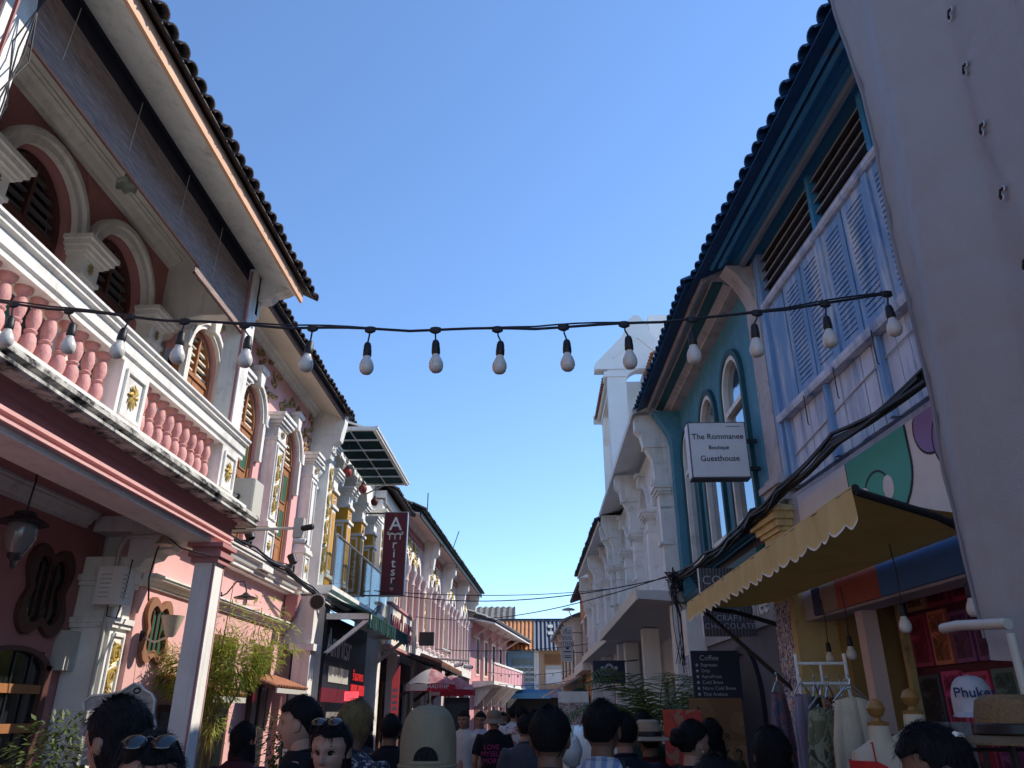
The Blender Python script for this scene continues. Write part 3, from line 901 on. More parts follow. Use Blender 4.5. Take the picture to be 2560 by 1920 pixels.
for a in (13.25, 14.45, 15.65, 16.85):
    m = H.m(); m.box(a - 0.16, a + 0.16, -0.02, 0.26, 3.56, 5.36)
    c = m.obj('yellow_column', YEL, H.root)
    m = H.m()
    m.box(a - 0.11, a + 0.11, 0.255, 0.268, 3.9, 5.02)
    m.box(a - 0.168, a - 0.158, 0.04, 0.20, 3.9, 5.02)
    m.split('column_panel', WHITE2, c)
    m = H.m()
    m.box(a - 0.075, a + 0.075, 0.262, 0.275, 3.96, 4.96); m.box(a - 0.172, a - 0.16, 0.07, 0.17, 3.96, 4.96)
    m.split('column_inset', YEL, c)
    m = H.m()
    for z in (3.56, 3.82, 5.03, 5.32):
        m.box(a - 0.20, a + 0.20, -0.02, 0.30, z, z + 0.05)
    capital(m, a, 0.26, 5.36, 0.30, 0.26, 0.36)
    m.split('column_moulding', WHITE2, c)
    rosette(H.m(), a, 0.262, 5.18, 0.08, 4, 1.0).obj('column_star', WHITE2, c, True)
for a, zb in ((12.72, 3.6), (17.5, 3.6)):
    m = H.m(); m.box(a - 0.16, a + 0.16, 0, 0.30, zb, 5.75); capital(m, a, 0.30, 5.75, 0.32, 0.30, 0.3)
    pl = m.obj('pilaster', WHITE2, H.root)
    scroll(H.m(), a, 0.315, zb + 0.2, 5.65, 0.085, 0.018, 8).obj('gold_scroll', GOLD, pl, True)
cornice(H.m(), A0, A1, 0, 6.7, 0.16, 0.18).obj('upper_moulding', WHITE, H.root)
tiled_roof(H, A0 - 0.05, A1, 0.35, 6.90, -7.0, R(27), TILE, 0.2, 0.34, 0.085)
H.m().sweep([(0, 3.46), (0.5, 3.46), (0.5, 3.50), (0.55, 3.53), (0.55, 3.60), (0, 3.60)], A0, A1).obj('balcony_slab', WHITE2, H.root)
# glass balustrade with steel rail
for k in range(5):
    a0 = 12.75 + 0.97 * k
    H.box('glass_panel', a0, a0 + 0.93, 0.505, 0.517, 3.62, 4.42, GLASS)
for k in range(6):
    H.m().tube([(12.73 + 0.97 * k, 0.51, 3.6), (12.73 + 0.97 * k, 0.51, 4.46)], 0.014, 6).obj('rail_post', mat('steel_rail', (0.55, 0.55, 0.56), 0.3, 0.05, metal=0.9), H.root)
H.m().tube([(12.7, 0.51, 4.46), (17.6, 0.51, 4.46)], 0.02, 8).obj('hand_rail', MATS['steel_rail'], H.root)
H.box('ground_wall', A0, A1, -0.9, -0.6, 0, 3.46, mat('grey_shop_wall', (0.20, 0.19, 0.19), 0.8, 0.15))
for a in (12.75, 17.3):
    H.box('arcade_post', a, a + 0.3, 0.1, 0.42, 0.13, 3.46, WHITE)
dr = H.box('shop_door', 13.6, 15.0, -0.6, -0.56, 0.13, 2.3, WOODD)
H.box('door_panel', 14.5, 14.9, -0.56, -0.54, 0.9, 2.1, WOOD, dr)
H.box('shop_window', 15.4, 17.0, -0.6, -0.56, 0.8, 2.4, PANED)
# glass canopy over the loggia
cz = 6.42
fr = H.m()
fr.box(12.9, 16.55, 0.93, 1.0, cz - 0.03, cz + 0.05); fr.box(12.9, 12.96, 0.05, 0.93, cz - 0.02, cz + 0.05); fr.box(16.49, 16.55, 0.05, 0.93, cz - 0.02, cz + 0.05)
for k in range(1, 6):
    a = 12.93 + k * 0.6
    fr.box(a - 0.010, a + 0.010, 0.05, 0.93, cz - 0.01, cz + 0.03)
for o in (0.495,):
    fr.box(12.96, 16.49, o - 0.008, o + 0.008, cz - 0.008, cz + 0.028)
for a in (12.95, 16.5):
    fr.tube([(a, 0.94, cz), (a, 0.02, cz + 0.3)], 0.02, 6); fr.tube([(a, 0.5, cz), (a, 0.02, cz - 0.25)], 0.018, 6)
fr.tube([(12.88, 1.0, cz + 0.03), (16.58, 1.0, cz + 0.03)], 0.03, 8)
cn = fr.obj('sheet_canopy', WHITE2, H.root)
for k in range(6):
    for (o0, o1) in ((0.06, 0.485), (0.505, 0.925)):
        H.box('canopy_pane', 12.97 + k * 0.6, 13.5 + k * 0.6, o0, o1, cz + 0.012, cz + 0.024, mat('bottle_green_sheet', (0.012, 0.045, 0.055), 0.85, 0.2, 3.0, spec=0.1), cn)

# ================================================================ fourth left house: narrow white, louvred window
H = House('narrow white shophouse with dark louvred window behind the maroon sign', -3.9, 0, 0, 1, 'narrow_shophouse')
A0, A1 = 17.72, 20.4
arched_wall(H.m(), A0, A1, 3.4, 7.0, -0.25, 0, [(18.9, 0.55, 3.9, 5.55, 0.02)]).obj('upper_wall', WHITE, H.root)
w = H.box('louvred_window', 18.35, 19.45, -0.12, -0.08, 3.9, 5.56, DARKIN)
for k in range(16):
    H.m().sweep([(-0.08, 3.92 + 0.1 * k), (-0.01, 3.95 + 0.1 * k), (-0.01, 3.965 + 0.1 * k), (-0.08, 3.935 + 0.1 * k)], 18.38, 19.42).obj('louvre_slat', mat('charcoal_louvre', (0.05, 0.055, 0.06), 0.5, 0.1), w)
H.box('window_mullion', 18.87, 18.93, -0.08, 0.02, 3.9, 5.56, WHITE2, w)
m = H.m()
for i in range(9):
    for j in range(5):
        m.box(18.3 + 0.13 * i, 18.37 + 0.13 * i, -0.005, 0.012, 5.72 + 0.09 * j, 5.765 + 0.09 * j)
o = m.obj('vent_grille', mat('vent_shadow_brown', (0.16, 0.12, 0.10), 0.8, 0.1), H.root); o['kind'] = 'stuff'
m = H.m()
for i in range(22):
    m.prism([(17.8 + 0.11 * i, 6.45), (17.91 + 0.11 * i, 6.45), (17.855 + 0.11 * i, 6.33)], 0.25, 0.28)
m.box(17.74, 20.3, 0.0, 0.28, 6.45, 6.62)
o = m.obj('scalloped_eave_board', WHITE2, H.root)
for a in (17.9, 20.2):
    pl = H.box('pilaster', a - 0.15, a + 0.15, 0, 0.2, 3.4, 6.4, WHITE2)
    scroll(H.m(), a, 0.21, 3.7, 6.2, 0.07, 0.016, 9).obj('gold_scroll', GOLD, pl, True)
tiled_roof(H, A0, A1, 0.55, 6.62, -7.0, R(27), TILE, 0.2, 0.34, 0.085)
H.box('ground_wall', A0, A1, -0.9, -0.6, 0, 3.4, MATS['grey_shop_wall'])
H.box('belt_beam', A0, A1, -0.6, 0.3, 3.15, 3.4, WHITE2)
cornice(H.m(), 18.2, 19.7, 0, 3.6, 0.1, 0.12).obj('sill_moulding', WHITE2, H.root)

# ================================================================ row of four bays with gold crests
GREENR = mat('dark_green_eave', (0.012, 0.022, 0.026), 0.7, 0.3)
PALE = mat('pale_pink_bay_wall', (0.62, 0.47, 0.45), 0.8, 0.1, 2.0, 0.2, 60)
def bay_house(label, a0, a1, z0=0):
    H = House(label, -3.78, 20.4, -2.0, 1, 'gold_crest_shophouse', 'building', 'row of pale pink shophouses with gold crests')
    c = (a0 + a1) / 2; hw = (a1 - a0) / 2
    n3 = [c - hw * 0.46, c + 0.0, c + hw * 0.46]
    arched_wall(H.m(), a0, a1, 3.4, 7.0, -0.3, 0, [(q, hw * 0.17, 3.6, 5.35, hw * 0.26) for q in n3], 8).obj('upper_wall', PALE, H.root)
    for q in n3:
        w = H.box('tall_window', q - hw * 0.165, q + hw * 0.165, -0.20, -0.16, 3.6, 5.9, mat('salmon_shutter', (0.50, 0.20, 0.13), 0.6, 0.15))
        H.m().arc(q, 5.35, hw * 0.17, hw * 0.24, 0, 0.06, 0, 180, 10, 1.5).obj('window_arch', WHITE2, w)
        m = H.m()
        for i in range(5):
            m.box(q - hw * 0.13, q + hw * 0.13, -0.16, -0.13, 5.0 + 0.13 * i, 5.05 + 0.13 * i)
        o = m.obj('fanlight_slats', DARKIN, w); o['kind'] = 'stuff'
    for q in (c - hw * 0.69, c - hw * 0.23, c + hw * 0.23, c + hw * 0.69):
        m = H.m(); m.lathe([(0.13, 0), (0.13, 0.1), (0.09, 0.14), (0.085, 1.55), (0.11, 1.6), (0.085, 1.66), (0.10, 1.78), (0.15, 1.9), (0.16, 1.98)], q, 0.13, 3.42, 10)
        m.obj('half_column', PINKP, H.root, True)
    rnd = random.Random(int(a0 * 7))
    for q in (c - hw * 0.35, c + hw * 0.2):
        foliage_relief(H.m(), q - 0.28, q + 0.28, 0.04, 5.75, 6.25, 26, rnd, 0.035).obj('gold_crest', GOLD, H.root, True)['kind'] = 'stuff'
    H.box('pink_frieze', a0 + 0.2, a1 - 0.2, 0, 0.05, 6.42, 6.62, PINKD)
    cornice(H.m(), a0 + 0.15, a1 - 0.15, 0, 6.62, 0.14, 0.16).obj('upper_moulding', WHITE2, H.root)
    # party wall with scrolled corbel
    m = H.m(); m.sweep([(0, 3.4), (0.12, 3.42), (0.12, 5.2), (0.2, 5.3), (0.22, 5.7), (0.34, 5.85), (0.38, 6.2), (0.5, 6.32), (0.52, 6.75), (0, 6.75)], a1 - 0.13, a1 + 0.13)
    f = m.obj('party_wall_corbel', WHITE2, H.root)
    scroll(H.m(), a1, 0.13, 3.5, 5.1, 0.07, 0.018, 6).obj('gold_scroll', GOLD, f, True)
    H.m().sweep([(0, 6.78), (0.58, 6.68), (0.58, 6.72), (0, 6.82)], a0 - 0.1, a1 + 0.1).obj('soffit', PINKP, H.root)
    H.m().sweep([(0.58, 6.60), (0.62, 6.60), (0.62, 6.78), (0.58, 6.78)], a0 - 0.1, a1 + 0.1).obj('fascia', GREENR, H.root)
    tiled_roof(H, a0 - 0.1, a1 + 0.1, 0.72, 6.78, -6.5, R(26), mat('mossy_roof_tile', (0.045, 0.05, 0.04), 0.8, 0.4, 5.0, 0.5, 40), 0.24, 0.4, 0.1)
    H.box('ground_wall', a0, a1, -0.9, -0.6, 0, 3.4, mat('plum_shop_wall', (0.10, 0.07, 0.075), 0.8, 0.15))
    H.box('belt_beam', a0, a1, -0.6, 0.2, 3.1, 3.42, WHITE2)
    for a in (a0 + 0.15, a1 - 0.15):
        H.box('arcade_post', a - 0.13, a + 0.13, -0.1, 0.16, 0.13, 3.1, PINKP)
    s = H.box('shopfront', a0 + 0.5, a1 - 0.5, -0.6, -0.55, 0.13, 2.5, PANED)
    for q in (0.33, 0.66):
        t = a0 + 0.5 + (a1 - a0 - 1) * q
        H.box('shopfront_post', t - 0.04, t + 0.04, -0.55, -0.5, 0.13, 2.5, WOOD, s)
    return H
for k, (lb) in enumerate(('nearest of the four pale pink gold-crested shophouses, right of the maroon sign', 'second of the four pale pink gold-crested shophouses down the left side',
                          'third of the four pale pink gold-crested shophouses down the left side', 'farthest of the four gold-crested shophouses, next to the pink balcony house')):
    bay_house(lb, 0.05 + 3.9 * k, 3.95 + 3.9 * k)

for k, (x, y, z, w, h, lb) in enumerate(((-6.0, 40.0, 11.4, 0.6, 1.6, 'white stair block with aerial rising over the nearer left roofs'), (-6.0, 52.0, 11.75, 1.0, 1.9, 'white stair block with leaning aerial over the farther left roofs'))):
    t = thing('roof_stair_block', lb, 'building', (x, y, 0))
    M().box(-w / 2, w / 2, -0.8, 0.8, 0.13, z).obj('block', WHITE2, t)
    M().tube([(0.1, 0, z), (0.1 + 0.5 * k, 0, z + h * 0.8)], 0.03, 5).obj('aerial', IRON, t)
# ================================================================ far pink house with the projecting balcony and roof
H = House('far rose pink shophouse with jettied balcony and wide pale eave', -3.1, 36.1, -7.5, 1, 'jetty_shophouse')
PK2 = mat('rose_pink_plaster', (0.62, 0.30, 0.33), 0.8, 0.08, 1.6, 0.2, 60)
H.box('wall', 0, 10.5, -5, 0, 0, 5.6, PK2)
for k in range(5):
    a = 1.2 + 2.0 * k
    w = H.box('window', a, a + 0.8, -0.02, 0.02, 3.3, 5.0, CREAM)
    H.box('pane', a + 0.1, a + 0.7, 0.02, 0.03, 3.4, 4.9, PANED, w)
    H.box('ground_opening', a - 0.1, a + 0.9, -0.02, 0.02, 0.13, 2.4, WOODD)
    H.box('pilaster', a + 1.2, a + 1.42, 0, 0.14, 0.13, 5.4, PINKP)
    m = H.m()
    for i in range(5):
        m.box(a - 0.55, a - 0.25, 0, 0.03, 4.7 + 0.1 * i, 4.76 + 0.1 * i)
    o = m.obj('gold_vent', GOLD, H.root); o['kind'] = 'stuff'
H.m().sweep([(0, 5.6), (1.25, 5.35), (1.25, 5.43), (0, 5.7)], -0.6, 10.6).obj('eave', mat('white_far_eave', (0.72, 0.68, 0.66), 0.7, 0.08), H.root)
for k in range(6):
    H.m().tube([(0.4 + 2.0 * k, 0.02, 4.9), (0.4 + 2.0 * k, 0.9, 5.4)], 0.05, 6).obj('eave_strut', PINKP, H.root)
tiled_roof(H, -0.6, 10.6, 1.35, 5.5, -5, R(20), mat('pale_grey_sheet_roof', (0.3, 0.29, 0.29), 0.7, 0.2), 0.3, 0.5, 0.1, pieces=False)
H.m().sweep([(0, 2.75), (1.0, 2.9), (1.0, 3.05), (0, 3.05)], 0.6, 10.4).obj('balcony_slab', WHITE2, H.root)
for k in range(5):
    H.m().sweep([(0, 2.0), (0.1, 2.0), (0.9, 2.85), (0, 2.8)], 1.0 + 2.2 * k, 1.15 + 2.2 * k).obj('balcony_bracket', WHITE2, H.root)
H.box('balcony_panel', 0.6, 10.4, 0.94, 0.98, 3.05, 3.75, PK2)
H.box('balcony_rail', 0.55, 10.45, 0.9, 1.02, 3.75, 3.84, WHITE2)
for k in range(11):
    H.box('balcony_post', 0.6 + 0.97 * k, 0.7 + 0.97 * k, 0.92, 1.0, 3.05, 3.75, PINKP)

# ================================================================ end of the street
H = House('low building closing the street, blue and orange sheet roof above tan and blue walls', 0, 46.0, 0, 1, 'street_end_building')
f2 = lambda a, o, z: (a, o, z)
def eb(name, x0, x1, y0, y1, z0, z1, mt, parent=None):
    return M().box(x0, x1, y0, y1, z0, z1).obj(name, mt, parent or H.root)
BLUEW = mat('sky_blue_wall', (0.22, 0.38, 0.52), 0.8, 0.1)
TAN = mat('tan_wall', (0.50, 0.33, 0.20), 0.8, 0.1)
eb('blue_wall', -4.5, -0.15, 0, 4, 0, 5.05, BLUEW)
eb('tan_wall', -0.1, 4.5, 0.02, 4, 0, 5.05, TAN)
eb('white_pilaster', -0.3, -0.02, -0.08, 0.02, 2.6, 5.0, WHITE)
def corrug(name, x0, x1, mt, period=0.24):
    n = int((x1 - x0) / period * 4); vs = []; fs = []
    for i in range(n + 1):
        x = x0 + (x1 - x0) * i / n
        w = 0.05 * math.cos(2 * PI * (x - x0) / period)
        vs += [(x, -0.5, 5.0 + w), (x, 2.4, 6.95 + w)]
    for i in range(n):
        fs.append((2 * i, 2 * i + 2, 2 * i + 3, 2 * i + 1))
    m = M(); m.add(vs, fs)
    return m.obj(name, mt, H.root, True)
corrug('roof', -4.6, -0.3, mat('orange_sheet_roof', (0.50, 0.20, 0.07), 0.7, 0.2, 3.0, col2=(0.10, 0.10, 0.09), c2amt=0.25, c2scale=0.8, vstretch=3))
corrug('roof', -0.3, 4.6, mat('navy_sheet_roof', (0.020, 0.048, 0.095), 0.6, 0.15))
eb('ridge_cap', -4.6, 4.6, 2.3, 2.5, 6.93, 7.03, mat('navy_ridge', (0.02, 0.04, 0.07), 0.6, 0.1))
eb('roof_back', -4.5, 4.5, 2.45, 6, 5.0, 6.9, TAN)
for z in (5.9, 6.35):
    M().add([(0.55, -0.5 + (z - 5) * 1.487 - 0.02, z + 0.06), (0.85, -0.5 + (z - 5) * 1.487 - 0.02, z + 0.06), (0.85, -0.5 + (z + 0.2 - 5) * 1.487, z + 0.27), (0.55, -0.5 + (z + 0.2 - 5) * 1.487, z + 0.27)], [(0, 1, 2, 3)]).obj('skylight', GREY, H.root)
for k in range(4):
    eb('transom_pane', -1.52 + 0.33 * k, -1.25 + 0.33 * k, -0.03, 0.0, 4.25, 4.6, PANED)
    wq = eb('window_leaf', -1.52 + 0.33 * k, -1.24 + 0.33 * k, -0.04, 0.0, 3.3, 4.15, WHITE2)
    for j in range(3):
        eb('leaf_pane', -1.50 + 0.33 * k, -1.26 + 0.33 * k, -0.05, -0.04, 3.36 + 0.27 * j, 3.55 + 0.27 * j, PANED, wq)
rs = eb('roller_shutter', 0.35, 2.35, -0.03, 0.02, 3.25, 4.0, WHITE)
eb('shutter_box', 0.35, 2.35, -0.06, 0.02, 4.0, 4.2, GREY)
for k in range(9):
    eb('vent_slat', 0.3, 2.4, -0.05, 0.02, 4.3 + 0.06 * k, 4.33 + 0.06 * k, WOOD)
eb('dark_shopfront', -4, 4, -0.05, 0.0, 0.13, 2.55, DARKIN)
aw = M().sweep([(-1.3, 2.45), (-1.3, 2.70), (0, 2.95), (0, 2.9)], -2.6, 0.6).obj('blue_awning', mat('blue_awning_cloth', (0.06, 0.20, 0.36), 0.7, 0.1), H.root)
aw = M().sweep([(-1.3, 2.5), (-1.3, 2.74), (0, 2.98), (0, 2.93)], 0.62, 3.2).obj('striped_awning', stripe_mat('red_blue_striped_cloth', (0.22, 0.10, 0.10), (0.10, 0.18, 0.30), 'X', 6.0, 0.7, 0.1, 0.0, 0.0), H.root)
# gable roof rising behind it on the left
H2 = House('grey striped tile roof gable showing behind the far left eave', -3.6, 51.0, 0, 1, 'rear_gabled_house')
m = M(); vs = []; fs = []
for i in range(61):
    x = -4.0 + 0.1 * i; w = 0.05 * math.cos(2 * PI * i / 4.0)
    vs += [(x, -0.4, 6.0 + w), (x, 3.0, 8.45 + w)]
for i in range(60):
    fs.append((2 * i, 2 * i + 2, 2 * i + 3, 2 * i + 1))
m.add(vs, fs).obj('roof', mat('grey_banded_tile', (0.16, 0.15, 0.14), 0.8, 0.3, 4.0, col2=(0.36, 0.30, 0.24), c2amt=0.35, vstretch=4), H2.root, True)
M().box(-4, 2, 0, 6, 0, 6.0).obj('wall', CREAM, H2.root)
M().box(1.9, 2.05, -0.3, 3.0, 5.9, 6.2).obj('verge', CREAM, H2.root)
M().prism([(1.98, 6.0), (2.02, 6.0), (2.02, 8.4), (1.98, 8.4)], 2.9, 3.0).obj('gable_trim', CREAM, H2.root)
# ================================================================ near right: weathered blue timber house
BROOF = mat('blue_roof_tile', (0.016, 0.075, 0.18), 0.6, 0.25, 5.0, 0.3, 40)
BTRIM = mat('petrol_blue_trim', (0.05, 0.26, 0.48), 0.6, 0.15, 3.0, 0.2, 40, col2=(0.15, 0.14, 0.13), c2amt=0.12)
BWOOD = mat('worn_blue_paint', (0.20, 0.36, 0.60), 0.75, 0.25, 5.0, 0.4, 60, col2=(0.50, 0.53, 0.58), c2amt=0.45, c2scale=5.0, vstretch=5, streak=0.4, streak_col=(0.08, 0.14, 0.24))
BPALE = mat('bleached_plank_paint', (0.58, 0.62, 0.72), 0.8, 0.2, 4.0, 0.4, 70, col2=(0.22, 0.32, 0.50), c2amt=0.48, c2scale=5.0, vstretch=6, streak=0.4, streak_col=(0.2, 0.24, 0.32))
GREYL = mat('warm_grey_louvre', (0.30, 0.28, 0.28), 0.7, 0.15, 6.0)
PLAST = mat('stained_pink_grey_plaster', (0.46, 0.43, 0.44), 0.85, 0.2, 2.5, 0.4, 60, col2=(0.30, 0.28, 0.28), c2amt=0.35, streak=0.3, streak_col=(0.2, 0.18, 0.18))
YELP = mat('yellow_limewash', (0.66, 0.52, 0.26), 0.85, 0.2, 2.5, 0.4, 60, col2=(0.36, 0.27, 0.14), c2amt=0.25, streak=0.3, streak_col=(0.22, 0.16, 0.09))
H = House('weathered blue timber shophouse with louvred shutters above the yellow awning', 2.95, 0, 4.6, -1, 'timber_shophouse')
# local a runs up the street; plane passes (2.55, 4.7) and (2.33, 7.4)
A0, A1 = -1.0, 7.2
H.box('backing_wall', A0, A1, -0.3, -0.12, 3.3, 6.3, DARKIN)
# louvred ventilator
vb = [0.6, 1.62, 2.64, 3.66, 4.68, 5.70, 7.02]
for k in range(len(vb) - 1):
    H.box('vent_post', vb[k] - 0.03, vb[k] + 0.03, -0.06, 0.02, 5.56, 6.16, BTRIM)
    for j in range(5):
        z = 5.60 + 0.112 * j
        H.m().sweep([(-0.09, z + 0.055), (0.0, z), (0.0, z + 0.02), (-0.09, z + 0.075)], vb[k] + 0.03, vb[k + 1] - 0.03).obj('vent_slat', GREYL, H.root)
H.box('vent_end_post', 6.98, 7.1, -0.06, 0.03, 3.62, 6.16, BWOOD)
H.m().sweep([(-0.1, 5.48), (0.03, 5.48), (0.05, 5.50), (0.05, 5.54), (0.03, 5.56), (-0.1, 5.56)], A0, 7.0).obj('transom_rail', BPALE, H.root)
H.m().sweep([(-0.1, 4.24), (0.05, 4.24), (0.06, 4.27), (0.06, 4.31), (0.03, 4.33), (-0.1, 4.33)], A0, 7.0).obj('sill_rail', BPALE, H.root)
# louvred shutters
def shutter(a0, a1):
    z0, z1 = 4.33, 5.48
    f = H.m()
    f.box(a0, a0 + 0.07, -0.06, 0.0, z0, z1); f.box(a1 - 0.07, a1, -0.06, 0.0, z0, z1)
    f.box(a0 + 0.07, a1 - 0.07, -0.06, 0.0, z0, z0 + 0.09); f.box(a0 + 0.07, a1 - 0.07, -0.06, 0.0, z1 - 0.09, z1)
    s = f.obj('shutter', BWOOD, H.root)
    n = 21
    sm = H.m().sweep([(-0.013, 0.044), (-0.001, 0.0), (0.006, 0.002), (-0.005, 0.047)], 0, a1 - a0 - 0.14).mesh('slat', BWOOD)
    for k in range(n):
        z = z0 + 0.095 + (z1 - z0 - 0.20) * k / (n - 1)
        H.put('slat', sm, a0 + 0.07, 0, z, s, (random.uniform(-0.012, 0.012), 0, 0))
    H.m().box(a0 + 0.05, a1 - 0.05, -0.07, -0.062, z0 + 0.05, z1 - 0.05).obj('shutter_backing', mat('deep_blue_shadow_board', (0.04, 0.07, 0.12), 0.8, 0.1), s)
xs = [6.56, 6.14, 5.70, 5.28, 4.84, 4.42, 3.98, 3.5]
for k in range(7):
    if k % 2 == 1:
        H.box('shutter_mullion', xs[k + 1] - 0.035, xs[k + 1] + 0.035, -0.07, 0.02, 4.33, 5.48, BWOOD)
    shutter(xs[k + 1] + 0.012 + (0.03 if k % 2 else 0), xs[k] - 0.012 - (0.03 if (k % 2 == 0 and k > 0) else 0))
H.box('solid_shutter_panel', 6.60, 6.98, -0.06, -0.01, 4.33, 5.48, BWOOD)
# boarding below the sill
rnd = random.Random(11)
a = 7.0
k = 0
while a > 3.0:
    w = rnd.uniform(0.15, 0.19)
    H.box('plank', a - w + 0.012, a, -0.10, -0.03 + rnd.uniform(-0.006, 0.006), 3.60, 4.235, BPALE)
    a -= w
    k += 1
H.box('plank_backing', A0, 7.0, -0.115, -0.102, 3.60, 4.235, DARKIN)
for a in (6.92, 6.05, 5.16, 4.3, 3.4):
    H.box('batten', a - 0.028, a + 0.028, -0.03, 0.015, 3.60, 4.236, BWOOD)
H.m().tube([(6.9, -0.018, 3.88), (5.4, -0.018, 4.03), (4.2, -0.015, 4.12)], 0.006, 5).obj('wall_wire', GREY, H.root)
for a in (6.35, 5.75, 5.1, 4.5):
    H.m().tube([(a, 0.06, 4.26), (a + 0.02, 0.05, 4.10), (a + 0.02, 0.05, 4.0), (a - 0.02, 0.06, 3.98)], 0.005, 5).obj('shutter_hook', IRON, H.root)
# cornice boards and roof
H.m().sweep([(-0.3, 6.16), (0.10, 6.16), (0.10, 6.19), (0.17, 6.21), (0.17, 6.24), (0.22, 6.25), (0.33, 6.13), (0.36, 6.13), (0.36, 6.21), (0.40, 6.21), (0.40, 6.28), (-0.3, 6.42)], A0, 7.25).obj('eave_boards', BTRIM, H.root)
H.m().sweep([(0.10, 6.10), (0.14, 6.10), (0.14, 6.16), (0.10, 6.16)], A0, 7.2).obj('eave_fillet', mat('worn_blue_strip', (0.20, 0.24, 0.30), 0.7, 0.2), H.root)
H.m().sweep([(0.40, 6.14), (0.43, 6.14), (0.43, 6.30), (0.40, 6.30)], A0, 7.3).obj('fascia', BTRIM, H.root)
tiled_roof(H, A0, 7.9, 0.60, 6.13, -7.0, R(25), BROOF, 0.172, 0.36, 0.078)
H.box('rear_wall', A0, 7.2, -8, -7.8, 0, 8.5, PLAST)
H.box('gable_wall', A0, A0 + 0.2, -7.8, -0.2, 0, 6.3, PLAST)
# pilaster at the far end: plaster above, yellow capital and shaft below
m = H.m()
m.box(7.12, 7.44, -0.3, 0.035, 3.75, 6.14)
pl = m.obj('plaster_pilaster', PLAST, H.root)
m = H.m()
m.sweep([(0.035, 5.70), (0.06, 5.76), (0.11, 5.88), (0.20, 6.02), (0.30, 6.12), (0.035, 6.12)], 7.16, 7.40)
m.obj('pilaster_corbel', PLAST, pl)
m = H.m()
for e, z0, z1 in ((0.03, 3.52, 3.60), (0.06, 3.60, 3.66), (0.09, 3.66, 3.72), (0.04, 3.72, 3.78)):
    m.box(7.12 - e, 7.44 + e, -0.3, 0.035 + e, z0, z1)
m.obj('pilaster_base', PLAST, pl)
yp = H.box('yellow_pier', 7.20, 7.66, -0.3, 0.08, 0.13, 3.12, YELP)
m = H.m()
for e, z0, z1 in ((0.02, 3.00, 3.04), (0.0, 3.04, 3.24), (0.03, 3.24, 3.28), (0.06, 3.28, 3.34), (0.10, 3.34, 3.41), (0.13, 3.41, 3.46)):
    m.box(7.20 - e, 7.66 + e, -0.3, 0.08 + e, z0, z1)
m.obj('yellow_capital', YELP, yp)
H.box('pier_crown', 7.22, 7.62, -0.3, 0.06, 3.46, 3.52, PLAST)
H.box('tiled_poster_strip', 7.655, 7.668, -0.28, 0.07, 0.3, 2.62, print_mat('blue_pink_tile_print', [(0.62, 0.60, 0.60), (0.62, 0.60, 0.60), (0.05, 0.07, 0.25), (0.62, 0.60, 0.58), (0.45, 0.12, 0.15)], 14.0))
H.box('pier_poster', 7.30, 7.655, 0.08, 0.086, 0.3, 2.62, MATS['blue_pink_tile_print'])
# ground floor: shop recess
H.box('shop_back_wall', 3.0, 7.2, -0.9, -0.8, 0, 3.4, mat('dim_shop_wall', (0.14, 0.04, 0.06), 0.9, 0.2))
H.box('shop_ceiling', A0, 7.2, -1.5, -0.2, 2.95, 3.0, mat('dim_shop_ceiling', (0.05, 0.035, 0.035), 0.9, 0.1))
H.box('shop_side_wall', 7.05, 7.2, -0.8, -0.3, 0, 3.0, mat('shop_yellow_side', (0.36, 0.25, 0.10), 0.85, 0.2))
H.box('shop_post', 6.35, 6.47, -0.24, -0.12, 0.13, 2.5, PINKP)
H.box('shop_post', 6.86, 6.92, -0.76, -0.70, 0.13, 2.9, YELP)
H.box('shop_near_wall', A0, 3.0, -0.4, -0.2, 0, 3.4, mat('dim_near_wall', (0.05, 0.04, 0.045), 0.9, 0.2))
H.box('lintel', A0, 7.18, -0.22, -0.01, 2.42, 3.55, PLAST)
# painted fascia board along the lintel
FB = mat('cream_mural_board', (0.68, 0.65, 0.64), 0.6, 0.1, 2.0)
sb = H.box('mural_board', 3.0, 6.90, -0.01, 0.02, 2.68, 3.49, FB)
def cut(name, pts, mt, dz=0.0, o0=0.021, o1=0.024):
    return H.m().prism(pts, o0 + dz, o1 + dz).obj(name, mt, sb)
TEALM = mat('mural_teal', (0.06, 0.36, 0.29), 0.6, 0.05)
BLK = mat('mural_black_line', (0.012, 0.012, 0.02), 0.6, 0.05)
PURP = mat('mural_purple', (0.26, 0.17, 0.38), 0.6, 0.05)
def ell(ca, cz, ra, rz, n=28, t0=0, t1=360):
    return [(ca + ra * math.cos(R(t0 + (t1 - t0) * i / n)), cz + rz * math.sin(R(t0 + (t1 - t0) * i / n))) for i in range(n if t1 - t0 == 360 else n + 1)]
dome = [(5.02, 3.485), (5.90, 3.485)] + [(5.46 + 0.44 * math.cos(R(-180 * i / 20)) * -1, 3.25 + 0.40 * math.sin(R(-180 * i / 20))) for i in range(21)]
dome = [(5.02, 3.487), (5.02, 3.25)] + [(5.46 - 0.44 * math.cos(R(180 * i / 20)), 3.25 - 0.36 * math.sin(R(180 * i / 20))) for i in range(21)] + [(5.90, 3.487)]
cut('teal_outline', [(5.46 + (a - 5.46) * 1.045, 3.487 if z > 3.48 else 3.25 + (z - 3.25) * 1.05) for a, z in dome], BLK)
cut('teal_shape', dome, TEALM, 0.003)
m = H.m(); m.arc(5.50, 3.10, 0.19, 0.205, 0.028, 0.030, 20, 160, 14, 1.0); m.obj('painted_arc', BLK, sb)
for a in (5.34, 5.68):
    cut('white_dot', ell(a, 3.14, 0.07, 0.085), FB, 0.007)
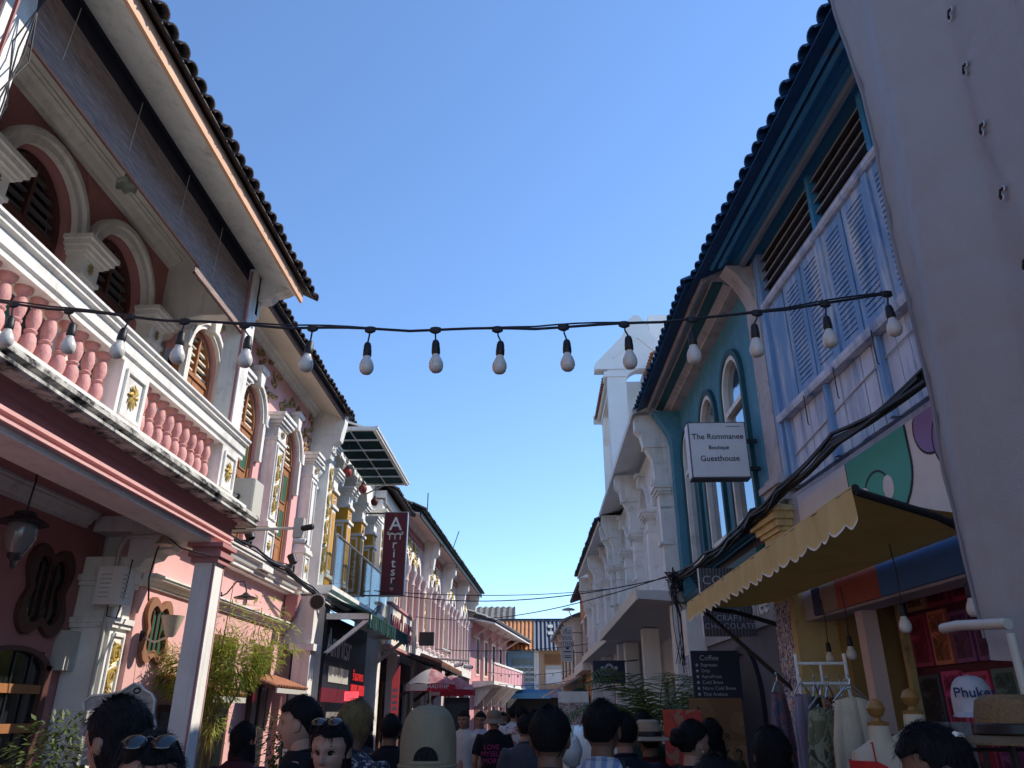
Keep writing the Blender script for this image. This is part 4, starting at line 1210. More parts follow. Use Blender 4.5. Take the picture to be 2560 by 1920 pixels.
for k, (ca, cz, r) in enumerate(((4.74, 3.38, 0.17), (4.52, 3.24, 0.20), (4.45, 3.42, 0.1))):
    z1 = lambda pts: [(a, min(z, 3.487)) for a, z in pts]
    cut('purple_outline', z1(ell(ca, cz, r + 0.018, r + 0.018)), BLK, 0.004 * k)
    cut('purple_cloud', z1(ell(ca, cz, r, r)), PURP, 0.002 + 0.004 * k)
cut('star_mark', [(6.42, 3.05), (6.44, 3.12), (6.46, 3.05), (6.53, 3.03), (6.46, 3.01), (6.44, 2.94), (6.42, 3.01), (6.35, 3.03)], BLK)
cut('star_mark', [(6.26, 2.98), (6.28, 3.05), (6.30, 2.98), (6.36, 2.96), (6.30, 2.94), (6.28, 2.87), (6.26, 2.94), (6.20, 2.96)], mat('mural_gold', (0.5, 0.33, 0.05), 0.6, 0.05))
cut('red_heart', ell(6.08, 3.18, 0.05, 0.10), mat('mural_red', (0.5, 0.10, 0.11), 0.6, 0.05))
# painted strip beneath, seen under the awning
for a0, a1, c in ((3.0, 3.9, (0.30, 0.09, 0.10)), (3.9, 4.45, (0.35, 0.28, 0.26)), (4.45, 5.75, (0.05, 0.17, 0.42)), (5.75, 6.45, (0.40, 0.10, 0.07)), (6.45, 6.75, (0.33, 0.26, 0.22)), (6.75, 6.92, (0.03, 0.04, 0.14))):
    H.box('painted_strip', a0, a1 - 0.004, -0.01, 0.018, 2.44, 2.66, mat('strip_%d' % int(a0 * 100), c, 0.6, 0.08))

# ---------------------------------------------------------------- yellow awning over the shop
AWC = mat('golden_awning_canvas', (0.52, 0.28, 0.065), 0.8, 0.15, 3.0, 0.3, 30, transl=0.2)
AWV = mat('yellow_valance_canvas', (0.90, 0.70, 0.30), 0.75, 0.12, 3.0, 0.2, 30, transl=0.35)
AWT = thing('shop_awning', 'yellow canvas awning with scalloped white-edged valance over the clothes shop', 'awning', (2.4, 6.0, 0))
def AP(u, v):      # u along the front (0 near, 1 far), v from the wall (0) to the front (1)
    wx, wy, wz = 2.56 + (2.32 - 2.56) * u, 4.15 + (7.55 - 4.15) * u, 2.66
    fx, fy, fz = 1.64 + (1.56 - 1.64) * u, 3.86 + (8.18 - 3.86) * u, 2.73 - 0.02 * u
    sag = -0.05 * math.sin(PI * v)
    return (wx + (fx - wx) * v - 2.4, wy + (fy - wy) * v - 6.0, wz + (fz - wz) * v + sag)
vs, fs = [], []
NU, NV = 24, 8
for i in range(NU + 1):
    for j in range(NV + 1):
        vs.append(AP(i / NU, j / NV))
for i in range(NU):
    for j in range(NV):
        k = i * (NV + 1) + j
        fs.append((k, k + 1, k + NV + 2, k + NV + 1))
M().add(vs, fs).obj('canvas_top', AWC, AWT, True, False)
vs, fs = [], []
NU = 216
for i in range(NU + 1):
    u = i / NU
    x, y, z = AP(u, 1.0)
    ph = u * 24
    sc = abs(math.sin(ph * PI))
    w = 0.012 * math.sin(u * 61) + 0.008 * math.sin(u * 147 + 1)
    dp = 0.155 + 0.045 * (1 - abs(2 * (ph % 1) - 1))
    for j, (dz, q) in enumerate(((0.012, 0.0), (-0.05, 0.4), (-0.10, 0.8), (-dp + 0.012, 1.0), (-dp, 1.02))):
        vs.append((x - 0.012 + w * q - 0.01, y, z + dz))
for i in range(NU):
    for j in range(3):
        k = i * 5 + j
        fs.append((k, k + 1, k + 6, k + 5))
M().add(vs, fs).obj('valance', AWV, AWT, True, False)
fs = [(i * 5 + 3, i * 5 + 4, i * 5 + 9, i * 5 + 8) for i in range(NU)]
M().add(vs, fs).obj('valance_trim', WHITE2, AWT, True, False)
x0, y0, z0 = AP(0, 1); x1, y1, z1 = AP(1, 1)
M().tube([(x0, y0, z0 + 0.0), (x1, y1, z1 + 0.0)], 0.022, 8).obj('front_bar', IRON, AWT)
for u in (0.0, 1.0):
    a, b = AP(u, 1.0), AP(u, 0.0)
    M().tube([(a[0], a[1], a[2] - 0.02), ((a[0] + b[0]) / 2, (a[1] + b[1]) / 2, a[2] - 0.12), (b[0] + 0.02, b[1], b[2] - 0.25)], 0.022, 8).obj('awning_arm', IRON, AWT)
a = AP(1, 1); M().tube([(a[0] + 0.05, a[1] - 0.15, a[2] - 0.03), (a[0] + 0.72, a[1] - 0.75, 1.86)], 0.02, 8).obj('awning_stay', IRON, AWT)

# ================================================================ teal guesthouse
TEAL = mat('teal_plaster', (0.075, 0.25, 0.35), 0.8, 0.18, 1.8, 0.35, 70, col2=(0.13, 0.30, 0.38), c2amt=0.3, streak=0.35, streak_col=(0.035, 0.09, 0.11))
TEALD = mat('dark_teal_trim', (0.018, 0.085, 0.105), 0.6, 0.1, 3.0)
H = House('teal guesthouse with white-framed arched windows next to the timber house', 2.52, 0, 1.4, -1, 'teal_guesthouse')
A0, A1 = 7.46, 11.35
tw = [(8.28, 0.36, 3.6, 5.12, 0.36), (9.50, 0.36, 3.6, 5.12, 0.36), (10.72, 0.36, 3.6, 5.12, 0.36)]
tw = [(8.28, 0.40, 3.6, 5.16, 0.40), (9.50, 0.40, 3.6, 5.16, 0.40), (10.70, 0.40, 3.6, 5.16, 0.40)]
arched_wall(H.m(), A0, A1, 3.4, 6.3, -0.25, 0.0, tw, 14).obj('upper_wall', TEAL, H.root)
for (c, hw, zb, zs, rise) in tw:
    m = H.m(); m.arc(c, zs, hw, hw + 0.07, 0, 0.05, 0, 180, 18); m.box(c - hw - 0.07, c - hw, 0, 0.05, zb, zs); m.box(c + hw, c + hw + 0.07, 0, 0.05, zb, zs)
    w = m.obj('arched_window', TEALD, H.root)
    m = H.m(); m.arc(c, zs, hw - 0.06, hw, -0.06, 0.03, 0, 180, 18); m.box(c - hw, c - hw + 0.06, -0.06, 0.03, zb, zs); m.box(c + hw - 0.06, c + hw, -0.06, 0.03, zb, zs)
    m.box(c - hw + 0.06, c + hw - 0.06, -0.05, 0.02, zs - 0.24, zs - 0.18); m.box(c - hw + 0.06, c + hw - 0.06, -0.05, 0.02, zb, zb + 0.06)
    m.obj('window_frame', WHITE2, w)
    H.m().prism([(c - hw + 0.05, zb), (c + hw - 0.05, zb)] + [(c + (hw - 0.05) * math.cos(R(180 * i / 14)), zs + (hw - 0.05) * math.sin(R(180 * i / 14))) for i in range(15)], -0.035, -0.03).obj('pane', PANE, w)
cornice(H.m(), A0, A1, 0, 3.38, 0.10, 0.14).obj('sill_moulding', TEALD, H.root)
H.m().sweep([(0, 6.02), (0.14, 6.02), (0.14, 6.05), (0.22, 6.08), (0.22, 6.12), (0.34, 6.12), (0.34, 6.16), (0.44, 6.10), (0.46, 6.10), (0.46, 6.22), (0, 6.34)], A0, A1).obj('eave_boards', PLAST, H.root)
H.m().sweep([(0.225, 6.085), (0.335, 6.105), (0.335, 6.118), (0.225, 6.118)], A0, A1).obj('teal_soffit_strip', TEALD, H.root)
tiled_roof(H, 7.5, 11.6, 0.66, 6.12, -7.0, R(25), BROOF, 0.172, 0.36, 0.078)
H.box('rear_wall', A0, A1, -8, -7.8, 0, 8.5, PLAST)
for a in (11.22,):
    m = H.m(); m.box(a - 0.05, a + 0.16, 0, 0.16, 3.2, 5.5)
    m.sweep([(0.0, 5.5), (0.16, 5.5), (0.20, 5.66), (0.30, 5.85), (0.42, 6.02), (0.0, 6.02)], a - 0.05, a + 0.16)
    m.obj('pilaster', PLAST if a < 8 else TEAL, H.root)
H.m().sweep([(0, 3.08), (0.12, 3.08), (0.15, 3.14), (0.15, 3.2), (0, 3.26)], A0 + 0.25, A1).obj('belt_moulding', TEALD, H.root)
H.box('ground_wall', A0, A1, -0.5, -0.05, 0, 3.4, mat('slate_shop_wall', (0.13, 0.135, 0.155), 0.85, 0.15))
H.box('pale_fascia', 7.9, 11.0, -0.05, -0.02, 2.5, 3.0, mat('grey_board', (0.30, 0.32, 0.33), 0.7, 0.1))
dd = H.m(); dd.arc(9.3, 1.75, 0.55, 0.63, -0.06, 0.0, 0, 180, 14); dd.box(8.67, 8.75, -0.06, 0, 0.13, 1.75); dd.box(9.85, 9.93, -0.06, 0, 0.13, 1.75)
dd = dd.obj('arched_shop_door', mat('midnight_door_paint', (0.012, 0.014, 0.03), 0.6, 0.1), H.root)
H.m().prism([(8.75, 0.13), (9.85, 0.13)] + [(9.3 + 0.55 * math.cos(R(180 * i / 14)), 1.75 + 0.55 * math.sin(R(180 * i / 14))) for i in range(15)], -0.05, -0.03).obj('door_leaf', MATS['midnight_door_paint'], dd)
text('cafe_lettering', 'doublebrew coffee', 0.34, WHITE2, H.root, face_left(0.0, 9.3, 2.78) if False else Matrix.Translation((0.012, 9.35, 2.72)) @ Matrix.Rotation(R(-90), 4, 'Z') @ Matrix.Rotation(R(90), 4, 'X'), 0.006)
# carved white post with tile print at the far end of the cafe front
pp = H.box('white_door_post', 11.0, 11.28, -0.04, 0.22, 0.13, 3.0, WHITE2)
H.box('tile_print_strip', 11.02, 11.26, 0.22, 0.226, 0.4, 2.4, MATS['blue_pink_tile_print'], pp)
H.m().box(10.985, 11.0, 0.0, 0.20, 0.4, 2.45).obj('tile_print_side', MATS['blue_pink_tile_print'], pp)

# ================================================================ white ornate houses on the right
WR = mat('cool_white_plaster', (0.80, 0.79, 0.77), 0.75, 0.08, 1.8, 0.2, 60, streak=0.15, streak_col=(0.35, 0.35, 0.35))
def white_house(label, x, y, yaw, L, bays, ze, oe, slab, wallm, roofm, eave=True):
    H = House(label, x, y, yaw, -1, 'white_shophouse')
    nb = bays * 2
    bw = L / nb
    ops = [(bw * (i + 0.5), bw * 0.30, 3.55, 4.95, bw * 0.36) for i in range(nb)]
    arched_wall(H.m(), 0, L, 3.3, ze, -0.3, 0, ops, 10).obj('upper_wall', wallm, H.root)
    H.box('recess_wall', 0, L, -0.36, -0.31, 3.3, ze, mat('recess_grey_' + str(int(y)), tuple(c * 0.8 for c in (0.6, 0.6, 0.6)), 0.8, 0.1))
    for i, (c, hw, zb, zs, rise) in enumerate(ops):
        w = H.box('tall_window', c - hw * 0.8, c + hw * 0.8, -0.31, -0.27, 3.6, 5.1, WHITE2)
        for q in (-1, 1):
            H.box('window_leaf', c + (q - 1) * hw * 0.37 + 0.02, c + (q + 1) * hw * 0.37 - 0.02, -0.27, -0.25, 3.7, 4.9, wallm, w)
        m = H.m(); m.arc(c, zs, hw, hw + 0.07, 0, 0.07, 0, 180, 14, rise / hw)
        m.prism([(c - 0.05, zs + rise), (c + 0.05, zs + rise), (c + 0.1, zs + rise + 0.22), (c - 0.1, zs + rise + 0.22)], 0, 0.14)
        m.box(c - 0.13, c + 0.13, 0, 0.18, zs + rise + 0.22, zs + rise + 0.28)
        m.obj('archivolt', WHITE2, w)
    for i in range(nb + 1):
        c = max(0.15, min(L - 0.15, bw * i))
        m = H.m(); m.box(c - 0.13, c + 0.13, 0, 0.15, 3.3, 4.55); capital(m, c, 0.15, 4.55, 0.26, 0.15, 0.36)
        m.obj('pilaster', WHITE2, H.root)
    for i in range(bays + 1):
        c = max(0.1, min(L - 0.1, L * i / bays))
        m = H.m()
        m.sweep([(0, 3.3), (0.16, 3.3), (0.18, 4.9), (0.26, 4.96), (0.22, 5.05), (0.24, 5.35), (0.32, 5.5), (0.36, 5.56), (0.40, 5.75), (oe - 0.02, ze - 0.25), (oe - 0.02, ze), (0, ze)], c - 0.1, c + 0.1)
        f = m.obj('party_wall_corbel', WHITE2, H.root)
        m = H.m()
        for (o, z) in ((0.18, 4.0), (0.2, 4.93), (0.33, 5.53)):
            m.box(c - 0.13, c + 0.13, 0.02, o + 0.04, z, z + 0.035)
        m.split('corbel_moulding', WHITE2, f)
    H.m().sweep([(0, ze + 0.16), (oe, ze), (oe, ze + 0.03), (0, ze + 0.22)], -0.1, L).obj('soffit', wallm, H.root)
    H.m().sweep([(oe, ze - 0.03), (oe + 0.025, ze - 0.03), (oe + 0.025, ze + 0.07), (oe, ze + 0.07)], -0.1, L).obj('fascia', WHITE2, H.root)
    if roofm:
        tiled_roof(H, -0.1, L, oe + 0.10, ze + 0.06, -6.0, R(24), roofm, 0.24, 0.38, 0.10)
    else:
        H.m().sweep([(oe, ze + 0.06), (-6, ze + 2.4), (-6, ze + 2.3), (oe - 0.05, ze + 0.03)], -0.1, L).obj('roof_slab', wallm, H.root)
    H.box('rear_wall', 0, L, -7, -6.8, 0, ze + 2.2, wallm)
    H.box('ground_wall', 0, L, -0.9, -0.7, 0, 3.3, wallm)
    H.m().sweep([(-0.7, 3.12), (slab, 3.22), (slab, 3.34), (-0.7, 3.32)], 0.02, L - 0.02).obj('canopy_slab', mat('grey_canopy_soffit', (0.62, 0.61, 0.61), 0.8, 0.1), H.root)
    H.m().sweep([(slab, 3.20), (slab + 0.03, 3.20), (slab + 0.03, 3.38), (slab, 3.38)], 0.02, L - 0.02).obj('canopy_edge', CREAM, H.root)
    for i in range(bays + 1):
        a = max(0.05, min(L - 0.35, L * i / bays))
        H.box('arcade_post', a, a + 0.3, -0.2, 0.1, 0.13, 3.14, wallm)
    for i in range(bays):
        a = L * (i + 0.5) / bays
        d = H.box('shopfront', a - 1.0, a + 1.0, -0.7, -0.66, 0.13, 2.3, PANED)
        H.box('shopfront_post', a - 0.04, a + 0.04, -0.66, -0.6, 0.13, 2.3, WHITE2, d)
    return H
HW = white_house('white shophouse with stucco corbels and arched bays beside the teal guesthouse', 2.06, 11.5, 0.3, 6.9, 2, 6.08, 0.50, 0.60, WR, None)
HG = white_house('grey-white shophouse with dark tiled eave beyond the stucco white one', 1.92, 18.5, 1.0, 8.0, 2, 5.92, 0.42, 0.35, mat('pearl_grey_plaster', (0.68, 0.69, 0.71), 0.75, 0.1, 1.8), TILE)
H = House('orange-walled shophouse with brown eave far down the right side', 1.72, 26.6, 1.0, -1, 'orange_shophouse')
OR = mat('burnt_orange_plaster', (0.52, 0.23, 0.10), 0.8, 0.1, 1.8)
H.box('wall', 0, 4.6, -4, 0, 0, 5.8, OR)
H.m().sweep([(0, 5.85), (0.36, 5.7), (0.36, 5.76), (0, 5.92)], -0.2, 4.6).obj('eave', WOODD, H.root)
H.m().sweep([(0.36, 5.7), (-4, 7.2), (-4, 7.3), (0.40, 5.78)], -0.2, 4.6).obj('roof', TILE, H.root)
for k in range(2):
    w = H.box('window', 0.8 + 2.0 * k, 1.9 + 2.0 * k, 0, 0.04, 3.4, 4.9, WHITE2)
    for j in range(2):
        H.box('pane', 0.9 + 2.0 * k + 0.5 * j, 1.3 + 2.0 * k + 0.5 * j, 0.04, 0.05, 3.5, 4.8, PANED, w)
m = H.m(); m.sweep([(0, 4.6), (0.08, 4.6), (0.34, 5.6), (0, 5.7)], -0.1, 0.1); m.obj('corbel', CREAM, H.root)
H.box('belt', 0, 4.6, 0, 0.3, 3.0, 3.3, WHITE)
H = House('cream shophouse with grey lean-to eave at the far right end', 1.42, 31.4, 2.0, -1, 'cream_shophouse')
H.box('wall', 0, 9.0, -4, 0, 0, 5.2, CREAM)
H.m().sweep([(0, 5.3), (0.55, 4.95), (0.55, 5.08), (-4, 6.8), (-4, 6.6), (0, 5.25)], -0.3, 9).obj('roof', mat('grey_eave_board', (0.25, 0.25, 0.27), 0.7, 0.15), H.root)
for k in range(4):
    m = H.m(); m.sweep([(0, 3.9), (0.06, 4.0), (0.1, 4.5), (0.3, 4.75), (0.45, 5.0), (0, 5.2)], 2.6 * k, 2.6 * k + 0.2); m.obj('corbel', WHITE, H.root)
    w = H.box('window', 0.6 + 2.2 * k, 1.6 + 2.2 * k, 0, 0.03, 3.2, 4.6, mat('olive_shutter', (0.10, 0.12, 0.05), 0.6, 0.1))
    H.box('pane', 0.75 + 2.2 * k, 1.45 + 2.2 * k, 0.03, 0.04, 3.3, 4.5, PANED, w)
H.m().sweep([(0, 2.9), (1.0, 2.4), (1.0, 2.46), (0, 3.0)], -2, 8.5).obj('lean_to_canopy', mat('pale_canopy_edge', (0.5, 0.42, 0.36), 0.7, 0.1), H.root)
H.box('chimney_pier', -0.6, 0.1, -0.8, -0.3, 5.2, 7.4, WHITE2)
m = H.m(); m.lathe([(0.28, 0.0), (0.2, 0.05), (0.05, 0.09)], -1.0, 0.3, 5.35, 12); m.tube([(-1.0, 0.3, 5.35), (-1.0, 0.1, 4.9)], 0.02, 5)
m.obj('satellite_dish', GREY, H.root)

# ---------------------------------------------------------------- white belvedere tower rising behind the right roofs
T = thing('belvedere_tower', 'white gabled belvedere tower with arch and orange tiled eaves above the right roofs', 'tower', (2.0, 18.9, 0))
TW = mat('tower_white_plaster', (0.80, 0.79, 0.77), 0.75, 0.06, 1.5, 0.15, 60)
def tb(name, x0, x1, y0, y1, z0, z1, mt=TW):
    return M().box(x0, x1, y0, y1, z0, z1).obj(name, mt, T)
arched_wall(M(), -0.05, 1.75, 6.0, 10.36, 0.0, 0.3, [(0.84, 0.39, 6.0, 9.90, 0.36)], 14).obj('arch_wall', TW, T)
g_ = [(-0.38, 10.27), (-0.38, 10.42), (0.42, 11.28), (0.50, 11.5), (0.62, 11.78), (0.74, 11.9), (0.82, 11.92), (0.90, 11.9), (1.02, 11.78), (1.14, 11.5), (1.22, 11.28), (2.02, 10.42), (2.02, 10.27)]
M().prism(g_, -0.05, 0.34).obj('gable', TW, T)
M().prism([(0.1, 10.62), (0.82, 11.3), (1.5, 10.66), (1.45, 10.6), (0.82, 11.2), (0.16, 10.58)], -0.075, -0.055).obj('gable_moulding', TW, T)
tb('corner_pier', -0.05, 0.45, 0.02, 0.40, 0.13, 6.0)
tb('pier_cap', -0.14, 0.5, -0.04, 0.44, 10.05, 10.2)
tb('arch_soffit_wall', 0.95, 1.2, 0.3, 1.2, 6.0, 10.3)
tb('rear_panel', 0.35, 1.25, 0.95, 1.05, 8.4, 10.32)
tb('side_wall', 0.05, 0.35, 3.0, 3.35, 0.13, 10.05)
M().sweep([(3.0, 9.1), (2.86, 9.35), (2.7, 9.9), (2.7, 10.05), (3.0, 10.05)], 0.05, 0.35).obj('pier_bracket', TW, T)
tb('side_lintel', 0.02, 0.32, 0.3, 3.4, 9.92, 10.12)
tb('tall_block', 1.25, 2.05, 0.4, 1.2, 0.13, 12.15)
tb('block_wing', 1.27, 1.6, -1.3, 0.4, 0.13, 10.3)
er = M().prism([(-0.10, 10.08), (-0.06, 10.05), (0.34, 10.22), (0.34, 10.34)], 0.35, 3.45).obj('side_eave', WHITE2, T)
etm = tile_mesh('eave_tile', TILER, -1, R(30), 0.095, 0.5, 0.016, 6)
for k in range(17):
    link('eave_tile', etm, er, (-0.15, 0.32 + 0.19 * k, 10.09))
tb('eave_end', -0.2, 0.1, 3.42, 3.5, 9.98, 10.25)
er2 = M().prism([(1.02, 10.08), (1.06, 10.05), (1.27, 10.22), (1.27, 10.34)], -1.3, 1.9).obj('block_eave', WHITE2, T)
for k in range(17):
    link('eave_tile', etm, er2, (0.97, -1.24 + 0.19 * k, 10.09))
# ================================================================ string of bulbs across the street
def sagline(p, q, sag, n=24):
    P, Q = Vector(p), Vector(q)
    out = []
    for i in range(n + 1):
        t = i / n
        v = P.lerp(Q, t); v.z -= sag * 4 * t * (1 - t)
        out.append(tuple(v))
    return out
SL = thing('string_light', 'black festoon cable with white bulbs strung across the street', 'string light', (0, 3.22, 0))
bx = [-3.55, -3.08, -2.585, -2.295, -1.985, -1.705, -1.405, -1.07, -0.79, -0.475, -0.178, 0.137, 0.425, 0.748, 1.058, 1.385, 1.685, 2.0]
def cz(x): return 3.345 + 0.018 * x + 0.034 * x * x + (0.006 * x ** 3 if x > 0 else 0)
path = [(x, 0.004 * math.sin(x * 9), cz(x) + 0.010 * abs(math.sin(x * 5.2))) for x in [-3.0 + 0.1 * i for i in range(48)]]
M().tube(path, 0.0065, 6).obj('cable', CABLE, SL, True)
M().tube([(x, 0.012, z + 0.012 + 0.009 * math.sin(x * 5 + 1)) for x, y, z in path], 0.0042, 6).obj('support_wire', CABLE, SL, True)
BULB = mat('milky_bulb_glass', (0.62, 0.60, 0.56), 0.28, 0.03, spec=0.6)
bulb_me = M().lathe([(0.004, -0.166), (0.02, -0.163), (0.030, -0.152), (0.0345, -0.135), (0.0335, -0.118), (0.027, -0.100), (0.019, -0.085), (0.016, -0.072)], n=14).mesh('bulb', BULB, True)
sock_me = M().lathe([(0.008, 0.0), (0.014, -0.005), (0.018, -0.018), (0.0195, -0.04), (0.0205, -0.044), (0.0205, -0.07), (0.018, -0.074)], n=12).mesh('socket', BLACK, True)
rnd = random.Random(21)
for i, x in enumerate(bx[2:-1]):
    z = cz(x) + 0.004
    dx = rnd.uniform(-0.02, 0.025) - 0.006 * x
    dy = rnd.uniform(-0.015, 0.015)
    drop = 0.062 + rnd.uniform(-0.004, 0.006)
    M().tube([(x, 0, z), (x + dx * 0.2, 0, z - drop * 0.5), (x + dx, dy, z - drop)], 0.0042, 6).obj('bulb_lead', CABLE, SL)
    M().lathe([(0.005, -0.02), (0.012, -0.012), (0.012, 0.012), (0.006, 0.016)], x, 0, z, 8, 2.2, 0.8).obj('clip', BLACK, SL)
    s = link('socket', sock_me, SL, (x + dx, dy, z - drop), (rnd.uniform(-.08, .08), rnd.uniform(-.08, .08), 0))
    link('bulb', bulb_me, s)

# ================================================================ grey tarpaulin hanging by the near right shop
TARP = mat('grey_tarpaulin', (0.32, 0.325, 0.34), 0.6, 0.06, 1.0, 0.25, 160, streak=0.10, streak_col=(0.2, 0.2, 0.2))
TP = thing('tarpaulin', 'grey tarpaulin sheet with eyelets hanging at the right edge', 'tarpaulin', (1.70, 3.15, 1.93))
vs, fs = [], []
NU, NV = 110, 130
def tarp_x(y, z):
    f = 0.050 * math.sin(y * 5.2 + 0.45 * z) + 0.026 * math.sin(y * 11 + z * 1.1 + 1) + 0.022 * mnoise.noise(Vector((y * 7, z * 0.9, 5)))
    f += 0.020 * math.exp(-((y + 0.55 + 0.10 * z) / 0.05) ** 2) + 0.018 * math.exp(-((y + 1.25 - 0.07 * z) / 0.04) ** 2)
    for (sx, sz, k) in ((2.1, 0.9, 1), (1.2, 2.0, 2), (3.0, 1.6, 3)):      # folded-away creases
        n = mnoise.noise(Vector((y * sx + z * 0.5 * k, z * sz - y * 0.8, 8 + k)))
        f += 0.007 * max(0, 1 - abs(n) * 7) ** 2
    return f
for i in range(NU + 1):
    for j in range(NV + 1):
        y = -2.6 * i / NU + (0.035 * math.sin(1.7 * j * 4.4 / NV + 0.4) + 0.02 * math.sin(4.1 * j * 4.4 / NV)) * (1 - i / NU) ** 4
        z = 4.4 * j / NV + 0.05 * math.sin(y * 2.2) * (1 - j / NV) - (0.07 * (1 - j / NV) ** 6 * (1 if i > 6 else 0))
        vs.append((tarp_x(y, z), y, z))
for i in range(NU):
    for j in range(NV):
        k = i * (NV + 1) + j
        fs.append((k, k + 1, k + NV + 2, k + NV + 1))
M().add(vs, fs).obj('sheet', TARP, TP, True, False)
M().tube([(vs[j][0] - 0.002, vs[j][1] + 0.004, vs[j][2]) for j in range(0, NV + 1, 5)], 0.012, 6).obj('hem', mat('tarp_hem_grey', (0.24, 0.24, 0.27), 0.6, 0.1), TP, True)
EYE = mat('eyelet_metal', (0.6, 0.6, 0.58), 0.3, 0.05, metal=0.8)
for k in range(7):
    z = 2.95 - 0.30 * k
    y = -0.83
    x = min(v[0] for v in vs if abs(v[1] - y) < 0.06 and abs(v[2] - z) < 0.08) - 0.006
    for dy, dz in ((0, 0), (-0.018, 0.026)):
        e = M(); pts = [(x, y + dy + 0.011 * math.cos(2 * PI * i / 10), z + dz + 0.011 * math.sin(2 * PI * i / 10)) for i in range(11)]
        e.tube(pts, 0.0035, 5, False).obj('eyelet', EYE, TP)
        M().lathe([(0.008, -0.001), (0.008, 0.001)], 0, 0, 0, 8).obj('eyelet_hole', BLACK, TP).matrix_local = Matrix.Translation((x - 0.004, y + dy, z + dz)) @ Matrix.Rotation(R(90), 4, 'Y')
    M().tube([(x - 0.008, y, z), (x - 0.010, y - 0.018, z + 0.026)], 0.004, 5).obj('lacing', BLACK, TP)
PO = thing('steel_pole', 'grey steel pole with bent top pipe beneath the tarpaulin', 'pole', (1.52, 2.62, 0))
M().tube([(0, 0, 0), (0, 0, 1.90)], 0.014, 10).obj('upright', GREY, PO, True)
M().tube([(0.0, 0.0, 1.93), (-0.03, 0.25, 1.95), (-0.03, 0.36, 1.95)], 0.018, 10).obj('cross_pipe', GREY, PO, True)

# ================================================================ signs
SIGNM = mat('guesthouse_sign_face', (0.66, 0.66, 0.68), 0.5, 0.10, 2.0, 0, 50, streak=0.25, streak_col=(0.30, 0.28, 0.26))
INK = mat('sign_ink', (0.015, 0.015, 0.025), 0.6, 0.02)
G = thing('guesthouse_sign', 'white box sign reading The Rommanee Boutique Guesthouse on the teal wall', 'sign', (1.90, 7.60, 3.885))
M().box(-0.30, 0.30, 0.0, 0.16, 0.0, 0.61).obj('sign_box', mat('sign_box_edge', (0.10, 0.10, 0.13), 0.6, 0.1), G)
M().box(-0.288, 0.288, -0.006, 0.0, 0.012, 0.598).obj('sign_face', SIGNM, G)
M().box(-0.306, -0.30, 0.01, 0.15, 0.012, 0.598).obj('side_face', SIGNM, G)
M().box(0.30, 0.42, 0.06, 0.10, 0.40, 0.44).obj('bracket', IRON, G); M().box(0.30, 0.42, 0.06, 0.10, 0.1, 0.14).obj('bracket', IRON, G)
for t, z, s in (('The Rommanee', 0.445, 0.086), ('Boutique', 0.325, 0.060), ('Guesthouse', 0.205, 0.086)):
    text('lettering', t, s, INK, G, face_cam(0.0, -0.008, z), 0.001, xs=0.97, bold=0.0008)
M().box(0.10, 0.24, -0.009, -0.006, 0.555, 0.561).obj('small_print', INK, G)

MAROON = mat('maroon_sign_face', (0.13, 0.008, 0.022), 0.5, 0.08, 2.0)
S = thing('hanging_shop_sign', 'tall maroon hanging sign with white vertical lettering Amritsr', 'sign', (-2.98, 15.8, 3.86))
M().box(-0.25, 0.25, -0.03, 0.07, 0, 1.74).obj('sign_box', mat('sign_silver_edge', (0.35, 0.37, 0.40), 0.4, 0.05, metal=0.5), S)
M().box(-0.235, 0.235, -0.036, -0.03, 0.015, 1.725).obj('sign_face', MAROON, S)
for t, z, s in (('A', 1.47, 0.40), ('r', 1.05, 0.26), ('i', 0.86, 0.26), ('t', 0.66, 0.27), ('s', 0.49, 0.26), ('r', 0.33, 0.24)):
    text('letter', t, s, WHITE2, S, face_cam(0.0, -0.040, z), 0.003, bold=0.002)
m = M()
for sg in (-1, 1):
    m.tube([(0.0, -0.04, 1.255), (sg * 0.07, -0.04, 1.275), (sg * 0.13, -0.04, 1.255), (sg * 0.165, -0.04, 1.27), (sg * 0.16, -0.04, 1.305), (sg * 0.13, -0.04, 1.31), (sg * 0.125, -0.04, 1.29)], [0.012, 0.02, 0.016, 0.011, 0.008, 0.008, 0.006], 6)
m.obj('moustache_mark', WHITE2, S)
for x in (-0.11, 0.0, 0.11):
    M().box(x - 0.009, x + 0.009, -0.043, -0.037, 1.15, 1.25).obj('letter_m_stroke', WHITE2, S)
M().box(-0.05, 0.05, -0.042, -0.037, 0.215, 0.245).obj('green_mark', mat('sign_green_mark', (0.02, 0.09, 0.05), 0.6, 0.05), S)
M().box(-0.04, 0.03, -0.042, -0.037, 0.15, 0.165).obj('pale_mark', WHITE2, S); M().box(-0.04, 0.03, -0.042, -0.037, 0.12, 0.13).obj('pale_mark', WHITE2, S)
M().tube([(-0.06, -0.04, 1.70), (-0.03, -0.04, 1.675), (0.02, -0.04, 1.68), (0.03, -0.04, 1.70)], 0.008, 5).obj('orange_mark', mat('sign_orange_mark', (0.35, 0.07, 0.03), 0.6, 0.05), S)
for z in (1.70, 0.0):
    M().tube([(-0.95, 0.02, z + 0.02), (0.25, 0.02, z + 0.02)], 0.016, 6).obj('hanger_arm', IRON, S)

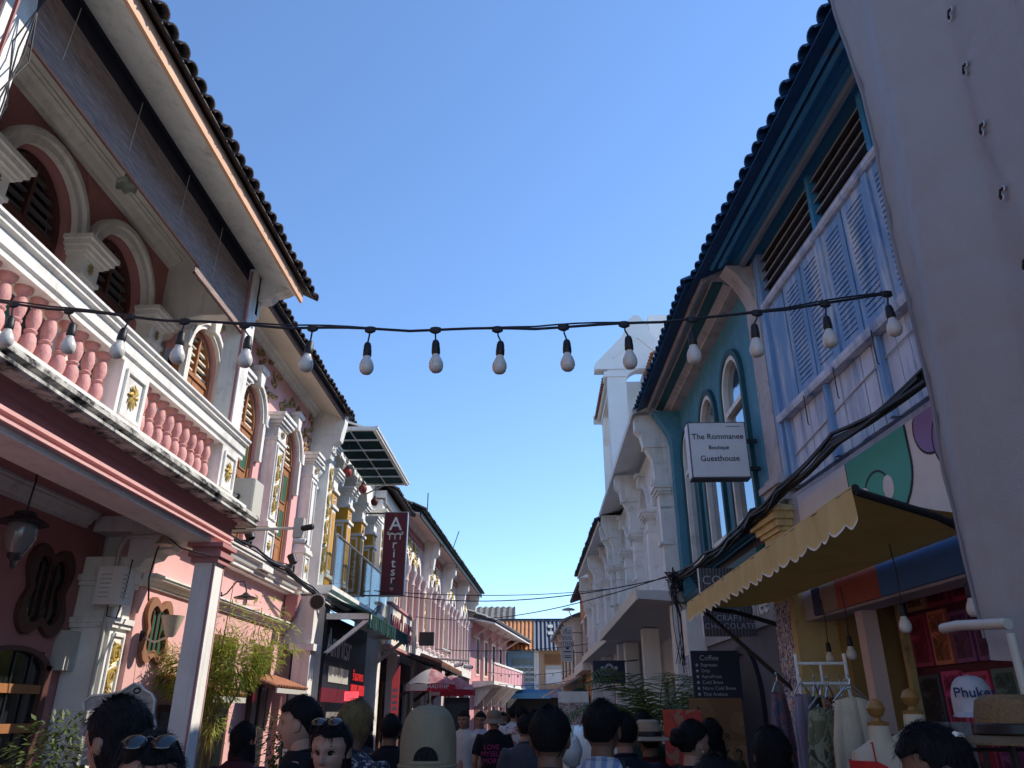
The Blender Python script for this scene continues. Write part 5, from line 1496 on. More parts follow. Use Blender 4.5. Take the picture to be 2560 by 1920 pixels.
N = thing('cream_shop_sign', 'cream signboard with dark red capitals above the arcade', 'sign', (-3.30, 18.55, 3.05))
M().box(0, 0.06, -1.45, 1.55, 0, 0.82).obj('board', CREAM, N)
for z in (-0.06, 0.82):
    M().box(-0.02, 0.10, -1.5, 1.6, z, z + 0.06).obj('board_edge', PINKD, N)
RED = mat('dark_red_letter', (0.14, 0.012, 0.02), 0.5, 0.05)
text('lettering', 'NAN LANG', 0.60, RED, N, face_right(0.062, 0.1, 0.40), 0.02, xs=0.95, bold=0.012)
m = M(); m.lathe([(0.10, -0.01), (0.10, 0.01)], 0, 0, 0, 14); o = m.obj('emblem', RED, N); o.matrix_local = Matrix.Translation((0.075, 0.05, 0.70)) @ Matrix.Rotation(R(90), 4, 'Y')

A = thing('restaurant_board', 'dark restaurant board with thin pale lettering Amritsr under the green awning', 'sign', (-3.42, 14.2, 2.0))
M().box(-0.02, 0.02, -1.55, 1.5, 0.02, 1.15).obj('board', mat('navy_board_face', (0.010, 0.011, 0.022), 0.6, 0.1), A)
M().box(0.0, 0.03, -1.58, 1.52, -0.16, 0.05).obj('maroon_strip', MAROON, A)
text('lettering', 'Amritsr', 0.62, mat('pale_letter_grey', (0.74, 0.73, 0.74), 0.6, 0.05), A, face_right(0.024, -0.62, 0.72), 0.004, xs=0.86)
M().box(0.02, 0.035, -1.25, 0.1, 0.14, 0.38).obj('ribbon_plate', GREY, A)
M().box(0.02, 0.04, 0.42, 1.48, -0.02, 0.16).obj('red_glow_strip', mat('lit_red_sign', (0.5, 0.03, 0.03), 0.5, 0.02, emit=(1.0, 0.05, 0.05, 0.35)), A)
text('small_lettering', '\u0e23\u0e49\u0e32\u0e19\u0e2d\u0e32\u0e2b\u0e32\u0e23', 0.22, MATS['lit_red_sign'], A, face_right(0.026, 0.95, 0.30), 0.003)
for y in (0.45, 1.05):
    M().tube([(0.02, y, -0.1), (0.10, y, -0.2), (0.10, y, -0.27)], 0.02, 6).obj('sign_lamp', WHITE2, A)
GA = thing('green_awning', 'dark green fringed awning on white timber brackets over the restaurant board', 'awning', (-3.3, 14.4, 3.1))
GR = mat('dark_green_canvas', (0.012, 0.070, 0.060), 0.8, 0.15)
M().sweep([(1.9, 0.30), (2.7, 0.30), (2.7, 0.32), (1.9, 0.36)], 0, 0) if False else None
m = M()
m.add([(-0.1, -1.9, 0.32), (0.62, -1.9, 0.05), (0.62, 1.9, 0.05), (-0.1, 1.9, 0.32), (-0.1, -1.9, 0.30), (0.62, -1.9, 0.03), (0.62, 1.9, 0.03), (-0.1, 1.9, 0.30)], [(0, 1, 2, 3), (7, 6, 5, 4), (0, 4, 5, 1), (1, 5, 6, 2), (2, 6, 7, 3)])
m.obj('canvas', GR, GA)
m = M()
rnd = random.Random(8)
for k in range(95):
    y = -1.9 + 0.04 * k
    m.box(0.605 + rnd.uniform(-.01, .01), 0.615 + rnd.uniform(-.01, .012), y, y + 0.03, -0.16 + rnd.uniform(-0.03, 0.02), 0.05)
o = m.obj('fringe', GR, GA); o['kind'] = 'stuff'
for y in (-1.85, 1.75):
    b = M().box(-0.1, 0.62, y, y + 0.08, -0.04, 0.05).obj('bracket_beam', WHITE2, GA)
    M().prism([(-0.1, -0.55), (-0.02, -0.55), (0.60, -0.06), (0.50, -0.06)], y, y + 0.08).obj('bracket_brace', WHITE2, GA)

# coffee boards by the guesthouse
BRD = stripe_mat('slatted_dark_timber', (0.045, 0.040, 0.045), (0.12, 0.11, 0.115), 'X', 9.0, 0.7, 0.3, 2.0, 0.4)
C = thing('coffee_board', 'slatted timber board lettered COFFEE and CRAFT CHOCOLATE behind the yellow awning', 'sign', (2.06, 8.62, 2.43))
M().box(-0.28, 0.28, 0, 0.04, 0, 0.72).obj('board', BRD, C)
M().box(-0.287, -0.281, -0.005, 0.045, 0, 0.72).obj('board_edge', WHITE2, C)
PLT = mat('pale_board_letter', (0.36, 0.35, 0.38), 0.6, 0.05)
for t, z, s in (('COFFEE', 0.585, 0.135), ('A R A B I C A', 0.265, 0.036), ('CRAFT', 0.185, 0.085), ('CHOCOLATE', 0.10, 0.083)):
    text('lettering', t, s, PLT, C, face_cam(0.0, -0.004, z), 0.002, space=1.12)
K = thing('coffee_menu', 'navy coffee menu board listing Espresso to Thai Arabica', 'sign', (1.84, 8.72, 1.80))
M().box(-0.21, 0.30, 0, 0.03, 0, 0.49).obj('board', mat('navy_menu_board', (0.008, 0.009, 0.030), 0.5, 0.1), K)
text('lettering', 'Coffee', 0.075, PLT, K, face_cam(-0.02, -0.003, 0.415), 0.002)
for i, t in enumerate(('Espresso', 'Drip', 'AeroPress', 'Cold Brew', 'Nitro Cold Brew', 'Thai Arabica')):
    z = 0.345 - 0.058 * i
    text('lettering', t, 0.050, PLT, K, face_cam(-0.115, -0.003, z), 0.002, 'LEFT')
    d = M().lathe([(0.015, -0.002), (0.015, 0.002)], 0, 0, 0, 10).obj('bullet', PLT, K); d.matrix_local = Matrix.Translation((-0.155, -0.003, z)) @ Matrix.Rotation(R(90), 4, 'X')
PS = thing('offer_poster', 'brown paper poster reading OFFER and BUY 2 on a stand', 'poster', (1.62, 7.66, 0.0))
M().box(-0.24, 0.24, 0, 0.02, 0.7, 1.80).obj('poster_sheet', print_mat('brown_kraft_print', [(0.16, 0.075, 0.03), (0.20, 0.10, 0.04), (0.26, 0.14, 0.06)], 3.0), PS)
for x in (-0.22, 0.22):
    M().tube([(x, 0.03, 0.13), (x, 0.03, 1.80)], 0.012, 6).obj('stand_leg', IRON, PS)
DKB = mat('dark_brown_ink', (0.03, 0.012, 0.012), 0.6, 0.02)
text('lettering', 'OFFER', 0.085, DKB, PS, face_cam(-0.02, -0.003, 1.47), 0.002)
text('lettering', 'BUY 2', 0.16, DKB, PS, face_cam(0.0, -0.003, 1.31), 0.002)
P2 = thing('red_poster', 'glossy orange-red poster hanging left of the brown offer poster', 'poster', (1.27, 7.45, 0.0))
M().box(-0.17, 0.17, 0, 0.012, 1.0, 1.70).obj('poster_sheet', print_mat('orange_red_print', [(0.55, 0.07, 0.03), (0.45, 0.05, 0.04), (0.35, 0.16, 0.10), (0.60, 0.12, 0.05)], 5.0), P2)
for x in (-0.15, 0.15):
    M().tube([(x, 0.02, 0.0), (x, 0.02, 1.72)], 0.010, 6).obj('stand_leg', IRON, P2)
B = thing('blue_hotel_sign', 'navy projecting sign with pale crest above the palm', 'sign', (1.46, 17.0, 2.26))
M().box(-0.33, 0.33, 0, 0.06, 0, 0.44).obj('board', mat('navy_sign_face', (0.008, 0.012, 0.05), 0.5, 0.1), B)
m = M(); m.arc(0, 0.29, 0.045, 0.09, -0.006, 0.0, 0, 180, 10)
m.obj('crest_dome', PLT, B)
for x in (-0.14, 0.14):
    d = M().lathe([(0.04, -0.003), (0.04, 0.003)], 0, 0, 0, 12).obj('crest_wheel', PLT, B); d.matrix_local = Matrix.Translation((x, -0.004, 0.29)) @ Matrix.Rotation(R(90), 4, 'X')
M().box(-0.16, 0.16, -0.006, 0, 0.262, 0.28).obj('crest_bar', PLT, B)
text('lettering', 'A R A K A I', 0.05, PLT, B, face_cam(-0.03, -0.004, 0.21), 0.002)
M().box(-0.18, 0.10, -0.006, 0, 0.165, 0.175).obj('small_print', PLT, B)
M().box(0.36, 0.38, 0.0, 0.05, -0.0, 0.42).obj('white_edge', WHITE2, B)
M().tube([(0.3, 0.03, 0.42), (0.62, 0.03, 0.45)], 0.015, 6).obj('bracket', IRON, B)
TS = thing('thai_sign', 'narrow pale vertical sign with Thai lettering in front of the navy sheet roof', 'sign', (0.99, 28.0, 3.34))
M().box(-0.18, 0.18, 0, 0.06, 0, 1.16).obj('board', mat('pale_green_sign', (0.50, 0.52, 0.50), 0.6, 0.08), TS)
for i, t in enumerate(('\u0e40\u0e23\u0e37\u0e2d', '\u0e02\u0e19\u0e21', '\u0e01\u0e32\u0e41\u0e1f')):
    text('lettering', t, 0.22, INK, TS, face_cam(0, -0.004, 0.98 - 0.19 * i), 0.002)
m = M(); m.arc(0, 0.47, 0.0, 0.075, -0.006, 0.0, 180, 360, 8); m.obj('bowl_mark', INK, TS)
M().box(-0.13, 0.13, -0.006, 0, 0.30, 0.34).obj('small_print', INK, TS); M().box(-0.12, 0.12, -0.006, 0, 0.12, 0.15).obj('small_print', INK, TS); M().box(-0.12, 0.12, -0.006, 0, 0.18, 0.2).obj('small_print', INK, TS)
M().tube([(0.15, 0.03, 0.3), (0.55, 0.03, 0.3)], 0.015, 6).obj('bracket', IRON, TS)
M().tube([(0.15, 0.03, 0.95), (0.55, 0.03, 0.95)], 0.015, 6).obj('bracket', IRON, TS)
LT = thing('vertical_led_sign', 'tall narrow red light sign standing beside the restaurant door', 'sign', (-3.05, 17.2, 0.0))
M().box(-0.07, 0.07, 0, 0.12, 0.13, 2.35).obj('sign_body', mat('dim_red_lightbox', (0.42, 0.05, 0.06), 0.5, 0.05, emit=(1.0, 0.12, 0.12, 0.12)), LT)
for k in range(11):
    M().box(-0.045, 0.045, -0.01, 0, 0.9 + 0.12 * k, 0.96 + 0.12 * k).obj('light_bar', PINKP, LT)
M().prism([(-0.07, 2.35), (0.07, 2.35), (0.07, 2.62)], 0, 0.12).obj('sign_tip', MATS['dim_red_lightbox'], LT)
OP = thing('neon_sign', 'small glowing red sign hanging in the restaurant doorway', 'sign', (-3.05, 13.2, 1.86))
M().box(-0.11, 0.11, 0, 0.03, 0, 0.14).obj('sign_plate', mat('neon_red', (0.6, 0.03, 0.05), 0.5, 0.02, emit=(1.0, 0.06, 0.08, 1.2)), OP)
for z in (0.03, 0.065, 0.10):
    M().box(-0.08, 0.08, -0.006, 0, z, z + 0.012).obj('neon_line', PINKP, OP)
M().tube([(0.09, 0.02, 0.14), (0.10, 0.02, 0.32)], 0.006, 5).obj('hanger', IRON, OP)

# ================================================================ fixtures on the left houses
L = thing('pendant_lantern', 'glass pendant lantern hanging under the pink veranda ceiling', 'lantern', (-3.63, 5.2, 3.45))
M().lathe([(0.09, -0.02), (0.07, -0.035), (0.02, -0.05)], n=14).obj('ceiling_rose', IRON, L, True)
M().tube([(0, 0, -0.02), (0.01, 0, -0.25), (0, 0, -0.46)], 0.007, 5).obj('chain', IRON, L)
M().lathe([(0.02, -0.46), (0.07, -0.475), (0.075, -0.50), (0.16, -0.545), (0.165, -0.555), (0.10, -0.56)], n=14).obj('hood', IRON, L, True)
M().lathe([(0.095, -0.56), (0.105, -0.60), (0.10, -0.66), (0.075, -0.73), (0.05, -0.765)], n=14).obj('glass_shade', mat('smoked_lamp_glass', (0.16, 0.14, 0.13), 0.15, 0.1, spec=0.8), L, True)
M().lathe([(0.055, -0.765), (0.05, -0.79), (0.025, -0.81), (0.02, -0.85), (0.004, -0.87)], n=10).obj('finial', IRON, L, True)
F = thing('flower_lamp', 'small frilled glass lamp hanging from the upper balcony ceiling', 'lamp', (-3.36, 5.0, 6.5))
M().tube([(0, 0, 0), (0, 0, -0.72)], 0.005, 5).obj('rod', IRON, F)
M().lathe([(0.02, -0.70), (0.03, -0.73), (0.03, -0.76)], n=10).obj('cap', IRON, F, True)
vs, fs = [], []
for j, (r, z) in enumerate(((0.025, -0.75), (0.05, -0.77), (0.08, -0.80), (0.085, -0.83), (0.075, -0.85))):
    for i in range(24):
        t = 2 * PI * i / 24; rr = r * (1 + 0.12 * (j / 4) * math.cos(6 * t))
        vs.append((rr * math.cos(t), rr * math.sin(t), z - 0.01 * (j / 4) * math.cos(6 * t)))
for j in range(4):
    for i in range(24):
        fs.append((j * 24 + i, j * 24 + (i + 1) % 24, (j + 1) * 24 + (i + 1) % 24, (j + 1) * 24 + i))
M().add(vs, fs).obj('frilled_shade', mat('frosted_green_glass', (0.38, 0.42, 0.38), 0.3, 0.05, transl=0.3), F, True)
E1 = thing('junction_box', 'beige metal junction box on the corner of the balcony gutter', 'electrical box', (-3.16, 7.86, 3.57))
M().box(-0.15, 0.16, -0.13, 0.15, 0.0, 0.40).obj('cabinet', GREY, E1)
M().box(0.16, 0.168, -0.12, 0.14, 0.01, 0.39).obj('cabinet_door', mat('beige_cabinet_door', (0.56, 0.54, 0.46), 0.5, 0.05), E1)
M().tube([(-0.55, -0.2, 0.22), (-0.3, -0.2, 0.26), (-0.1, -0.16, 0.24), (0.0, -0.13, 0.20)], 0.02, 8).obj('conduit', GREY, E1, True)
M().lathe([(0.03, -0.01), (0.03, 0.01)], 0, 0, 0, 10).obj('conduit_gland', BLACK, E1).matrix_local = Matrix.Translation((0.0, -0.135, 0.20)) @ Matrix.Rotation(R(90), 4, 'X')
M().box(-0.12, 0.12, -0.10, 0.12, -0.14, 0.0).obj('bracket', IRON, E1)
E2 = thing('camera_boom', 'pale horizontal boom with security cameras at the balcony corner', 'camera boom', (-3.05, 7.78, 3.42))
M().tube([(-0.15, 0, 0), (0.52, 0, 0.02)], 0.016, 8).obj('boom', CREAM, E2, True)
M().box(0.52, 0.62, -0.04, 0.04, -0.08, 0.12).obj('camera_housing', GREY, E2)
for i, (x, z, ry) in enumerate(((0.66, 0.02, 20), (0.60, -0.12, 35))):
    cm = M().lathe([(0.03, -0.06), (0.032, -0.05), (0.032, 0.06), (0.022, 0.065)], n=12).obj('camera', WHITE2 if i else BLACK, E2, True)
    cm.matrix_local = Matrix.Translation((x, -0.02, z)) @ Matrix.Rotation(R(60 + ry), 4, 'Y')
    ln = M().lathe([(0.022, 0.066), (0.02, 0.07)], n=10).obj('lens', BLACK, cm)
for i, (x, y, z, lb) in enumerate(((-3.72, 9.75, 3.62, 'black floodlight on the belt beam below the gold scroll pilaster'), (-3.68, 11.5, 3.62, 'black floodlight on the belt beam next to the glass balcony'))):
    sp = thing('floodlight', lb, 'floodlight', (x, y, z), 0, 'black floodlights on the left houses')
    M().tube([(0, 0, 0), (0, 0, 0.10)], 0.015, 6).obj('stem', BLACK, sp)
    c = M().lathe([(0.03, 0), (0.06, 0.02), (0.065, 0.15), (0.055, 0.16)], n=12).obj('lamp_head', BLACK, sp, True)
    c.matrix_local = Matrix.Translation((0.0, 0, 0.12)) @ Matrix.Rotation(R(-25), 4, 'Y')
    M().box(-0.12, -0.03, -0.03, 0.03, 0.06, 0.12).obj('yoke', BLACK, sp)
MB = thing('telecom_box', 'white vented telecom box on the white pier', 'electrical box', (-3.94, 7.06, 2.58))
M().box(-0.12, 0.12, -0.06, 0.16, 0, 0.34).obj('case', WHITE2, MB)
for k in range(6):
    M().box(0.12, 0.126, -0.03, 0.05, 0.06 + 0.04 * k, 0.075 + 0.04 * k).obj('vent_slot', GREY, MB)
    M().box(-0.08, 0.02, -0.066, -0.06, 0.06 + 0.04 * k, 0.07 + 0.04 * k).obj('vent_slot', GREY, MB)
M().tube([(0.0, 0, 0), (0.02, -0.02, -0.10), (0.10, 0.0, -0.12), (0.12, 0.02, 0.1), (0.12, 0.05, 0.42)], 0.007, 5).obj('box_cable', BLACK, MB)
PI1 = thing('wall_pipe', 'grey conduit running down the white pier', 'pipe', (-4.0, 7.18, 0.13))
M().tube([(0, 0, 0), (0, -0.005, 2.6), (0.0, -0.005, 3.0), (0.06, -0.005, 3.1), (0.5, 0.0, 3.12)], 0.022, 8).obj('pipe', GREY, PI1, True)
BLm = thing('bell_lamp', 'small petalled lamp hanging on loops of black wire beside the column', 'lamp', (-3.42, 6.85, 3.42))
M().tube([(-0.08, 0, 0.0), (-0.07, 0, -0.14), (0, 0, -0.23), (0.07, 0, -0.14), (0.10, 0, 0.0)], 0.008, 6).obj('wire_loop', CABLE, BLm, True)
M().lathe([(0.015, -0.22), (0.03, -0.25), (0.05, -0.30), (0.085, -0.34)], n=12).obj('petal_shade', mat('tan_petal_glass', (0.35, 0.26, 0.18), 0.4, 0.1), BLm, True)
M().tube([(0, 0, -0.25), (0.15, 0.05, -0.36), (0.36, 0.2, -0.40)], 0.007, 6).obj('cable_tail', CABLE, BLm, True)
M().tube([(0, 0, -0.25), (-0.10, 0.1, -0.36), (-0.18, 0.2, -0.6), (-0.17, 0.25, -0.8)], 0.008, 6).obj('cable_tail', CABLE, BLm, True)
for i, (x, y, z, lb, h) in enumerate(((-3.78, 7.75, 2.36, 'tulip-shaded wall lamp on the pink wall behind the column', 1), (-3.78, 9.45, 2.98, 'swan-neck wall lamp above the bamboo', 0))):
    w = thing('wall_lamp', lb, 'lamp', (x, y, z))
    M().box(-0.14, -0.11, -0.04, 0.04, -0.06, 0.06).obj('backplate', IRON, w)
    if h:
        M().tube([(-0.12, 0, 0), (0.0, 0, -0.05), (0.12, 0, 0.0)], 0.012, 6).obj('arm', CREAM, w)
        M().lathe([(0.03, 0), (0.05, 0.02), (0.085, 0.12), (0.11, 0.20)], 0.14, 0, 0, 14).obj('tulip_shade', mat('alabaster_shade', (0.5, 0.44, 0.36), 0.4, 0.1), w, True)
    else:
        M().tube([(-0.12, 0, 0), (-0.04, 0, 0.04), (0.06, 0, 0.18), (0.16, 0, 0.18), (0.2, 0, 0.08), (0.2, 0, 0.04)], 0.009, 6).obj('arm', IRON, w, True)
        M().lathe([(0.02, 0.05), (0.05, 0.02), (0.14, -0.01), (0.14, -0.02)], 0.2, 0, 0, 14).obj('shade', IRON, w, True)
        M().lathe([(0.02, -0.02), (0.03, -0.06), (0.02, -0.1)], 0.2, 0, 0, 8).obj('bulb', BULB, w, True)
# red paper lanterns below the glass canopy
for i, (x, y, z, r, lb) in enumerate(((-3.52, 13.5, 5.79, 0.085, 'nearest and reddest of the three paper lanterns below the glass canopy'), (-3.44, 14.5, 5.75, 0.085, 'middle of the three paper lanterns below the glass canopy'), (-3.41, 15.5, 5.75, 0.08, 'farthest and darkest paper lantern, just above the maroon sign'))):
    l = thing('paper_lantern', lb, 'lantern', (x, y, z), 0, 'paper lanterns below the glass canopy')
    M().lathe([(r * 0.4, -r), (r * 0.8, -r * 0.7), (r, -r * 0.1), (r * 0.95, r * 0.4), (r * 0.6, r * 0.85), (r * 0.35, r)], n=14).obj('lantern_body', mat('red_paper_%d' % i, ((0.42, 0.06, 0.05), (0.30, 0.07, 0.06), (0.13, 0.03, 0.03))[i], 0.6, 0.15, 20, transl=0.2), l, True)
    M().tube([(0, 0, r), (0, 0, 6.40 - z)], 0.005, 4).obj('cord', IRON, l)
    M().lathe([(r * 0.36, 0), (r * 0.36, 0.03)], 0, 0, r, 10).obj('cap', IRON, l)
SPK = thing('loudspeaker', 'round grey loudspeaker horn on the white arcade post', 'loudspeaker', (-3.38, 11.9, 3.24))
o = M().lathe([(0.05, 0.15), (0.06, 0.05), (0.10, 0.0), (0.125, -0.02), (0.125, -0.04)], n=16).obj('horn', GREY, SPK, True); o.matrix_local = Matrix.Rotation(R(-80), 4, 'X')
o = M().lathe([(0.105, -0.041), (0.105, -0.045)], n=16).obj('horn_mouth', BLACK, SPK); o.matrix_local = Matrix.Rotation(R(-80), 4, 'X')
M().box(-0.05, 0.05, 0.05, 0.2, -0.05, 0.02).obj('mount', IRON, SPK)

PW = thing('post_wires', 'loose dark wires and a red pipe running down the near white balcony post', 'wire', (-3.08, 3.2, 4.4))
for k in range(4):
    M().tube([(0.03, 0.02 + 0.04 * k, 0.0), (0.035, 0.10 - 0.03 * k, 0.5), (0.03, 0.0 + 0.05 * k, 0.9), (0.035, 0.12 - 0.02 * k, 1.4), (0.03, 0.05, 1.9)], 0.005, 5).obj('wire', CABLE, PW, True)
M().tube([(0.03, -0.06, 0.0), (0.03, -0.06, 1.9)], 0.012, 6).obj('red_pipe', mat('dull_red_pipe', (0.25, 0.06, 0.06), 0.5, 0.1), PW)
# ================================================================ cables
def bundle(name, label, pts, n, spread, r, seed, cat='cable'):
    rnd = random.Random(seed)
    t = thing(name, label, cat, pts[0])
    p0 = Vector(pts[0])
    for k in range(n):
        off = [(rnd.gauss(0, spread), rnd.gauss(0, spread), rnd.gauss(0, spread)) for _ in pts]
        q = [tuple(Vector(p) - p0 + Vector(o)) for p, o in zip(pts, off)]
        dense = []
        for i in range(len(q) - 1):
            a, b = Vector(q[i]), Vector(q[i + 1])
            for j in range(5):
                tt = j / 5.0
                v = a.lerp(b, tt); v.z -= 0.03 * math.sin(PI * tt)
                dense.append(tuple(v))
        dense.append(q[-1])
        M().tube(dense, r * rnd.uniform(0.7, 1.4), 5).obj('cable_strand', CABLE, t, True)
    return t
bundle('cable_bundle', 'thick black cable bundle sagging along the timber wall and teal guesthouse', [(2.42, 4.4, 3.58), (2.31, 5.6, 3.58), (2.20, 6.7, 3.50), (2.12, 7.4, 3.44), (2.12, 8.2, 3.42), (2.12, 9.5, 3.46), (2.06, 10.6, 3.46), (2.0, 11.35, 3.52)], 13, 0.028, 0.013, 4)
bundle('cable_bundle', 'black cable tangle along the pink belt beam toward the loudspeaker', [(-3.45, 7.7, 3.58), (-3.68, 8.6, 3.64), (-3.68, 9.8, 3.63), (-3.66, 11.0, 3.62), (-3.5, 12.0, 3.42), (-3.26, 12.6, 3.2), (-3.2, 13.6, 3.30), (-3.15, 14.6, 3.3), (-3.25, 16.0, 3.7)], 9, 0.022, 0.010, 6)
bundle('cable_tangle', 'knot of black wires where the teal and white houses meet', [(2.0, 11.35, 3.5), (1.98, 11.2, 3.3), (2.05, 11.35, 3.42), (1.9, 11.4, 3.55), (2.05, 11.2, 3.5), (1.96, 11.4, 3.35), (2.02, 11.3, 2.9), (2.0, 11.32, 2.3)], 9, 0.05, 0.008, 9)
for i, (p, q, s, lb) in enumerate((((2.0, 11.35, 3.52), (-3.3, 15.6, 3.95), 0.28, 'black wire crossing the street from the teal guesthouse to the maroon sign'), ((2.0, 11.35, 3.55), (-3.2, 20.5, 4.0), 0.30, 'second black wire crossing the street toward the gold-crested row'),
                                 ((1.75, 20.0, 4.6), (-3.3, 16.0, 4.0), 0.12, 'thin wire between the right grey-white house and the left loggia'), ((1.5, 24.0, 3.6), (-3.2, 24.5, 3.5), 0.12, 'low thin wire across the far street'),
                                 ((1.3, 33.0, 3.3), (-2.4, 36.0, 3.4), 0.15, 'wire with tiny bulbs across the street end'), ((1.3, 35.0, 3.0), (-2.2, 38.0, 3.0), 0.15, 'lower wire with tiny bulbs across the street end'))):
    t = thing('overhead_wire', lb, 'wire', p)
    pts = [tuple(Vector(v) - Vector(p)) for v in sagline(p, q, s, 20)]
    M().tube(pts, 0.009 if i < 3 else 0.011, 5).obj('wire', CABLE, t, True)
    if i > 3:
        for k in range(2, 19, 2):
            M().ball(pts[k][0], pts[k][1], pts[k][2] - 0.06, 0.045, 8, 6).obj('tiny_bulb', BULB, t, True)
# ================================================================ plants
def leaf_cloud(m, pts, L, W, rnd, droop=0.5, upb=0.0):
    for (c, d) in pts:
        c = Vector(c); d = Vector(d)
        d.normalize()
        s = d.cross(Vector((0, 0, 1)))
        if s.length < 0.05:
            s = Vector((1, 0, 0))
        s.normalize(); s = (s + Vector((rnd.uniform(-.5, .5), rnd.uniform(-.5, .5), rnd.uniform(-.6, .6)))).normalized()
        l = L * rnd.uniform(0.6, 1.25); w = W * rnd.uniform(0.7, 1.2)
        a = c; b = c + d * l * 0.45 + s * w * 0.5; e = c + d * l + Vector((0, 0, -droop * l * 0.25)); f = c + d * l * 0.45 - s * w * 0.5
        m.add([a, b, e, f], [(0, 1, 2, 3)])
LEAFB = mat('bamboo_leaf', (0.44, 0.48, 0.08), 0.6, 0.35, 9.0, transl=0.45)
rnd = random.Random(31)
BT = thing('bamboo_tree', 'yellow-green potted bamboo behind the white column', 'tree', (-3.42, 8.3, 0.13))
M().lathe([(0.16, 0), (0.20, 0.05), (0.24, 0.42), (0.26, 0.45), (0.22, 0.45)], n=18).obj('pot', mat('clay_pot', (0.20, 0.09, 0.05), 0.8, 0.2), BT, True)
culms = []
for k in range(8):
    t = 2 * PI * k / 8
    x, y = 0.10 * math.cos(t), 0.10 * math.sin(t)
    top = (x * 3.6 + rnd.uniform(-.25, .45), y * 3.0 + rnd.uniform(-.2, .2), rnd.uniform(2.0, 2.9))
    path = [(x, y, 0.42), (x * 1.4, y * 1.4, 1.0), ((x + top[0]) * 0.42, (y + top[1]) * 0.42, 1.6), top]
    M().tube(path, [0.014, 0.013, 0.010, 0.003], 6).obj('culm', mat('bamboo_culm', (0.20, 0.15, 0.05), 0.5, 0.2), BT, True)
    culms.append(path)
M().tube([(0.02, 0, 0.42), (0.06, 0, 1.0), (0.16, 0, 1.65)], [0.035, 0.03, 0.02], 8).obj('trunk', mat('woody_stem', (0.22, 0.13, 0.07), 0.8, 0.2), BT, True)
m = M()
def cluster(cx, cy, cz, rx, ry, rz, n):
    pts = []
    for _ in range(n):
        u = Vector((rnd.gauss(0, 1), rnd.gauss(0, 1), rnd.gauss(0, 1))); u.normalize()
        q = rnd.random() ** 0.45
        c = Vector((cx + u.x * rx * q, cy + u.y * ry * q, cz + u.z * rz * q))
        d = Vector((u.x + rnd.uniform(-.6, .6), u.y + rnd.uniform(-.6, .6), u.z * 0.5 - 0.25 + rnd.uniform(-.5, .4)))
        pts.append((c, d))
    return pts
BS = 0.82
for (cx, cy, cz, rx, ry, rz, n) in ((-0.32, 0, 1.98, 0.42, 0.35, 0.30, 1100), (0.25, 0.05, 2.02, 0.40, 0.35, 0.34, 1300), (0.0, -0.05, 1.72, 0.45, 0.35, 0.18, 600), (0.62, 0.1, 2.12, 0.25, 0.25, 0.22, 420),
                                  (0.05, 0.0, 2.28, 0.28, 0.25, 0.15, 350), (0.18, -0.1, 1.38, 0.14, 0.14, 0.28, 160), (0.55, 0.1, 2.55, 0.35, 0.2, 0.35, 170), (0.9, 0.1, 2.35, 0.25, 0.2, 0.3, 90), (0.15, 0, 2.6, 0.2, 0.2, 0.2, 70)):
    leaf_cloud(m, cluster(cx * BS, cy * BS, 0.35 + cz * BS, rx * BS, ry * BS, rz * BS, int(n * 1.3)), 0.11, 0.015, rnd, 0.2)
m.obj('crown', LEAFB, BT, False, False)
# clipped shrub at the foot of the pier
SH = thing('potted_shrub', 'small dark green shrub at the bottom left by the door', 'shrub', (-3.55, 6.0, 0.13))
M().lathe([(0.14, 0), (0.2, 0.4), (0.22, 0.55), (0.18, 0.55)], n=16).obj('pot', MATS['clay_pot'], SH, True)
M().tube([(0, 0, 0.5), (0.02, 0, 1.1)], 0.02, 6).obj('stem', MATS['woody_stem'], SH)
m = M(); leaf_cloud(m, cluster(0.05, 0, 1.22, 0.34, 0.3, 0.34, 900), 0.075, 0.03, rnd, 0.3); m.obj('crown', mat('dark_shrub_leaf', (0.09, 0.13, 0.035), 0.5, 0.35, 9.0, transl=0.2), SH, False, False)
SH2 = thing('potted_shrub', 'dark leafy potted shrub in the shade of the second pink house', 'shrub', (-2.95, 9.6, 0.13))
M().lathe([(0.14, 0), (0.2, 0.4), (0.22, 0.5), (0.18, 0.5)], n=16).obj('pot', MATS['clay_pot'], SH2, True)
M().tube([(0, 0, 0.5), (0.02, 0, 1.0)], 0.02, 6).obj('stem', MATS['woody_stem'], SH2)
m = M(); leaf_cloud(m, cluster(0.0, 0, 1.15, 0.38, 0.35, 0.45, 700), 0.10, 0.035, rnd, 0.3); m.obj('crown', MATS['dark_shrub_leaf'], SH2, False, False)
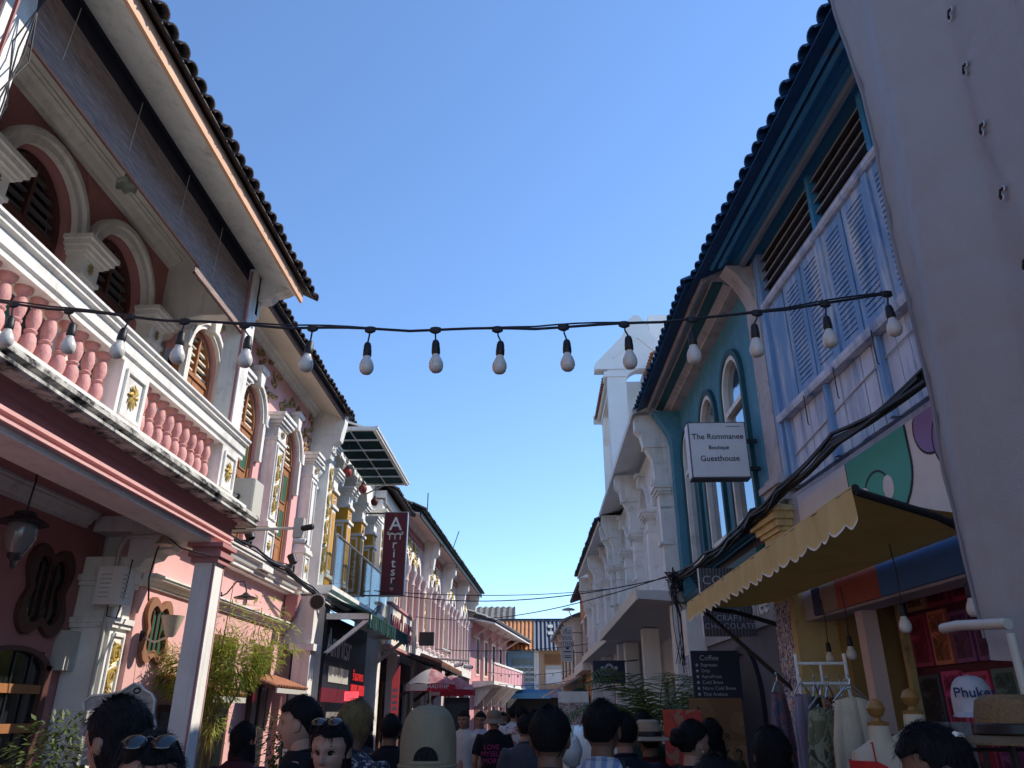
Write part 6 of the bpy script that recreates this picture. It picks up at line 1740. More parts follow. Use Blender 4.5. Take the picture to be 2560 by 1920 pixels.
# areca palm
def palm(label, x, y, h, n, L, seed, mt):
    rnd = random.Random(seed)
    t = thing('palm', label, 'tree', (x, y, 0.0))
    M().lathe([(0.2, 0), (0.26, 0.35), (0.28, 0.45), (0.22, 0.45)], n=16).obj('pot', MATS['clay_pot'], t, True)
    for k in range(4):
        M().tube([(0.05 * math.cos(k * 1.6), 0.05 * math.sin(k * 1.6), 0.4), (0.1 * math.cos(k * 1.6), 0.1 * math.sin(k * 1.6), h)], [0.03, 0.018], 6).obj('stem', MATS['bamboo_culm'], t, True)
    for k in range(n):
        az = 2 * PI * k / n + rnd.uniform(-.3, .3); el = rnd.uniform(0.55, 1.35); LL = L * rnd.uniform(0.75, 1.1)
        pts = []; p = Vector((0.1 * math.cos(az), 0.1 * math.sin(az), h)); e = el
        for i in range(13):
            pts.append(p.copy())
            p = p + Vector((math.cos(az) * math.cos(e), math.sin(az) * math.cos(e), math.sin(e))) * (LL / 12)
            e -= 0.13 + 0.05 * i / 12
        f = M(); f.tube([tuple(q) for q in pts], [0.010 - 0.0006 * i for i in range(13)], 5)
        sd = Vector((-math.sin(az), math.cos(az), 0))
        for i in range(2, 13):
            for s in (-1, 1):
                for hh in (0, 0.5):
                    q = pts[i - 1].lerp(pts[i], hh) if hh else pts[i]
                    tang = (pts[i] - pts[i - 1]).normalized()
                    d = (sd * s * 0.8 + tang * 0.55 + Vector((0, 0, -0.25 + rnd.uniform(-.12, .12)))).normalized()
                    l = LL * 0.34 * (1 - abs(i - 6) / 11.0)
                    w = tang * 0.011
                    f.add([q - w, q + d * l * 0.5 - w * 0.9, q + d * l + Vector((0, 0, -0.05)), q + d * l * 0.5 + w * 0.9, q + w], [(0, 1, 2, 3, 4)])
        f.obj('frond', mt, t, False, False)
    return t
PALM = mat('palm_leaf', (0.10, 0.14, 0.03), 0.5, 0.3, 6.0, transl=0.3)
palm('arching potted palm in front of the white house right of the street', 1.46, 10.4, 1.45, 20, 1.45, 3, PALM)
palm('smaller darker palm behind the arching one', 1.15, 12.6, 1.0, 13, 1.1, 5, mat('palm_leaf_deep', (0.03, 0.05, 0.015), 0.5, 0.3, 6.0, transl=0.2))
# green round cafe sign and balcony plants at the far right
GS = thing('round_green_sign', 'round dark green sign projecting from the far right houses', 'sign', (0.98, 20.0, 2.0))
o = M().lathe([(0.26, -0.03), (0.26, 0.03)], n=24).obj('disc', mat('deep_green_sign', (0.01, 0.04, 0.025), 0.5, 0.1), GS); o.matrix_local = Matrix.Rotation(R(90), 4, 'X')
M().tube([(0.2, 0, 0.2), (0.9, 0, 0.3)], 0.015, 6).obj('bracket', IRON, GS)

# ================================================================ umbrellas, cart, far street things
def umbrella(label, x, y, z, r, seed, txt):
    t = thing('parasol', label, 'umbrella', (x, y, 0), R(seed))
    UR = mat('faded_red_canvas', (0.76, 0.28, 0.30), 0.7, 0.25, 5.0, col2=(0.8, 0.62, 0.6), c2amt=0.35, c2scale=2.5, transl=0.5)
    UW = mat('off_white_canvas', (0.86, 0.83, 0.78), 0.7, 0.1, 5.0, transl=0.5)
    U2 = mat('bright_red_valance', (0.55, 0.03, 0.06), 0.6, 0.1, transl=0.4)
    M().tube([(0.0, 0, 0), (0.0, 0, z + 0.02)], 0.018, 8).obj('pole', GREY, t)
    for k in range(8):
        a0, a1 = 2 * PI * k / 8, 2 * PI * (k + 1) / 8
        vs, fs = [], []
        for i in range(6):
            q = i / 5; rr = r * q; zz = z - 0.36 * q ** 1.5
            for j in range(5):
                a = a0 + (a1 - a0) * j / 4
                rj = rr * (1 - 0.05 * math.sin(PI * j / 4))
                vs.append((rj * math.cos(a), rj * math.sin(a), zz + 0.02 * q * math.sin(PI * j / 4)))
        for i in range(5):
            for j in range(4):
                fs.append((i * 5 + j, i * 5 + j + 1, (i + 1) * 5 + j + 1, (i + 1) * 5 + j))
        white = k in (4, 5) if seed == 0 else k in (0, 4)
        M().add(vs, fs).obj('canopy_panel', UW if white else UR, t, True, False)
        p0 = Vector((r * math.cos(a0), r * math.sin(a0), z - 0.36)); p1 = Vector((r * math.cos(a1), r * math.sin(a1), z - 0.36))
        vl = M().add([p0, p1, p1 + Vector((0, 0, -0.15)), p0 + Vector((0, 0, -0.15))], [(0, 1, 2, 3)]).obj('valance', UW if white else U2, t, False, False)
        if k == 6 and txt:
            mid = (p0 + p1) / 2; am = (a0 + a1) / 2
            mt = Matrix.Translation(mid * 1.006 + Vector((0, 0, -0.075))) @ Matrix.Rotation(am + PI / 2, 4, 'Z') @ Matrix.Rotation(R(90), 4, 'X')
            text('lettering', txt, 0.12, WHITE2, t, mt, 0.002)
        M().tube([(0, 0, z - 0.02), tuple(p0)], 0.007, 4).obj('rib', GREY, t)
umbrella('red and white parasol lettered HAADTHIP at the left kerb', -2.62, 19.6, 2.68, 0.60, 0, 'HAADTHIP')
umbrella('faded pink parasol behind the lettered one', -2.30, 21.6, 2.62, 0.62, 20, '')
def hood_awning():
    t = thing('shop_canopy', 'dark timber-braced canopy with red tile edge behind the parasols', 'awning', (-3.3, 22.5, 2.6))
    M().add([(-0.2, -2.6, 0.55), (0.85, -2.6, 0.25), (0.85, 3.2, 0.25), (-0.2, 3.2, 0.55), (-0.2, -2.6, 0.45), (0.85, -2.6, 0.15), (0.85, 3.2, 0.15), (-0.2, 3.2, 0.45)], [(0, 1, 2, 3), (7, 6, 5, 4), (0, 4, 5, 1), (1, 5, 6, 2), (2, 6, 7, 3)]).obj('canopy', mat('dark_brown_canopy', (0.05, 0.03, 0.03), 0.8, 0.2), t)
    for k in range(28):
        M().tube([(0.86, -2.55 + 0.2 * k, 0.24), (0.35, -2.55 + 0.2 * k, 0.42)], 0.06, 6).obj('edge_tile', TILER, t)
    for y in (-2.5, 0.3, 3.0):
        M().tube([(-0.2, y, -0.6), (0.8, y, 0.15)], 0.05, 6).obj('brace', WOODD, t)
hood_awning()
SPB = thing('speaker_cabinet', 'black upright cabinet standing under the pink parasol', 'cabinet', (-1.55, 15.3, 0))
M().box(-0.22, 0.22, 0, 0.3, 0, 1.95).obj('cabinet', DARKIN, SPB)
M().box(-0.2, 0.2, -0.01, 0, 0.1, 1.85).obj('front_panel', BLACK, SPB)
CC = thing('security_cameras', 'cluster of white security cameras and brackets on the far left post', 'camera', (-2.55, 22.0, 2.9))
for i, (x, z, r) in enumerate(((0.35, 0.0, 40), (0.62, -0.05, 60), (0.0, 0.35, 70))):
    c = M().lathe([(0.05, -0.12), (0.05, 0.10), (0.04, 0.12)], n=12).obj('camera', WHITE2, CC, True); c.matrix_local = Matrix.Translation((x, 0, z)) @ Matrix.Rotation(R(r + 40), 4, 'Y') @ Matrix.Rotation(R(20), 4, 'X')
    M().lathe([(0.036, 0.121), (0.03, 0.13)], n=10).obj('lens', BLACK, c)
M().tube([(-0.9, 0, 0.2), (0.65, 0, 0.1)], 0.03, 6).obj('arm', GREY, CC)
M().tube([(-0.9, 0, -2.9), (-0.9, 0, 1.2)], 0.06, 8).obj('post', GREY, CC)
M().box(-0.75, -0.35, -0.1, 0.1, 0.5, 0.85).obj('equipment_box', IRON, CC)
AC = thing('air_conditioner', 'outdoor air conditioner unit with hoses by the dark shopfront', 'air conditioner', (-2.6, 19.6, 0))
M().box(-0.3, 0.3, 0, 0.25, 1.0, 1.85).obj('case', GREY, AC)
for k in range(7):
    M().box(-0.24, 0.24, -0.01, 0, 1.15 + 0.08 * k, 1.18 + 0.08 * k).obj('vent_slat', IRON, AC)
M().box(-0.28, 0.28, 0.02, 0.23, 0.13, 1.0).obj('stand', IRON, AC)
# white rounded van among the crowd
V = thing('white_van', 'small rounded cream-white van with red lamp nosing into the crowd', 'van', (0.66, 8.3, 0))
V.scale = (0.76, 0.85, 0.90)
VW = mat('cream_van_paint', (0.60, 0.56, 0.48), 0.35, 0.06, 2.0, spec=0.6)
def loftbox(secs, mt, name, parent, n=20):
    vs, fs = [], []
    for (y, hw, z0, z1, rr) in secs:
        for i in range(n):
            t = 2 * PI * i / n
            c, s = math.cos(t), math.sin(t)
            e = 0.55
            vs.append((hw * abs(c) ** e * (1 if c > 0 else -1), y, (z0 + z1) / 2 + (z1 - z0) / 2 * abs(s) ** e * (1 if s > 0 else -1)))
    for j in range(len(secs) - 1):
        for i in range(n):
            fs.append((j * n + i, j * n + (i + 1) % n, (j + 1) * n + (i + 1) % n, (j + 1) * n + i))
    fs.append(tuple(range(n))); fs.append(tuple((len(secs) - 1) * n + i for i in range(n)))
    return M().add(vs, fs).obj(name, mt, parent, True)
loftbox([(-0.05, 0.50, 0.55, 1.40, 0), (0.05, 0.66, 0.40, 1.56, 0), (0.3, 0.74, 0.32, 1.66, 0), (1.0, 0.76, 0.30, 1.72, 0), (3.0, 0.76, 0.30, 1.72, 0), (3.4, 0.68, 0.4, 1.6, 0)], VW, 'body', V)
M().box(-0.50, 0.50, -0.075, 0.0, 1.08, 1.36).obj('rear_window', PANED, V)
for k in range(4):
    M().box(-0.762, -0.745, 0.35 + 0.10 * k, 0.41 + 0.10 * k, 1.3, 1.52).obj('vent_slot', BLACK, V)
for x in (-0.48, 0.48):
    o = M().lathe([(0.085, -0.02), (0.08, 0.03), (0.03, 0.05)], n=14).obj('tail_lamp', mat('red_lamp_lens', (0.25, 0.01, 0.012), 0.25, 0.05), V, True); o.matrix_local = Matrix.Translation((x, -0.04, 1.0)) @ Matrix.Rotation(R(90), 4, 'X')
M().tube([(-0.6, -0.08, 0.45), (0.6, -0.08, 0.45)], 0.05, 8).obj('bumper', EYE, V, True)
for x in (-0.62, 0.62):
    for y in (0.7, 2.7):
        w = M().lathe([(0.28, -0.09), (0.31, -0.05), (0.31, 0.05), (0.28, 0.09)], n=18).obj('wheel', BLACK, V, True); w.matrix_local = Matrix.Translation((x, y, 0.31)) @ Matrix.Rotation(R(90), 4, 'Y')
BG = thing('plastic_bag', 'crumpled white plastic bag hanging at the van corner', 'bag', (0.28, 7.6, 1.25))
m = M(); m.ball(0, 0, 0.1, 0.10, 12, 9, 1, 0.9, 1.3)
m.v = [tuple(Vector(v) * (1 + 0.25 * mnoise.noise(Vector(v) * 14))) for v in m.v]
m.obj('bag_body', mat('white_film', (0.62, 0.62, 0.60), 0.3, 0.1, 10, 0.6, 30), BG, True)
M().tube([(0, 0, 0.2), (0.02, 0.0, 0.32)], 0.01, 5).obj('handle', WHITE2, BG)
# illustrated boards on the right beyond the van
WB = thing('white_stall_board', 'white stall board with small printed pictures beyond the van', 'board', (0.62, 15.2, 0))
M().box(-0.28, 0.28, 0, 0.04, 0.9, 1.85).obj('board', print_mat('printed_menu', [(0.55, 0.52, 0.5), (0.55, 0.52, 0.5), (0.25, 0.10, 0.08), (0.5, 0.48, 0.46), (0.12, 0.10, 0.10)], 16.0), WB)
M().box(-0.28, 0.28, -0.01, 0.04, 1.86, 2.05).obj('header', WHITE2, WB)
for x in (-0.25, 0.25):
    M().tube([(x, 0.05, 0), (x, 0.05, 2.0)], 0.015, 6).obj('leg', IRON, WB)
# grey crocodile-head cut-out held up among the crowd
CR = thing('crocodile_cutout', 'grey crocodile-head cut-out board with teeth and pale outline behind the dark-haired woman', 'board', (-2.30, 4.5, 0.06))
out = [(-0.22, 1.62), (-0.235, 1.665), (-0.20, 1.695), (-0.10, 1.705), (-0.04, 1.715), (0.0, 1.74), (0.03, 1.76), (0.07, 1.752), (0.09, 1.73), (0.14, 1.705), (0.165, 1.67), (0.17, 1.60), (0.19, 1.55), (0.21, 1.45), (0.20, 1.30), (0.05, 1.30), (-0.02, 1.42), (-0.10, 1.50), (-0.20, 1.49), (-0.235, 1.52), (-0.21, 1.56), (-0.10, 1.575), (0.0, 1.60), (-0.10, 1.615)]
M().prism(out, 0, 0.025).obj('cutout', mat('grey_cutout_print', (0.26, 0.255, 0.25), 0.7, 0.4, 30.0, 0.6, 60), CR)
M().tube([(x, -0.004, z) for x, z in out[:15]], 0.006, 5).obj('pale_outline', GREY, CR)
for k in range(8):
    M().prism([(-0.19 + 0.022 * k, 1.625), (-0.175 + 0.022 * k, 1.625), (-0.182 + 0.022 * k, 1.605)], -0.004, 0.0).obj('tooth', WHITE2, CR)
    if k % 2 == 0:
        M().prism([(-0.19 + 0.022 * k, 1.562), (-0.175 + 0.022 * k, 1.564), (-0.182 + 0.022 * k, 1.585)], -0.004, 0.0).obj('tooth', WHITE2, CR)
M().tube([(0.055 + 0.018 * math.cos(t), -0.004, 1.722 + 0.014 * math.sin(t)) for t in [2 * PI * i / 10 for i in range(11)]], 0.004, 4).obj('eye_ring', BLACK, CR)
M().tube([(0.12, 0.03, 0), (0.12, 0.03, 1.4)], 0.015, 6).obj('stand', IRON, CR)
# ================================================================ people
TMP = bpy.data.scenes.new('build_tmp')
def eval_mesh(me, mods):
    o = bpy.data.objects.new('tmp', me)
    TMP.collection.objects.link(o)
    for typ, kw in mods:
        md = o.modifiers.new(typ, typ)
        for k, v in kw.items():
            setattr(md, k, v)
    vl = TMP.view_layers[0]
    vl.update()
    r = bpy.data.meshes.new_from_object(o.evaluated_get(vl.depsgraph))
    bpy.data.objects.remove(o)
    return r
def blend(m, name, mt, vox, it=6):
    me = m.mesh('raw', None)
    r = eval_mesh(me, [('REMESH', dict(mode='VOXEL', voxel_size=vox, use_smooth_shade=True)), ('SMOOTH', dict(factor=0.5, iterations=it))])
    r.name = name
    r.materials.clear()
    r.materials.append(mt)
    r.polygons.foreach_set('use_smooth', [True] * len(r.polygons))
    return r

def g(x, s):
    return math.exp(-(x / s) ** 2)
def head_pts(nu=36, nv=28, scale=1.0, fat=1.0):
    """deformed sphere with jaw, brow, sockets, nose, lips and chin; face looks to +Y"""
    vs, fs = [], []
    for j in range(nv + 1):
        ph = PI * (0.015 + 0.97 * j / nv)
        for i in range(nu):
            th = 2 * PI * i / nu
            dx, dy, dz = math.sin(ph) * math.cos(th), math.sin(ph) * math.sin(th), math.cos(ph)
            x, y, z = 0.075 * fat * dx, 0.094 * dy, 0.117 * dz
            if dz < 0:
                t = -dz
                x *= 1 - 0.34 * t ** 1.6
                if dy < 0:
                    y *= 1 - 0.45 * t
                else:
                    y = y * (1 - 0.10 * t) + 0.016 * t
            if dz > 0:
                x *= 1 + 0.62 * dz * (1 - dz); y *= 1 + 0.45 * dz * (1 - dz)
            if dy > 0:
                y -= 0.009 * dy ** 2 * (1 if dz < 0.5 else 0.4)
                y += 0.006 * g(dz - 0.24, 0.10) * dy
                y -= 0.013 * (g(dx - 0.42, 0.17) + g(dx + 0.42, 0.17)) * g(dz - 0.06, 0.12) * dy
                y += 0.007 * (g(dx - 0.5, 0.2) + g(dx + 0.5, 0.2)) * g(dz + 0.22, 0.15) * dy
                y += (0.012 + 0.020 * max(0, min(1, (0.16 - dz) / 0.36))) * g(dx, 0.10 + 0.05 * max(0, min(1, (0.05 - dz) / 0.25))) * (1 if -0.26 < dz < 0.14 else g(dz - (0.14 if dz > 0 else -0.26), 0.06))
                y += 0.006 * g(dx, 0.26) * (g(dz + 0.47, 0.055) + 0.9 * g(dz + 0.60, 0.05))
                y += 0.008 * g(dx, 0.22) * g(dz + 0.86, 0.12)
            vs.append((x * scale, y * scale, z * scale))
    for j in range(nv):
        for i in range(nu):
            fs.append((j * nu + i, (j + 1) * nu + i, (j + 1) * nu + (i + 1) % nu, j * nu + (i + 1) % nu))
    fs.append(tuple(range(nu))); fs.append(tuple(nv * nu + i for i in range(nu - 1, -1, -1)))
    return vs, fs
def hair_mesh(style, mt, seed, fat=1.0, vol=1.0):
    """a shell that stands proud of the skull where hair grows and dips under the skin elsewhere"""
    rnd = random.Random(seed)
    nu, nv = 56, 40
    vs, fs = [], []
    for j in range(nv + 1):
        ph = PI * (0.012 + 0.976 * j / nv)
        for i in range(nu):
            th = 2 * PI * i / nu
            dx, dy, dz = math.sin(ph) * math.cos(th), math.sin(ph) * math.sin(th), math.cos(ph)
            if style in ('long', 'bob'):
                line = -1.0 + 1.55 * max(0, min(1, (dy - 0.02) / 0.34)) + 0.10 * g(dx - 0.25, 0.2)
            elif style == 'fringe':
                line = -0.30 + 0.55 * max(0, min(1, (dy + 0.10) / 0.35))
            else:
                line = -0.40 + 0.42 * max(0, min(1, (dy + 0.75) / 0.55)) + 0.45 * max(0, min(1, (dy - 0.05) / 0.35))
                line += 0.16 * g(abs(dx) - 0.95, 0.25) * g(dy - 0.02, 0.35)
            k = max(0, min(1, (dz - line) / 0.09 + 0.5))
            f = 0.86 + (0.19 + 0.045 * vol * max(0, dz + 0.25)) * k
            n = 0.034 * mnoise.noise(Vector((dx * 5 + seed, dy * 5, dz * 3))) + 0.020 * mnoise.noise(Vector((dx * 16, dy * 16, dz * 5 + seed)))
            f += n * k
            if style == 'hat' and dz > -0.22:
                f = min(f, 0.97)
            x, y, z = 0.077 * fat * dx * f, 0.096 * dy * f, 0.119 * dz * f
            if dz > 0:
                x *= 1 + 0.62 * dz * (1 - dz); y *= 1 + 0.45 * dz * (1 - dz)
            if dz < 0 and dy < 0 and style not in ('long', 'bob'):
                y *= 1 + 0.30 * dz
            vs.append((x, y, z))
    for j in range(nv):
        for i in range(nu):
            fs.append((j * nu + i, (j + 1) * nu + i, (j + 1) * nu + (i + 1) % nu, j * nu + (i + 1) % nu))
    fs.append(tuple(range(nu))); fs.append(tuple(nv * nu + i for i in range(nu - 1, -1, -1)))
    m = M(); m.add(vs, fs)
    # loose tufts break the outline
    nt = 0 if style == 'hat' else 1500
    for _ in range(nt):
        i = rnd.randrange(len(vs))
        v = Vector(vs[i])
        if v.length < 1e-4:
            continue
        d = Vector((v.x / 0.077, v.y / 0.096, v.z / 0.119))
        if d.length < 1.02:
            continue
        d.normalize()
        tg = Vector((0, -0.35, -1)) if style != 'fringe' else Vector((0, 0.2, -1))
        tg = tg + Vector((rnd.uniform(-.5, .5), rnd.uniform(-.5, .5), 0))
        tg = tg - d * tg.dot(d)
        if tg.length < 0.05:
            tg = Vector((rnd.uniform(-1, 1), rnd.uniform(-1, 1), 0.1))
        tg.normalize()
        L = rnd.uniform(0.02, 0.05)
        sd = d.cross(tg) * rnd.uniform(0.0008, 0.0022)
        a = v * 0.985
        b = v + tg * L * 0.55 + d * 0.004
        c = v + tg * L + d * rnd.uniform(-0.002, 0.010)
        m.add([a - sd, b - sd * 0.8, c, b + sd * 0.8, a + sd], [(0, 1, 2, 3, 4)])
    if style == 'long':
        vs, fs = [], []
        for j in range(9):
            q = j / 8
            for i in range(17):
                t = PI * (0.90 + 1.2 * i / 16.0)
                rr = 0.088 + 0.020 * q
                n = 0.010 * mnoise.noise(Vector((i * 0.8, q * 2, seed)))
                vs.append(((rr + n) * math.cos(t) * 1.02, (rr + n) * math.sin(t) * (1.05 - 0.25 * q) + 0.012, -0.02 - 0.24 * q))
            for i in range(17):
                t = PI * (0.90 + 1.2 * (16 - i) / 16.0)
                rr = 0.068 + 0.010 * q
                vs.append((rr * math.cos(t), rr * math.sin(t) + 0.012, -0.02 - 0.24 * q))
        n = 34
        for j in range(8):
            for i in range(n):
                fs.append((j * n + i, j * n + (i + 1) % n, (j + 1) * n + (i + 1) % n, (j + 1) * n + i))
        fs.append(tuple(range(n))); fs.append(tuple(8 * n + i for i in range(n)))
        m.add(vs, fs)
    if style == 'bun':
        for k in range(7):
            m.ball(0.012 * math.cos(k * 1.3), -0.115 - 0.012 * math.sin(k), 0.03 + 0.02 * math.cos(k * 2.1), 0.036, 10, 8)
    return m.mesh('hair', mt, True)

def hair_mat(name, col):
    m = mat(name, col, 0.62, 0.5, 70.0, 0.9, 170, spec=0.14, vstretch=4)
    return m
HB = hair_mat('black_hair', (0.010, 0.009, 0.012))
HBR = hair_mat('dark_brown_hair', (0.018, 0.012, 0.010))
HBL = hair_mat('bleached_hair', (0.20, 0.135, 0.06))
SK1 = mat('tan_skin', (0.30, 0.16, 0.11), 0.55, 0.08, 20.0, spec=0.35)
SK2 = mat('brown_skin', (0.19, 0.10, 0.068), 0.55, 0.08, 20.0, spec=0.35)
SK3 = mat('light_skin', (0.40, 0.235, 0.175), 0.55, 0.08, 20.0, spec=0.35)
EYEW = mat('eye_white', (0.15, 0.13, 0.12), 0.3, 0.02)
IRIS = mat('dark_iris', (0.012, 0.008, 0.006), 0.2, 0.02)
LIP = mat('lip_red', (0.30, 0.09, 0.075), 0.45, 0.05)
def cloth(name, col, **k):
    return mat(name, col, 0.85, 0.14, 14.0, 0.5, 26, spec=0.2, **k)

def person(label, x, y, facing, h, hair='short', hairm=None, shirt=None, trousers=None, skin=None, group='people walking down the street', pose='down', tilt=(0, 0), vox=0.012, fat=1.0, face=False, sleeves='short', turn=0.0, yoff=0.0):
    """standing figure; facing 0 looks up the street (away from the camera), 180 looks at the camera"""
    skin = skin or SK1; hairm = hairm or HB
    P = thing('person', label, 'person', (x, y, 0.0), R(facing), group)
    s = h / 1.70
    sc = lambda v: tuple(c * s for c in v)
    # --- joints
    hipz, shz, neckz, headz = 0.86, 1.375, 1.45, 1.583
    LA = {}
    for sg in (-1, 1):
        sh = (sg * 0.185 * fat, -0.01, shz)
        if pose == 'down':
            el, wr = (sg * 0.245 * fat, -0.03, 1.10), (sg * 0.24 * fat, 0.07, 0.87)
        elif pose == 'phone':
            el, wr = (sg * 0.25, 0.10, 1.12), (sg * 0.10, 0.36, 1.30)
        elif pose == 'hold' and sg > 0:
            el, wr = (sg * 0.27, 0.12, 1.13), (sg * 0.20, 0.33, 1.36)
        elif pose == 'walk':
            el, wr = (sg * 0.24, -0.05 * sg - 0.02, 1.10), (sg * 0.22, 0.12 * sg + 0.08, 0.90)
        else:
            el, wr = (sg * 0.245, -0.03, 1.10), (sg * 0.24, 0.07, 0.87)
        LA[sg] = (sh, el, wr)
    lg = {}
    for sg in (-1, 1):
        st = 0.10 * sg if pose == 'walk' else 0.02 * sg
        lg[sg] = ((sg * 0.09, 0, hipz), (sg * 0.10, st + 0.02, 0.47), (sg * 0.10, st - 0.01, 0.09), (sg * 0.11, st + 0.13, 0.04))
    # --- body (skin): neck, arms with hands, legs with feet
    b = M()
    b.tube([sc((0, -0.02, 1.30)), sc((0, -0.012, neckz)), sc((0, 0.0, headz - 0.06))], [0.075 * s, 0.056 * s, 0.052 * s], 12)
    b.tube([sc((0, 0, 0.80)), sc((0, 0, 1.05)), sc((0, -0.01, 1.28)), sc((0, -0.02, 1.36))], [0.11 * s, 0.10 * s, 0.10 * s, 0.055 * s], 14)
    b.tube([sc((-0.17 * fat, -0.01, shz)), sc((0, -0.02, shz + 0.03)), sc((0.17 * fat, -0.01, shz))], [0.046 * s, 0.052 * s, 0.046 * s], 10)
    for sg in (-1, 1):
        sh, el, wr = LA[sg]
        b.tube([sc(sh), sc(tuple((a + c) / 2 for a, c in zip(sh, el))), sc(el), sc(tuple((a + c) / 2 for a, c in zip(el, wr))), sc(wr)], [0.052 * s, 0.047 * s, 0.038 * s, 0.037 * s, 0.026 * s], 10)
        d = (Vector(wr) - Vector(el)).normalized()
        side = Vector((1, 0, 0)) - d * d.x; side.normalize()
        up = d.cross(side)
        w = Vector(wr)
        pc = w + d * 0.085
        b.tube([sc(w), sc(w + d * 0.04), sc(pc)], [0.024 * s, 0.036 * s, 0.030 * s], 8)
        for q, (o, L) in enumerate(((-0.026, 0.062), (-0.009, 0.074), (0.009, 0.070), (0.025, 0.054))):
            r0 = pc + side * o - d * 0.01
            b.tube([sc(r0), sc(r0 + d * L * 0.5 + up * sg * 0.004), sc(r0 + d * L * 0.85 + up * 0.022)], [0.0095 * s, 0.009 * s, 0.007 * s], 6)
        r0 = w + d * 0.03 - side * sg * 0.028
        b.tube([sc(r0), sc(r0 + d * 0.03 - side * sg * 0.022), sc(r0 + d * 0.06 - side * sg * 0.024)], [0.012 * s, 0.010 * s, 0.008 * s], 6)
        hp, kn, an, to = lg[sg]
        b.tube([sc(hp), sc(kn), sc(tuple((a * 0.6 + c * 0.4) for a, c in zip(kn, an))), sc(an)], [0.085 * s, 0.055 * s, 0.052 * s, 0.036 * s], 10)
        b.tube([sc((an[0], an[1] - 0.05, 0.045)), sc((an[0], an[1] + 0.03, 0.06)), sc(to)], [0.036 * s, 0.042 * s, 0.032 * s], 8)
    bm_ = blend(b, 'body', skin, vox * 0.8, 5)
    hm = Matrix.Translation(sc((0, 0.012, headz))) @ Matrix.Rotation(R(turn), 4, 'Z') @ Matrix.Rotation(R(tilt[0]), 4, 'X') @ Matrix.Rotation(R(tilt[1]), 4, 'Y') @ Matrix.Scale(s, 4)
    hv, hf = head_pts(76, 60, fat=fat ** 0.4) if face else head_pts(fat=fat ** 0.4)
    hd = M(); hd.add(hv, hf)
    for sg in (-1, 1):
        hd.ball(sg * 0.077, -0.006, -0.004, 0.030, 10, 8, 0.38, 0.72, 1.05)
        hd.ball(sg * 0.073, 0.004, -0.026, 0.013, 8, 6, 0.6, 0.8, 1.0)
    k = len(bm_.vertices)
    bb = bmesh.new(); bb.from_mesh(bm_)
    nvts = [bb.verts.new(hm @ Vector(v)) for v in hd.v]
    for f in hd.f:
        try:
            fc = bb.faces.new([nvts[i] for i in f]); fc.smooth = True
        except ValueError:
            pass
    bb.to_mesh(bm_); bb.free()
    link('body', bm_, P)
    def hp(name, me):
        o = link(name, me, P); o.matrix_local = hm; return o
    if hair:
        hp('hair', hair_mesh(hair, hairm, len(label), fat ** 0.4))
    if face:
        for sg in (-1, 1):
            e = hp('eye', M().ball(sg * 0.0315, 0.0695, 0.005, 0.0088, 12, 8, 1.25, 0.8, 0.42).mesh('eye', EYEW, True))
            hp('iris', M().ball(sg * 0.0315, 0.0752, 0.005, 0.0036, 10, 6, 1, 0.45, 0.85).mesh('iris', IRIS, True))
            hp('eyelid', M().tube([(sg * 0.0150, 0.0765, 0.0065), (sg * 0.025, 0.0800, 0.0145), (sg * 0.038, 0.0775, 0.0145), (sg * 0.0485, 0.0690, 0.0075)], [0.0008, 0.0017, 0.0017, 0.0009], 5).mesh('eyelid', HBR))
            hp('eyebrow', M().tube([(sg * 0.014, 0.0875, 0.0275), (sg * 0.030, 0.0865, 0.0330), (sg * 0.052, 0.0730, 0.0285)], [0.0016, 0.0024, 0.0010], 5).mesh('eyebrow', HB))
        hp('upper_lip', M().tube([(-0.023, 0.0800, -0.0555), (-0.008, 0.0905, -0.0530), (0, 0.0905, -0.0540), (0.008, 0.0905, -0.0530), (0.023, 0.0800, -0.0555)], [0.001, 0.0038, 0.0036, 0.0038, 0.001], 6).mesh('upper_lip', LIP, True))
        hp('lower_lip', M().tube([(-0.020, 0.0800, -0.0585), (0, 0.0895, -0.0640), (0.020, 0.0800, -0.0585)], [0.001, 0.0055, 0.001], 6).mesh('lower_lip', LIP, True))
    # --- shirt
    c = M()
    rings = [(0.80, 0.165, 0.115), (0.90, 0.160, 0.112), (1.05, 0.150, 0.108), (1.18, 0.165, 0.118), (1.28, 0.180, 0.122), (1.36, 0.182, 0.108), (1.41, 0.155, 0.095), (1.445, 0.105, 0.084), (1.468, 0.074, 0.070)]
    n = 24; vs = []; fs = []
    for (z, rx, ry) in rings:
        for i in range(n):
            t = 2 * PI * i / n
            vs.append(sc((rx * fat * math.cos(t), ry * fat * math.sin(t) - 0.012, z)))
    for j in range(len(rings) - 1):
        for i in range(n):
            fs.append((j * n + i, j * n + (i + 1) % n, (j + 1) * n + (i + 1) % n, (j + 1) * n + i))
    fs.append(tuple(range(n))); fs.append(tuple((len(rings) - 1) * n + i for i in range(n)))
    c.add(vs, fs)
    for sg in (-1, 1):
        sh, el, wr = LA[sg]
        mid = tuple(a + (q - a) * 0.72 for a, q in zip(sh, el))
        inn = (sg * 0.10, -0.012, 1.34)
        if sleeves == 'short':
            c.tube([sc(inn), sc(sh), sc(tuple((a + q) / 2 for a, q in zip(sh, mid))), sc(mid)], [0.072 * s, 0.070 * s, 0.068 * s, 0.068 * s], 12)
        elif sleeves == 'long':
            c.tube([sc(inn), sc(sh), sc(el), sc(tuple(q + (a - q) * 0.12 for a, q in zip(el, wr)))], [0.072 * s, 0.068 * s, 0.053 * s, 0.040 * s], 12)
        else:
            c.tube([sc((sg * 0.08, -0.02, 1.30)), sc((sg * 0.085, -0.015, 1.41))], [0.03 * s, 0.035 * s], 8)
